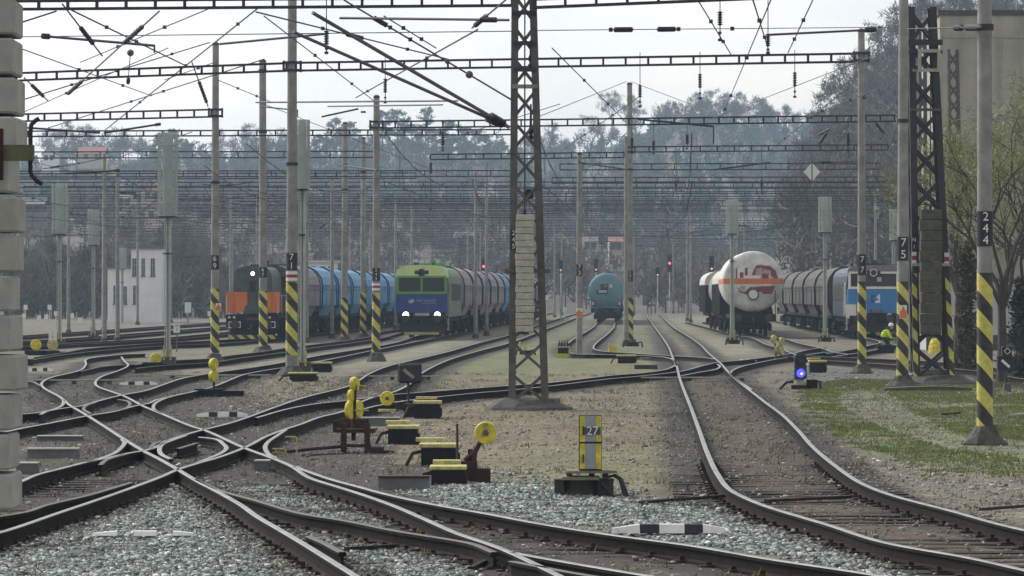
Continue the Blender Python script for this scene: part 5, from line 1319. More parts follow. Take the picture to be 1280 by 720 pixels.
def rake(proto_label, x0, d0, n, cols, group, label, pitch=12.3, kk=YK, **k):
    protos = {}
    for i in range(n):
        d = d0 + i * pitch; loc = (x0 + kk * (d - 213), d, GZL); th = -math.atan(kk); c = cols[i % len(cols)]
        ordn = ['first', 'second', 'third', 'fourth', 'fifth', 'sixth', 'seventh', 'eighth', 'ninth', 'tenth', 'eleventh', 'twelfth', 'thirteenth', 'fourteenth'][i]
        nm = {'blue': 'blue', 'mauve': 'mauve grey', 'grey': 'grey', 'cyan': 'pale blue', 'dk': 'dark grey', 'rosy': 'rosy grey'}[c]
        lb = label % (nm, ordn)
        if c in protos: dup_thing(protos[c], loc, th, lb, group)
        else: protos[c] = hopper(lb, loc, c, group, **k); protos[c].rotation_euler.z = th
def lamp(t, x, y, z, r, m, name='headlight', rim=None):
    o = MB().lathe([(r, 0), (r, -.03), (r * .6, -.05)], c=(x, y, z), n=14, axis='y').build(name, m, t)
    MB().lathe([(r * 1.0, .03), (r * 1.28, .03), (r * 1.28, -.028), (r * 1.01, -.028)], c=(x, y, z), n=14, axis='y').build('lamp_rim', rim or M_STEEL_DK, o)
def goggles_loco(label, loc, side, front, frame, brow, roof, z_sill, z_top, panes, lower_white=False):
    """diesel with a tall split windscreen, front towards -Y"""
    t = thing('diesel_locomotive', label, 'locomotive', loc, TH)
    W_, L = 1.46, 16.2
    b = MB()
    body = arch(W_, 1.15, 3.15, 4.02, 12, .5)
    b.ext(body, .55, L); b.build('body', side, t, smooth=False)
    b = MB(); b.ext([(-W_ + .02, 1.35), (W_ - .02, 1.35), (W_ - .02, z_sill - .12), (-W_ + .02, z_sill - .12)], 0, .56); b.build('nose_panel', front, t, bevel=.035)
    b = MB(); top = arch(W_ - .01, z_top, z_top + .14, 4.06, 12, .55); b.ext(top, .02, .9); b.build('roof_brow', brow, t)
    # windscreen frame: bars round the panes
    fr = MB(); w_ = W_ - .06; pr = -.04 if panes == 1 else 0.0
    zb, zt = z_sill, z_top
    th = .11
    fr.ext([(-w_, zb - .14), (w_, zb - .14), (w_, zb), (-w_, zb)], pr - .005, .2); fr.ext([(-w_, zt - .02), (w_, zt - .02), (w_ - .04, zt + .10), (-w_ + .04, zt + .10)], -.02, .2)
    for sx in (-1, 1): fr.ext([(sx * w_, zb), (sx * (w_ - .13), zb), (sx * (w_ - .13), zt), (sx * w_, zt)], .0, .2)
    if panes == 2: fr.ext([(-.06, zb), (.06, zb), (.06, zt), (-.06, zt)], .0, .2)
    fr.build('windscreen_frame', frame, t)
    for sx in ((-1, 1) if panes == 2 else (0,)):
        x0, x1 = ((.05, w_ - .12) if sx > 0 else (-w_ + .12, -.05)) if panes == 2 else (-w_ + .12, w_ - .12)
        o = MB().ext([(x0, zb), (x1, zb), (x1, zt), (x0, zt)], .10, .16).build('windscreen', M_GLASS, t)
    cab = MB(); cab.box((0, .75, (zb + zt) / 2), (2 * w_, .2, zt - zb)); cab.build('cab_interior', M_GRILLE, t)
    zl = 4.02 - .38
    lamp(t, 0, .0, zl, .17, M_GLASS, 'top_lamp', M_STEEL_DK if panes == 2 else M_WHITE)
    for sx in (-.29, .29): lamp(t, sx, .0, zl + .02, .085, M_GLASS, 'marker_lamp')
    for sx in (-1, 1):
        if panes == 2: lamp(t, sx * .88, -.02, 1.28, .17, M_LAMPW)
        else: lamp(t, sx * .88, -.02, 1.28, .12, M_LAMPD)
    b = MB(); b.box((0, .1, 1.02), (2.7, .5, .42)); b.box((0, .3, .72), (2.5, .3, .3)); b.build('buffer_beam', M_UNDER, t)
    buffers(t, -.12)
    b = MB(); b.ext([(-1.3, .30), (1.3, .30), (1.25, .80), (-1.25, .80)], -.02, .06)
    b.build('plough', M_BLACK, t)
    if panes == 2: MB().box((0, -.06, .25), (1.95, .05, .15)).build('plough_edge', M_YEL_PALE, t)
    # sides: cab door, windows, grilles and handrails
    for sx in (-1, 1):
        x = sx * (W_ + .012)
        MB().box((x, 2.15, 2.2), (.03, .72, 1.75)).build('cab_door', frame if panes == 1 else side, t)
        for y in (1.3, 3.2): MB().box((x, y, 2.75), (.035, .72, .66)).build('side_window', M_GLASS, t)
        g = MB()
        for y in np.linspace(4.6, L - 1.5, 9): g.box((x, y, 2.55), (.035, .95, .95))
        g.build('grille', M_GRILLE, t)
        h = MB()
        for y in (1.74, 2.56): h.tube([(x * 1.03, y, 1.2), (x * 1.03, y, 2.9)], .022, 5)
        h.build('handrail', M_WHITE_DIRTY, t)
        s_ = MB()
        for z in (.45, .8): s_.box((sx * 1.38, 2.15, z), (.16, .5, .04))
        for y in (1.92, 2.38): s_.box((sx * 1.38, y, .75), (.05, .03, .7))
        s_.build('step', M_WHITE_DIRTY, t)
    b = MB(); b.box((0, L / 2, 1.0), (2.7, L - 1.0, .28)); b.box((0, L / 2, .6), (2.3, 3.8, .6)); b.build('underframe', M_UNDER, t)
    r = MB(); r.box((0, 3.4, 4.08), (1.6, 1.6, .16)); r.box((0, 7.4, 4.10), (1.3, 2.4, .22)); r.box((.35, 5.6, 4.2), (.34, .34, .36)); r.box((-.5, 1.6, 4.04), (.25, .3, .2)); r.box((0, 10.8, 4.1), (1.5, 2, .24)); r.build('roof_gear', roof, t)
    h = MB()
    for sx in (-.42, -.28, .62): h.lathe([(.05, 0), (.08, -.35)], c=(sx, 1.1, 4.14), n=8, axis='y')
    h.build('horn', M_STEEL_DK, t)
    bogie(t, 3.4, 2.4); bogie(t, L - 3.2, 2.4)
    return t
# green and blue locomotive with its hopper train
XG, DG = (527 - 640) * 214 / F, 214.0
g = goggles_loco('green and dark blue diesel locomotive with lit headlights heading the hopper train in the middle', (XG, DG, GZL), M_GREENSIDE, M_NAVY, M_GREEN, M_LIME, M_GREEN, 2.58, 3.36, 2)
ww = F / DG
lg = MB(); lg.ext([(-.74, 1.96), (-.60, 1.92), (-.42, 1.99), (-.40, 2.11), (-.52, 2.17), (-.70, 2.09)], -.012, -.004); lg.build('logo', M_LGREY, g)
text('lettering', 'PKP CARGO', .20, M_LGREY, g, (.27, -.008, 2.06)); text('lettering', 'INTERNATIONAL', .10, M_LGREY, g, (.44, -.008, 1.91))
pl = MB().box((.02, -.008, 1.30), (.80, .02, .15)).build('number_plate', M_WHITE_DIRTY, g); text('lettering', '753 731-5', .13, M_RED, pl, (.02, -.022, 1.30))
rake('', XG - .038 * (DG - 213), DG + 17.0, 13, ['mauve', 'grey', 'mauve', 'grey', 'rosy', 'blue', 'rosy', 'mauve', 'grey', 'blue', 'rosy', 'mauve', 'grey'], 'hopper wagons behind the green locomotive', '%s hopper wagon, %s behind the green and blue locomotive', kk=.038)
# orange locomotive with its hopper train
XO, DO = (315 - 640) * 203 / F, 203.0
t = thing('hood_locomotive', 'orange and dark grey hood diesel locomotive with one lit lamp on the left', 'locomotive', (XO, DO, GZL), TH)
hood = arch(1.02, 1.5, 3.1, 3.92, 12, .5)
b = MB(); b.ext([p for p in hood], .5, 5.9); b.build('hood', M_HOODG, t)
hl = MB(); hl.ext([(-1.0, 1.45), (-.26, 1.45), (-.30, 2.55), (-1.0, 2.55)], .44, .52); hl.ext([(1.0, 1.45), (.26, 1.45), (.30, 2.55), (1.0, 2.55)], .44, .52); hl.build('orange_panel', M_ORANGE, t)
for sx in (-1, 1): MB().box((sx * 1.235, .5, 2.0), (.42, .1, 1.1)).build('side_panel', M_ORANGE, t)
b = MB(); b.ext([(-.5, 1.4), (.5, 1.4), (.42, 1.75), (.16, 2.0), (.16, 3.05), (-.16, 3.05), (-.16, 2.0), (-.42, 1.75)], .36, .5); b.build('nose_pillar', M_HOODG, t)
MB().box((0, .34, 2.85), (.3, .05, .6)).build('nose_door', M_BLACK, t)
lamp(t, 0, .44, 3.52, .10, M_LAMPW)
for sx in (-1.2, -.94, .66, .94): lamp(t, sx, -.02, 1.2, .075, M_LAMPD, 'marker_lamp')
pl = MB().box((.1, -.02, 1.12), (.9, .03, .2)).build('number_plate', M_BLACK, t); text('lettering', '742 224-5', .15, M_RED, pl, (.1, -.038, 1.12))
b = MB(); b.box((0, .15, 1.02), (2.75, .3, .62)); b.box((0, 7, 1.25), (2.7, 13.4, .22)); b.build('underframe', M_UNDER, t)
for sx in (-1, 1):
    q = MB(); x = sx * .92; 
    for dx in (-.3, .3): q.box((x + dx, -.03, .82), (.045, .03, .34))
    for dz in (-.15, .15): q.box((x, -.031, .82 + dz), (.56, .03, .045))
    q.build('buffer_frame', M_WHITE, t)
buffers(t, 0, z=.82)
b = MB(); b.box((0, -.05, .17), (2.5, .06, .22)); o = b.build('guard_stripes', S_PANEL, t)
MB().box((0, .02, .42), (2.3, .06, .34)).build('plough', M_BOX, t)
b = MB(); b.ext(arch(1.42, 1.45, 3.4, 4.02, 10, .5), 5.9, 8.6); b.build('cab', M_HOODG, t)
for sx in (-1, 1):
    MB().box((sx * 1.44, 7.2, 3.0), (.03, 1.6, .7)).build('cab_window', M_GLASS, t)
    MB().box((sx * .62 + sx * .42, 5.88, 3.1), (.5, .03, .6)).build('cab_window', M_GLASS, t)
    q = MB(); q.box((sx * 1.05, 3.2, 2.0), (.06, 5.2, 1.05)); q.build('hood_side', M_OXIDE, t)
    q = MB(); q.box((sx * 1.45, 7.2, 2.0), (.03, 2.6, 1.05)); q.build('cab_side', M_OXIDE, t)
    q = MB()
    for y in (.1, 2.4, 4.7): q.tube([(sx * 1.36, y, 1.35), (sx * 1.36, y, 2.35)], .025, 5)
    q.tube([(sx * 1.36, .1, 2.35), (sx * 1.36, 5.8, 2.35)], .025, 5); q.build('handrail', M_LGREY, t)
b = MB(); b.ext(arch(1.02, 1.5, 3.0, 3.7, 10, .5), 8.6, 13.2); b.build('rear_hood', M_HOODG, t)
b = MB(); b.box((.1, 3.4, 3.95), (.9, 1.6, .14)); b.lathe([(.1, 0), (.1, .4)], c=(.3, 5.2, 3.85), n=8); b.build('roof_gear', M_STEEL_DK, t)
bogie(t, 2.8, 2.4); bogie(t, 10.8, 2.4)
rake('', XO - YK * (DO - 213), DO + 14.2, 14, ['mauve', 'cyan', 'blue', 'cyan', 'blue', 'blue', 'cyan', 'blue', 'grey', 'mauve', 'grey', 'mauve', 'rosy', 'grey'], 'hopper wagons behind the orange locomotive', '%s hopper wagon, %s behind the orange locomotive')
# blue locomotive with dark covered wagons
XB, DB = (1092 - 640) * 215 / F, 215.0
g = goggles_loco('bright blue diesel locomotive with white framed dark windscreen on the right', (XB, DB, GZL), mat('blue_grey_side', (.055, .07, .10), .6, 0, .3, 1.2), M_CBLUE, M_WHITE, M_GREYROOF, M_STEEL_DK, 2.86, 3.60, 1)
lg = MB()
lg.ext([(-.14, 1.96), (.06, 1.96), (.06, 2.07), (-.05, 2.07), (-.05, 2.28), (.06, 2.28), (.06, 2.38), (-.14, 2.38)], -.014, -.004); lg.build('logo', M_NAVY, g)
lg = MB(); lg.ext([(.09, 1.94), (.36, 1.94), (.36, 2.42), (.24, 2.42), (.24, 2.30), (.16, 2.30), (.16, 2.20), (.25, 2.20), (.25, 2.07), (.09, 2.07)], -.016, -.004); lg.build('logo', M_WHITE, g)
pl = MB().box((.15, -.01, 1.5), (.72, .02, .16)).build('number_plate', M_OXIDE, g); text('lettering', '753 760-4', .12, M_LGREY, pl, (.15, -.026, 1.5))
for x0, x1 in ((-1.55, -.98), (-.92, -.40)):
    MB().box(((x0 + x1) / 2, -.10, 1.47), (x1 - x0, .06, .78)).build('white_panel', M_WHITE, g)
MB().box((.32, .085, 3.26), (.26, .02, .24)).build('windscreen_sheet', M_LGREY, g)
rake('', XB - .022 * (DB - 213), DB + 17, 5, ['dk', 'dk', 'dk', 'dk', 'dk'], 'covered wagons behind the blue locomotive', '%s round roofed covered wagon, %s behind the blue locomotive', pitch=14.2, kk=.022, L=13.8, stripe=GWAG['dk'])
# tank wagons
def tank(label, loc, R_, zc, L, m, group, name='tank_wagon'):
    t = thing(name, label, 'tank wagon', loc, TH, group)
    dome = .42; prof = []
    for k in np.linspace(0, math.pi / 2, 8): prof.append((max(R_ * math.sin(k), .01), .7 + dome * (1 - math.cos(k))))
    prof += [(R_ * math.sin(k), L - .7 - dome * (1 - math.cos(k))) for k in np.linspace(math.pi / 2, .01, 8)]
    MB().lathe(prof, c=(0, 0, zc), n=40, axis='y').build('tank', m, t, smooth=True)
    u = MB(); u.box((0, L / 2, 1.08), (.9, L - .2, .3))
    for y in (.25, L - .25): u.box((0, y, 1.08), (2.6, .3, .4))
    for sx in (-1, 1): u.box((sx * 1.25, L / 2, 1.12), (.12, L - .4, .22))
    for y in (1.6, L - 1.6): u.ext([(-1.2, 1.2), (1.2, 1.2), (1.0, zc - R_ * .55), (.6, zc - R_ * .78), (0, zc - R_ * .98), (-.6, zc - R_ * .78), (-1.0, zc - R_ * .55)], y - .14, y + .14)
    u.build('underframe', M_UNDER, t)
    bogie(t, 2.3); bogie(t, L - 2.3); buffers(t, .05)
    return t
def dome_y(x, z, R_, dome=.42):
    r = min(math.hypot(x, z) / R_, .999); return .7 + dome * (1 - math.cos(math.asin(r)))
def decal(name, t, m, test, R_, zc, cell=.055, off=.006):
    b = MB(); n = int(R_ / cell) + 1
    for i in range(-n, n):
        for j in range(-n, n):
            x, z = (i + .5) * cell, (j + .5) * cell
            if math.hypot(x, z) < R_ * .985 and test(x, z):
                c = [(i * cell, j * cell), ((i + 1) * cell, j * cell), ((i + 1) * cell, (j + 1) * cell), (i * cell, (j + 1) * cell)]
                b.add([(u, dome_y(u, v, R_) - off, v + zc) for u, v in c], [(0, 1, 2, 3)])
    return b.build(name, m, t, recalc=False)
M_TANKW = mat('white_tank_paint', (.76, .75, .71), .6, 0, .2, 1.1, 0, None, (.44, .42, .36))
D_W, s_ = 222.0, F / 222.0
R_W = 80 / s_ / 2 * .96; ZC = zat(353, D_W) - GZL + .05
tw = tank('white tank wagon with an orange band and red graffiti on its round end', ((942 - 640) / s_, D_W, GZL), R_W, ZC, 13.5, M_TANKW, 'tank wagons')
decal('orange_band', tw, M_ORANGE, lambda x, z: -.13 < z < .16, R_W, ZC, .06, .030)
b = MB()
for sx in (-1, 1):
    n = 5
    zz = [(-.13 + .29 * i / n) for i in range(n + 1)]
    for i in range(n):
        q = [(sx * math.sqrt(R_W ** 2 - z * z) + sx * .008, z + ZC) for z in (zz[i], zz[i + 1])]
        b.add([(q[0][0], 1.15, q[0][1]), (q[1][0], 1.15, q[1][1]), (q[1][0], 12.4, q[1][1]), (q[0][0], 12.4, q[0][1])], [(0, 1, 2, 3)])
b.build('orange_side_band', M_ORANGE, tw)
def inp(x, z, poly):
    r = False; j = len(poly) - 1
    for i in range(len(poly)):
        (xi, zi), (xj, zj) = poly[i], poly[j]
        if (zi > z) != (zj > z) and x < (xj - xi) * (z - zi) / (zj - zi) + xi: r = not r
        j = i
    return r
k_ = 1 / 6.26 / s_
PX = lambda x, y: ((x - 368) * k_, (282 - y) * k_)          # zoomed-photo coordinates of the end
def P_(*pts): return [PX(*p) for p in pts]
G_RED = [P_((385, 165), (400, 150), (500, 160), (545, 195), (565, 260), (540, 270), (505, 230), (500, 190), (445, 185), (440, 215), (490, 225), (488, 265), (375, 268), (345, 262), (360, 220)), P_((305, 175), (325, 170), (325, 235), (300, 235)), P_((235, 180), (245, 170), (245, 265), (232, 260)), P_((240, 315), (270, 355), (300, 365), (345, 325), (520, 320), (515, 370), (400, 362), (345, 345), (320, 385), (262, 365)), P_((500, 315), (545, 318), (515, 378), (440, 378), (440, 362), (495, 360))]
G_HOLE = [P_((392, 180), (440, 175), (438, 262), (378, 262)), P_((452, 200), (498, 205), (495, 220), (452, 215))]
G_PINK = [P_((392, 180), (498, 178), (495, 215), (485, 262), (378, 262)), P_((385, 318), (495, 318), (490, 355), (400, 350)), P_((262, 315), (310, 315), (300, 352), (272, 345))]
M_GRAF = mat('graffiti_dark_red', (.24, .045, .07), .6, 0, .2, 3); M_GRAFP = mat('graffiti_pale_pink', (.48, .34, .34), .6, 0, .15, 3)
for gp in G_PINK: decal('graffiti_fill', tw, M_GRAFP, lambda x, z, gp=gp: inp(x, z, gp), R_W, ZC, .05, .012)
decal('graffiti_outline', tw, M_GRAF, lambda x, z: any(inp(x, z, p) for p in G_RED) and not any(inp(x, z, p) for p in G_HOLE), R_W, ZC, .04, .017)
decal('white_placard', tw, M_WHITE, lambda x, z: inp(x, z, P_((245, 180), (300, 180), (300, 235), (425, 235), (425, 262), (245, 264))), R_W, ZC, .04, .026)
decal('hazard_mark', tw, M_GRAF, lambda x, z: inp(x, z, P_((264, 210), (290, 210), (290, 255), (264, 255))), R_W, ZC, .03, .034)
MB().lathe([(.28, -.06), (.34, -.05), (.34, .05)], c=(-.01 * s_ * 0, dome_y(0, -.75, R_W), ZC - .75), n=20, axis='y').build('manhole_ring', M_STEEL_OLD, tw)
MB().lathe([(.02, -.09), (.25, -.08), (.27, -.05)], c=(0, dome_y(0, -.75, R_W), ZC - .75), n=20, axis='y').build('manhole_cover', M_WHITE, tw)
for sx in (-1, 1): MB().bar((sx * R_W * .72, .3, 1.0), (sx * R_W * .72, .8, ZC - .5), .05).build('end_rail', M_STEEL_DK, tw)
MB().box((-R_W * .72, 1.0, ZC + R_W * .74), (.05, .05, .35)).build('marker_post', M_WHITE_DIRTY, tw)
# dark wagon with white cover behind it, then another tank
for i, lb in enumerate(('black open wagon with a white tarpaulin roof behind the white tank wagon', 'second black wagon with white cover farther behind the white tank wagon')):
    d = D_W + 15 + i * 26.5; XW = 14.0 + .018 * (d - 222)
    t = thing('covered_wagon', lb, 'wagon', (XW, d, GZL), -math.atan(.018))
    q = MB(); q.ext([(-1.45, 1.2), (1.45, 1.2), (1.45, 3.1), (-1.45, 3.1)], .3, 11.7); q.build('body', M_BOX, t)
    for y in np.linspace(.3, 11.7, 9):
        for sx in (-1, 1): MB().box((sx * 1.49, y, 2.15), (.09, .12, 1.9)).build('stanchion', M_STEEL_OLD, t)
    for x in (-.8, 0, .8): MB().box((x, .26, 2.15), (.12, .08, 1.9)).build('stanchion', M_STEEL_OLD, t)
    n = 12; prof = arch(1.52, 3.05, 3.12, 4.05, n, .7); q = MB(); q.ext(prof, .15, 11.85); q.build('tarpaulin', M_WHITE_DIRTY, t)
    q = MB(); q.box((0, 6, 1.05), (2.5, 11.8, .25)); q.build('underframe', M_UNDER, t)
    bogie(t, 2.0); bogie(t, 10.0); buffers(t, .15)
tank('dull grey tank wagon between the two wagons with white covers', (14.0 + .018 * 28, D_W + 28, GZL), 1.5, 2.75, 12.6, mat('dull_tank_grey', (.24, .25, .25), .7, 0, .25, .8), 'tank wagons')
# pale blue tank wagon train
D_T = 325.0; s_ = F / D_T; R_T = 46 / s_ / 2; ZT = zat(364, D_T) - GZL
tb = tank('pale blue tank wagon with a dark plate on its round end in the middle distance', (yard(4.3, D_T), D_T, GZL), R_T, ZT, 14.5, mat('pale_blue_tank', (.125, .25, .29), .6, 0, .2, .8), 'tank wagons')
yy = dome_y(0, 0, R_T) - .04
o = MB().box((-.2, yy, .35 + ZT), (.62, .03, .50)).build('dark_plate', M_STEEL_DK, tb); text('lettering', '33', .26, M_LGREY, o, (-.1, yy - .02, .42 + ZT))
o = MB().box((-.38, yy - .015, .05 + ZT - .1), (.95, .03, .34)).build('number_plate', M_BLACK, tb); MB().box((-.34, yy - .036, .08 + ZT - .1), (.72, .012, .2)).build('plate_panel', M_LGREY, o)
MB().ext([(.18, .32 + ZT), (.56, .32 + ZT), (.37, .68 + ZT)], yy - .03, yy).build('warning_triangle', M_WHITE_DIRTY, tb)
for sx in (-1, 1):
    MB().box((sx * 1.12, .3, 1.62), (.34, .2, .5)).build('lamp_bracket', M_BLACK, tb); MB().box((sx * 1.12 - .02, .17, 1.66), (.17, .05, .28)).build('tail_lamp', M_LAMPD, tb)
MB().box((0, .1, 1.32), (2.5, .08, .07)).build('end_rail', M_CBLUE, tb)
MB().lathe([(.45, 0), (.4, .14)], c=(0, 7, ZT + R_T), n=12).build('tank_hatch', M_STEEL_OLD, tb)
for i in range(1, 4):
    d = D_T + 15.4 * i
    tank('dull wagon %s behind the pale blue tank wagon, mostly hidden by it' % ('directly', 'next', 'last')[i - 1], (yard(4.3, d), d, GZL), 1.4, 2.7, 14.2, M_STEEL_OLD, 'tank wagons')
# ------------------------------------------------------------------ switch stands, signals and small yard things
GL = 'yellow lever weights of the hand worked points'
def disc(b, c, r, th, m=0, n=24, yaw=0.0):
    q = MB(); q.lathe([(.03, -th / 2), (r * .94, -th / 2), (r, -th * .3), (r, th * .3), (r * .94, th / 2), (.03, th / 2)], n=n, axis='y')
    M = Matrix.Rotation(yaw, 3, 'Z'); q.v = [tuple(M @ Vector(v) + Vector(c)) for v in q.v]
    b.add(q.v, q.f, m)
# big near lever with round yellow weight
p = on(592, 603, GZ); s = F / p.y
t = thing('point_lever', 'round yellow numbered lever weight on a leaning rusty arm, nearest of the lever weights', 'point lever', p, 0, GL)
e = Vector(((607 - 592) / s, 0, (603 - 541) / s))
b = MB(); b.tube([(-.03, 0, .12), (.02, 0, .42), e], [.05, .04, .03], 7); b.tube([(-.12, .02, .3), (.02, 0, .42)], .035, 6); b.build('lever_arm', M_RUST, t)
b = MB(); disc(b, e, 14 / s, .11); o = b.build('counterweight', M_YEL, t)
b = MB(); b.lathe([(.045, -.075), (.045, -.05)], c=e, n=10, axis='y'); b.lathe([(.02, -.082), (.02, -.07)], c=e, n=8, axis='y'); b.build('hub', M_STEEL_OLD, o)
text('digit', '27', .065, M_STEEL_OLD, o, e + Vector((.0, -.06, .095)), rz=0)
b = MB(); b.box((-.06, .05, .10), (.22, .30, .38)); b.box((.13, .05, .06), (.2, .26, .26)); b.box((-.04, .1, .3), (.08, .1, .3)); b.build('lever_frame', M_RUST, t)
MB().tube([(-.22, .05, .05), (-.225, .05, (603 - 530) / s)], .018, 6).build('marker_rod', M_STEEL_DK, t)
# pair of weights with rusty frame at 441
p = on(445, 566, GZ); s = F / p.y
t = thing('point_lever', 'cluster of three yellow lever weights above a rusty iron frame, left of the machine boxes', 'point lever', p, 0, GL)
Zp = lambda y: (566 - y) / s
Xp = lambda x: (x - 445) / s
b = MB(); b.tube([(Xp(442), 0, .2), (Xp(442), 0, Zp(500))], .035, 6); b.tube([(Xp(443), 0, Zp(520)), (Xp(444), 0, Zp(480))], .028, 6); b.build('lever_arm', M_RUST, t)
for (x, y, hw, hh, th) in ((443, 480, 5.5, 9, .085), (439.5, 494, 5, 7.5, .07), (438, 512, 5, 12, .06), (447.5, 512, 5, 11.5, .06)):
    b = MB(); disc(b, (Xp(x), .02 * (x - 441), Zp(y)), hh / s, th, yaw=rad(66)); b.build('counterweight', M_YEL, t)
b = MB()
for x, y in ((452, 482), (455, 513), (428, 514)): b.tube([(Xp(443), -.02, Zp(y)), (Xp(x + 6), -.02, Zp(y))], .012, 5)
b.build('handle', M_YEL_PALE, t)
b = MB()
for sx in (-1, 1):
    b.box((sx * .19, 0, .14), (.06, .5, .42)); b.box((sx * .19, -.22, .24), (.09, .08, .5))
b.box((0, .02, .36), (.62, .46, .06)); b.box((-.05, .2, .46), (.5, .06, .16)); b.box((.34, -.1, .05), (.22, .5, .10)); b.box((0, -.15, .12), (.5, .05, .05)); b.box((-.3, .2, .42), (.16, .14, .2))
b.build('lever_frame', M_RUST, t)
b = MB(); b.tube([(-.25, 0, .1), (-.7, -.2, .07), (-1.2, -.35, .02)], .03, 6); b.tube([(.2, -.4, -.02), (-.2, -.6, 0), (-.8, -1.2, 0)], .025, 6); b.tube([(.25, -.2, .02), (.62, -.3, .0)], .05, 6); b.build('point_rodding', M_RUST, t)
# small single disc 484,498
p = on(484, 521, GZ); s = F / p.y
t = thing('point_lever', 'small flat yellow disc weight behind the machine boxes, facing the camera', 'point lever', p, 0, GL)
b = MB(); disc(b, (0, 0, (521 - 498) / s), 9 / s, .10); b.build('counterweight', M_YEL, t)
MB().lathe([(.04, -.07), (.04, -.05)], c=(0, 0, (521 - 498) / s), n=8, axis='y').build('hub', M_STEEL_OLD, t)
b = MB(); b.tube([(0, .02, (521 - 500) / s), (.45, .05, .1)], .035, 6); b.box((.5, .05, .12), (.3, .3, .3)); b.build('lever_arm', M_RUST, t)
b = MB(); b.box((0, -.05, (521 - 513) / s), (22 / s, .3, .05)); b.build('yellow_board', M_YEL_PALE, t)
# far levers
for (x, y, by, lb, two) in ((267, 462, 496, 'pair of yellow lever weights one above the other over the left turnout', True), (195, 448, 460, 'yellow lever weight beside the foot of the tallest teal signal', False), (45, 431, 444, 'far yellow lever weight beside the leftmost teal signal', False), (66, 431, 444, 'dull yellow lever weight right beside the leftmost teal signal', False)):
    p = on(x, by, GZ); s = F / p.y
    t = thing('point_lever', lb, 'point lever', p, 0, GL)
    ys = (455, 470) if two else (y,)
    for yy in ys:
        b = MB(); disc(b, (0, 0, (by - yy) / s), (7 if not two else 7.5) / s, .10, yaw=rad(55) if two else .2); b.build('counterweight', M_YEL if x > 70 or x < 50 else M_YEL_PALE, t)
    b = MB(); b.tube([(0, .03, 0), (.02, .03, (by - ys[0]) / s)], .03, 6); b.build('lever_arm', M_RUST, t)
    b = MB(); b.box((0, .05, .1), (.5, .5, .2)); b.box((.5, .1, .08), (.5, .3, .14)); b.box((-.35, .1, .1), (.25, .3, .2)); b.build('lever_frame', M_BOX, t)
b = None
p = on(977, 452, GZ); s = F / p.y
t = thing('point_lever', 'cluster of four small dull yellow weights behind the dwarf signal with the blue lamp', 'point lever', p, 0, GL)
for (x, y) in ((967, 424), (977, 427), (972, 437), (977, 439)):
    b = MB(); disc(b, ((x - 977) / s, 0, (452 - y) / s), 5.5 / s, .1, yaw=rad(60)); b.build('counterweight', M_YEL_PALE, t)
b = MB(); b.tube([(-.2, .05, 0), (-.25, .05, .75)], .03, 6); b.tube([(0, .05, 0), (0, .05, .7)], .03, 6); b.build('lever_arm', M_RUST, t)
b = MB(); b.box((.05, .1, .05), (.6, .6, .3)); b.box((-.4, .1, 0), (.4, .3, .2)); b.build('lever_frame', M_RUST, t)

GM2 = 'point machine boxes with yellow lids'
def machine(label, x0, x1, ytop, ybot, lid2=0, cable=None):
    p = on((x0 + x1) / 2, ybot, GZ); s = F / p.y; w_ = (x1 - x0) / s; h = (ybot - ytop) / s
    t = thing('point_machine', label, 'point machine', p, 0, GM2)
    MB().box((0, .28, h * .45 - .05), (w_ * .95, .55, h * .9 + .1)).build('box', M_BOX, t, bevel=.015)
    MB().box((0, .26, h * .95), (w_ * 1.06, .56, h * .12 + .02)).build('lid', M_YEL_PALE, t, bevel=.01)
    if lid2: MB().box((lid2 / s, .75, h * 1.16), (w_ * .78, .3, .05)).build('rear_lid', M_YEL_PALE, t)
    b = MB(); b.box((w_ * .46, .2, h * .35), (w_ * .16, .3, h * .5)); b.tube([(-w_ * .45, .1, h * .7), (-w_ * .7, .05, h * .6), (-w_ * .85, 0, h * .1), (-w_ * .9, -.05, -.05)], .03, 6); b.build('cable', M_RUBBER, t)
machine('nearest point machine box with pale yellow lid beside the big yellow weight', 538, 582, 584, 607, -3)
machine('point machine box with yellow lid, second from the front of the row', 525, 573, 556, 583, -12)
machine('point machine box with two yellow lids, third from the front of the row', 484, 523, 533, 556, -8)
machine('rearmost point machine box of the row, beside the central lattice mast', 517, 551, 502, 523, -2)
machine('point machine box with yellow lid beside the dwarf signal with the blue lamp', 1012, 1033, 451, 466, -3)
machine('long dark point machine box at the foot of the mast with plate 71', 361, 396, 466, 477)
machine('dark point machine box with yellow lid behind the mast with plate 71', 390, 414, 453, 465)
machine('point machine box with pale lid beside the curve to the pale blue tank wagon', 772, 795, 444, 454)
machine('dark point machine box half hidden by the weights on the left edge', 20, 40, 448, 457)
# dark steel duct covers and plates
def trough(label, x0, x1, ytop, ybot, m=None, edge=None, rz=0.0):
    p = on((x0 + x1) / 2, ybot, GZ); s = F / p.y; h = (ybot - ytop) / s
    t = thing('cable_cover', label, 'cover', p, 0, 'steel covers over cables and rods')
    MB().box((0, .12, h / 2 - .04), ((x1 - x0) / s, .22, h + .08)).build('cover_plate', m or mat('grey_blue_steel', (.16, .175, .175), .6, .1, .25, 5), t)
    MB().box((0, .10, h + .012), ((x1 - x0) / s * 1.01, .28, .02)).build('cover_edge', edge or M_PALE_BAR, t)
trough('grey steel cover with rusty rim left of the nearest machine box', 473, 537, 597, 612, None, M_RUST)
trough('blue grey steel cover before the small flat yellow disc', 448, 499, 523, 533)
trough('long grey cover plate lying on the dirt by the left weights, upper one', 46, 103, 546, 551)
trough('wide grey cover plate lying on the dirt by the left weights, middle one', 34, 98, 562, 573)
trough('short grey cover plate half hidden by the left weights', 20, 47, 580, 592)
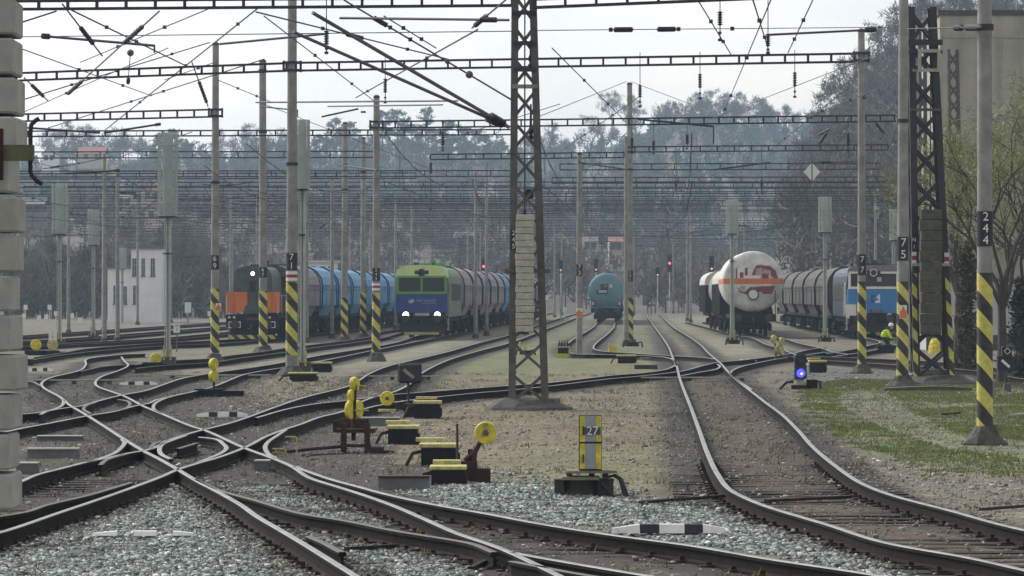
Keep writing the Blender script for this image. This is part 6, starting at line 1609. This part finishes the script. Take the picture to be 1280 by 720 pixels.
trough('low concrete plate beside the curve to the pale blue tank wagon', 793, 822, 457, 461, M_CONC_DK, M_CONC_DK)
trough('pale flat bar lying beside the curve to the pale blue tank wagon', 800, 819, 448, 450, M_PALE_BAR)
trough('blue grey plate between the crossing rails', 318, 337, 577, 589)

# route cabinet 27 on its plinth
p = on(738, 620, GZ); s = F / p.y
t = thing('signal_cabinet', 'yellow and grey striped number 27 cabinet on a dark concrete base', 'signal', p)
Zq = lambda y: (620 - y) / s
Xq = lambda x: (x - 738) / s
M_GREYP = mat('cabinet_grey', (.30, .33, .36), .6, 0, .1, 6)
MB().box((0, .16, (Zq(588) + Zq(519)) / 2), (28.5 / s, .30, (588 - 519) / s)).build('case', M_STEEL_DK, t)
for y0, y1 in ((520, 552), (554.5, 586)):
    o = MB().box((Xq(738.6) , -.005, (Zq(y1) + Zq(y0)) / 2), (26.5 / s, .03, (y1 - y0) / s)).build('door', M_GREYP, t)
    for xx in (-10, 10): MB().box((xx / s, -.025, (Zq(y1) + Zq(y0)) / 2), (6.5 / s, .012, (y1 - y0) / s)).build('yellow_stripe', M_YEL, o)
o = MB().box((Xq(740), -.036, Zq(538.5)), (21 / s, .012, 9.5 / s)).build('number_plate', mat('plate_grey', (.07, .075, .08), .6, 0, .1, 6), t)
text('digit', '27', .155, M_WHITE, o, (Xq(740.5), -.046, Zq(538.8)))
for y in (538, 573): MB().box((Xq(729), -.045, Zq(y)), (1.6 / s, .03, 11 / s)).build('handle', M_BLACK, t)
MB().box((Xq(740), .18, Zq(590)), (62 / s, .5, 3 / s)).build('top_plate', mat('mossy_plate', (.19, .18, .12), .9, 0, .3, 7), t)
b = MB()
for xx in (712, 740, 757): b.box((Xq(xx), .1, Zq(594)), (.07, .12, .08)); b.box((Xq(xx), .3, Zq(594)), (.07, .12, .08))
b.build('stand_bolt', M_STEEL_DK, t)
MB().box((Xq(726), .22, Zq(598)), (46 / s, .55, 4 / s)).build('base_lid', MATS['mossy_plate'], t)
b = MB(); b.lathe([(24 / s, -.1), (23.5 / s, Zq(598))], c=(Xq(727), .3, 0), n=20); b.box((Xq(699), .2, Zq(608)), (12 / s, .3, 17 / s)); b.box((Xq(757), .25, Zq(609)), (20 / s, .4, 19 / s)); b.build('base_block', mat('plinth_dark', (.045, .044, .038), .9, 0, .35, 8, .4), t)
b = MB()
for i in range(3):
    b.tube([(Xq(758 + i * 2), .1 + .08 * i, Zq(597)), (Xq(768 + i), .1 + .08 * i, Zq(595)), (Xq(775 + i * 1.5), .06 + .08 * i, Zq(600)), (Xq(778 + i * 2), .02, Zq(612)), (Xq(782 + 2 * i), -.05, Zq(624))], .018, 6)
b.tube([(Xq(752), -.02, Zq(604)), (Xq(760), -.06, Zq(612)), (Xq(767), -.1, Zq(624))], .03, 6); b.build('cable', M_RUBBER, t)

# dwarf signal with blue lamp
p = on(1000, 487, GZ); s = F / p.y
t = thing('dwarf_signal', 'black dwarf signal showing a blue lamp beside the main track', 'signal', p)
Zq = lambda y: (487 - y) / s
Xq = lambda x: (x - 1000) / s
MB().ext([(Xq(993), Zq(474)), (Xq(1008), Zq(474)), (Xq(1008), Zq(446)), (Xq(1005), Zq(442)), (Xq(996), Zq(442)), (Xq(993), Zq(446))], -.12, .12).build('signal_head', M_BLACK, t)
M_BLUEL = mat('blue_lamp', (.02, .02, .6), .3, 0, 0, emit=((.03, .03, 1.0), 3.2)); M_BLUEC = mat('blue_lamp_core', (.3, .3, 1), .3, 0, 0, emit=((.35, .4, 1.0), 4.0))
for yy, m in ((466, M_BLUEL), (451, M_GLASS)):
    o = MB().lathe([(5.6 / s, 0), (4.6 / s, -.03)], c=(Xq(1000.5), -.12, Zq(yy)), n=18, axis='y').build('lamp', m, t)
    if m is M_BLUEL: MB().lathe([(1.3 / s, -.03), (1.0 / s, -.045)], c=(Xq(1001.5), -.12, Zq(467)), n=10, axis='y').build('lamp_core', M_BLUEC, o)
    h = MB(); h.tube([(math.cos(a) * 6 / s + Xq(1000.5), -.13, math.sin(a) * 6 / s + Zq(yy)) for a in np.linspace(0, math.pi, 9)], .02, 5); h.build('lamp_hood', M_BLACK, o)
MB().lathe([(2.2 / s, -.14), (2 / s, -.10)], c=(Xq(1009), 0, Zq(455)), n=10, axis='y').build('side_reflector', M_WHITE, t)
MB().box((Xq(1000), .02, Zq(477)), (10 / s, .16, 7 / s)).build('stand', M_PALE_BAR, t)
b = MB(); b.box((Xq(1002), .1, Zq(485)), (25 / s, .3, 7 / s)); b.box((Xq(1015), .1, Zq(480)), (13 / s, .3, 11 / s)); b.build('base_block', M_BOX, t)
b = MB(); b.tube([(Xq(1020), 0, Zq(476)), (Xq(1025), 0, Zq(477)), (Xq(1026), -.05, Zq(486))], .035, 6); b.tube([(Xq(992), 0, Zq(477)), (Xq(983), 0, Zq(478)), (Xq(974), -.05, Zq(487)), (Xq(968), -.1, Zq(492))], .04, 6); b.build('cable', M_RUBBER, t)
# point lanterns
def lantern(label, x0, x1, y0, y1, by, kind):
    p = on((x0 + x1) / 2, by, GZ); s = F / p.y; cx = (x0 + x1) / 2
    t = thing('point_lantern', label, 'point indicator', p); Zq = lambda y: (by - y) / s; w_ = (x1 - x0) / s
    if kind == 'dark':
        MB().box((0, .16, (Zq(y0) + Zq(y1)) / 2), (w_, .32, (y1 - y0) / s)).build('case', M_STEEL_DK, t, bevel=.05)
        MB().box((-.02, -.015, Zq(467)), (16 / s, .02, 4 / s), ry=rad(38)).build('white_bar', mat('dull_pinkish_white', (.36, .27, .22), .7, 0, .2, 10), t)
        MB().tube([(-.03, .1, 0), (-.03, .1, Zq(y1))], .03, 6).build('post', M_STEEL_DK, t)
    else:
        MB().box((0, .13, Zq(454)), (w_, .26, 18 / s)).build('case', M_BLACK, t, bevel=.01); MB().box((1.8 / s, .13, Zq(440)), (12.5 / s, .26, 14 / s)).build('upper_case', M_BLACK, t, bevel=.01)
        b = MB()
        q = 4.0 / s; c = (2.2 / s, Zq(439))
        for i in range(4):
            a, e = math.pi / 2 * i, math.pi / 2 * (i + 1)
            b.bar((c[0] + q * math.cos(a), -.012, c[1] + q * math.sin(a)), (c[0] + q * math.cos(e), -.012, c[1] + q * math.sin(e)), .035, .012)
        b.build('diamond_mark', M_WHITE, t)
        MB().box((-.0, -.012, Zq(454.5)), (13 / s, .012, 3.2 / s), ry=rad(42)).build('arrow_mark', M_WHITE, t)
        b = MB(); b.tube([(0, .1, 0), (0, .1, Zq(463))], .02, 6); b.box((.05, .05, .1), (.18, .2, .22)); b.build('post', M_STEEL_OLD, t)
lantern('dark point lantern with a slanting white bar behind the yellow weights', 497, 527, 454, 479, 512, 'dark')
lantern('black point lantern with white diamond and arrow at the right edge', 1247, 1267, 434, 463, 490, 'light')
# fouling point markers: white and black bars on the ground
GF = 'white and black clearance markers on the ground'
def marker(label, x0, x1, py, hpx, dark=True):
    p = on((x0 + x1) / 2, py, GZ + .04); s = F / p.y; L = (x1 - x0) / s
    t = thing('clearance_marker', label, 'marker', p, RND.uniform(-.03, .03), GF); h = hpx / s
    def seg(a, b_, name, m, e):
        x = -L / 2 + L * a; x2 = -L / 2 + L * b_
        q = MB(); q.ext([(-.09 + e, 0), (.09 - e, 0), (.06 - e, h), (-.06 + e, h)], x, x2, 'x'); 
        o = q.build(name, m, t)
        if a == 0: 
            for v in o.data.vertices:
                if v.co.x < x + 1e-4: v.co.z *= .55; v.co.y *= .6; v.co.x -= .02
        if b_ == 1:
            for v in o.data.vertices:
                if v.co.x > x2 - 1e-4: v.co.z *= .55; v.co.y *= .6; v.co.x += .02
    seg(0, .23, 'white_end', M_WHITE, 0); seg(.41, .64, 'white_middle', M_WHITE, 0); seg(.81, 1, 'white_end', M_WHITE, 0)
    if dark: seg(.232, .408, 'black_part', M_BLACK, .005); seg(.642, .808, 'black_part', M_BLACK, .005)
marker('white and black clearance marker on the grey stones beside the main track', 768, 904, 666, 11)
marker('white and black clearance marker behind the left crossing under the far weights', 247, 309, 521, 6)
marker('small white and black clearance marker before the tallest teal signal', 150, 196, 481, 4)
marker('white clearance marker sunk in the ballast at the lower left', 119, 239, 669, 5.5, False)
marker('far white clearance marker left of the first turnout beside the weights', 33, 66, 464, 4)
marker('far white clearance marker near the white tank wagon crossover', 924, 945, 452, 3.5, False)
# white number boards
def board(label, x0, x1, y0, y1, by, lines):
    p = on((x0 + x1) / 2, by, GZ); s = F / p.y
    t = thing('number_board', label, 'sign', p, 0, 'small white boards on posts'); z = (by - (y0 + y1) / 2) / s
    o = MB().box((0, -.03, z), ((x1 - x0) / s, .02, (y1 - y0) / s)).build('board', M_WHITE, t)
    for i, l_ in enumerate(lines): text('digit', l_, (y1 - y0) / s * .36, M_BLACK, o, (0, -.046, z + (.22 - .42 * i) * (y1 - y0) / s))
    MB().tube([(0, 0, 0), (0, 0, z)], .03, 6).build('post', M_STEEL_OLD, t)
board('small white board with dark figures right of the tallest teal signal', 217, 225, 404, 416, 440, ['102', '7'])
board('small white board beside the leftmost teal signal', 61, 71, 413, 425, 436, ['1', '2'])
board('white blank board left of the orange locomotive', 231, 239, 378, 391, 410, [])
for i, (x, y) in enumerate(((49, 397), (58, 396), (70, 392), (30, 395), (262, 392), (100, 400), (90, 395), (32, 384), (62, 384), (706, 387), (683, 372))):
    d = 300 + 11 * i; s = F / d; pp_ = at(x, y, d)
    t = thing('marker_post', 'tiny white marker post far among the %s tracks' % ('left' if x < 300 else 'middle'), 'marker', (pp_.x, d, GZ), 0, 'tiny white marker posts far away')
    MB().box((0, -.04, pp_.z - GZ), (5 / s, .03, 6 / s)).build('board', M_WHITE, t); MB().tube([(0, 0, 0), (0, 0, pp_.z - GZ)], .04, 5).build('post', M_WHITE_DIRTY, t)
# yellow framed rack with dark brake shoes
p = on(704, 447, GZ); s = F / p.y
t = thing('brake_shoe_rack', 'yellow framed rack holding upright dark brake shoes by the grey mast', 'rack', p)
b = MB(); w_, h = 16 / s, 14 / s
for sx in (-1, 1):
    for y in (0, .4): b.box((sx * w_ / 2, y, h / 2), (.05, .05, h))
for y in (0, .4): b.box((0, y, h - .02), (w_, .045, .05))
b.build('frame', M_YEL_PALE, t); MB().box((0, -.0, h * .18), (w_ * .85, .04, h * .36)).build('front_board', M_YEL, t); MB().box((0, .2, h * .5), (w_ * .8, .34, h * .6)).build('tray', M_BOX, t)
b = None
for i in range(4):
    q = MB(); x = (-5 + i * 3.4) / s; q.lathe([(.045, h * .8), (.05, h * 1.25), (.02, h * 1.42), (.015, h * 1.58)], c=(x, .2, 0), n=8); q.build('brake_shoe', M_BLACK, t)
p = on(766, 440, GZ); s = F / p.y
t = thing('yellow_box', 'small yellow box with a folded lid in the grass before the mast with plate 241', 'box', p)
MB().box((0, .15, .13), (10 / s, .3, .28)).build('box', M_YEL, t); MB().box((-.08, .1, .33), (6 / s, .3, .03), ry=.4).build('lid', M_YEL_PALE, t)
# equipment under the mast with plate 241
def base_box(label, x, by, wpx):
    p = on(x, by, GZ); s = F / p.y; t = thing('cable_box', label, 'cable box', p, 0, 'dark cable boxes at signal feet')
    MB().box((0, .1, 3.5 / s), (wpx * .62 / s, .3, 5 / s)).build('box', M_BOX, t)
    b = MB()
    for sx in (-1, 1): b.tube([(sx * wpx * .3 / s, .05, 6 / s), (sx * wpx * .46 / s, 0, 6.5 / s), (sx * wpx * .5 / s, -.05, 0)], .04, 6)
    b.build('cable', M_RUBBER, t)
base_box('dark cable box with bent pipes at the foot of the mast with plate 241', 791, 434, 24)
base_box('dark cable box at the foot of the teal signal before the white tank wagon', 918, 431, 22)
base_box('dark cable box at the foot of the teal signal left of the blue locomotive', 1033, 428, 20)
base_box('dark cable box with yellow post seen through the central lattice mast', 657, 444, 24)
p = on(653, 441, GZ); s = F / p.y
t = thing('guard_post', 'short pair of yellow posts seen through the central lattice mast', 'post', p)
for sx in (-3, 3): MB().tube([(sx / s, 0, 0), (sx / s, 0, 14 / s)], .05, 8).build('post', M_YEL_PALE, t)
# yellow bag thing at right
p = on(1168, 442, GZ); s = F / p.y
t = thing('yellow_cover', 'crumpled yellow plastic cover behind the black lattice mast', 'cover', p)
b = MB(); b.lathe([(9 / s, 0), (7.5 / s, 8 / s), (6.5 / s, 14 / s), (3 / s, 18 / s), (.02, 19 / s)], n=12)
for i, v in enumerate(b.v): b.v[i] = (v[0] * RND.uniform(.82, 1.15), v[1] * RND.uniform(.8, 1.1), v[2] * RND.uniform(.94, 1.06))
b.build('cover', M_YEL, t)
p = on(1203, 457, GZ); s = F / p.y
t = thing('litter_bag', 'white crumpled bag lying beside the track behind the right masts', 'bag', p)
b = MB(); b.lathe([(6 / s, 0), (5.5 / s, 3 / s), (3 / s, 5.5 / s), (.03, 6 / s)], n=9)
for i, v in enumerate(b.v): b.v[i] = (v[0] * RND.uniform(.7, 1.2), v[1] * RND.uniform(.7, 1.2), v[2] * RND.uniform(.8, 1.1))
b.build('bag', M_WHITE_DIRTY, t)
# worker in yellow, bending over the points
DP = dist(438); s = F / DP
t = thing('person', 'person in bright yellow jacket and white helmet bending over the points before the blue locomotive', 'person', on(1104, 438, GZ), 0)
def skin_body(name, nodes, edges, rads, m, parent):
    me = bpy.data.meshes.new(name); me.from_pydata(nodes, edges, [])
    o = bpy.data.objects.new(name, me); COL.objects.link(o); me.materials.append(m); o.parent = parent
    md = o.modifiers.new('skin', 'SKIN')
    for i, r in enumerate(rads): me.skin_vertices[0].data[i].radius = (r, r)
    me.skin_vertices[0].data[0].use_root = True
    sb = o.modifiers.new('sub', 'SUBSURF'); sb.levels = sb.render_levels = 2
    return o
M_TROU = mat('dark_work_trousers', (.02, .021, .025), .9, 0, .2, 9); M_HIVIS = mat('hi_vis_yellow', (.62, .78, .03), .6, 0, .1, 9); M_SKIN = mat('skin', (.50, .32, .24), .6, 0, .05, 9)
# crouching: hips low, knees forward to the right, back bent over
N = [(-.05, .0, .42), (.02, 0, .60), (.10, 0, .82), (.17, 0, .95), (.24, 0, 1.03), (.33, 0, 1.08),
     (.26, -.14, .44), (.12, -.14, .10), (.26, -.15, .04), (.22, .16, .46), (.10, .16, .10), (.24, .17, .04),
     (.16, -.21, .90), (.26, -.25, .66), (.42, -.18, .50), (.16, .21, .90), (.28, .24, .66), (.44, .14, .48)]
E = [(0, 1), (1, 2), (2, 3), (3, 4), (4, 5), (0, 6), (6, 7), (7, 8), (0, 9), (9, 10), (10, 11), (3, 12), (12, 13), (13, 14), (3, 15), (15, 16), (16, 17)]
Rr = [.15, .15, .165, .13, .065, .085, .095, .065, .05, .095, .065, .05, .075, .058, .042, .075, .058, .042]
skin_body('body', N, E, Rr, M_TROU, t)
N2 = [(.0, 0, .56), (.05, 0, .68), (.10, 0, .82), (.17, 0, .955), (.16, -.21, .90), (.25, -.245, .68), (.38, -.20, .54), (.16, .21, .90), (.27, .235, .68), (.39, .16, .53)]
skin_body('jacket', N2, [(0, 1), (1, 2), (2, 3), (3, 4), (4, 5), (5, 6), (3, 7), (7, 8), (8, 9)], [.175, .18, .19, .15, .095, .08, .065, .095, .08, .065], M_HIVIS, t)
b = MB(); b.lathe([(.02, -.13), (.075, -.10), (.095, -.02), (.095, .05)], c=(.36, 0, 1.10), n=14); b.build('head', M_SKIN, t, smooth=True)
b = MB(); b.lathe([(.135, .0), (.118, .02), (.115, .06), (.09, .11), (.04, .135), (.01, .14)], c=(.36, 0, 1.13), n=16); b.build('helmet', M_WHITE, t, smooth=True)
for sy, c in ((-.18, (.46, -.17, .47)), (.14, (.48, .13, .45))):
    b = MB()
    for k in range(4): b.tube([(c[0], c[1] + (k - 1.5) * .022, c[2]), (c[0] + .05, c[1] + (k - 1.5) * .024, c[2] - .03), (c[0] + .07, c[1] + (k - 1.5) * .022, c[2] - .07)], [.013, .012, .009], 6)
    b.tube([(c[0] - .02, c[1] + .03, c[2] + .01), (c[0] + .02, c[1] + .06, c[2] - .03)], .013, 6); b.box((c[0], c[1], c[2]), (.07, .09, .035)); b.build('hand', M_SKIN, t)
p = on(1102, 441, GZ); t = thing('point_machine', 'dark machine box at the feet of the person in yellow', 'point machine', p + Vector((.15, -.3, 0)), 0, GM2)
MB().box((0, .1, .17), (20 / s, .5, .34)).build('box', M_BOX, t, bevel=.02); MB().box((22 / s, .1, .10), (26 / s, .3, .06)).build('lid', M_YEL_PALE, t); MB().box((.1, -.05, .36), (8 / s, .25, .05)).build('box_cover', M_STEEL_DK, t)
# yellow bent pipes by the crossing
p = on(360, 570, GZ); s = F / p.y
t = thing('bent_pipe', 'thin yellow bent pipes standing on the dirt inside the curved rail', 'pipe', p)
b = MB()
for x0, x1, y0 in ((-4, 11, 24), (-20, -3, 9), (-20, -1, 4)): b.tube([(x0 / s, 0, y0 / s), (x1 / s - .02, 0, y0 / s), (x1 / s, 0, y0 / s - .03), (x1 / s, 0, 0)], .014, 6)
b.build('pipe', M_YEL_PALE, t)
# litter: a few planks and a cable on the ground
for lb, x0, y0, x1, y1, w_, m in (('dark plank lying between the rails of the main track on the right', 958, 630, 1062, 626, .10, M_SLEEPER), ('weathered stick lying on the sleepers at the bottom', 432, 691, 497, 688, .06, M_SLEEPER), ('dark cable lying on the dirt at the lower right', 1225, 641, 1290, 637, .03, M_RUBBER),
                               ('flat brown plank on the sleepers right of the bent rail end', 588, 716, 630, 697, .05, M_SLEEPER), ('pair of dark slats lying beside the cabinet numbered 27', 800, 632, 905, 625, .05, M_SLEEPER), ('white stick in the grass by the mast with plate 244', 1262, 521, 1295, 519, .05, M_PALE_BAR), ('dark branch in the grass left of the mast with plate 244', 1178, 520, 1200, 519, .05, M_SLEEPER)):
    a, e = on(x0, y0, GZ), on(x1, y1, GZ); t = thing('plank' if 'cable' not in lb else 'cable', lb, 'plank' if 'cable' not in lb else 'cable', a)
    MB().bar((0, 0, .04), e - a + Vector((0, 0, .05)), w_, .035).build('board' if 'cable' not in lb else 'sheath', m, t)
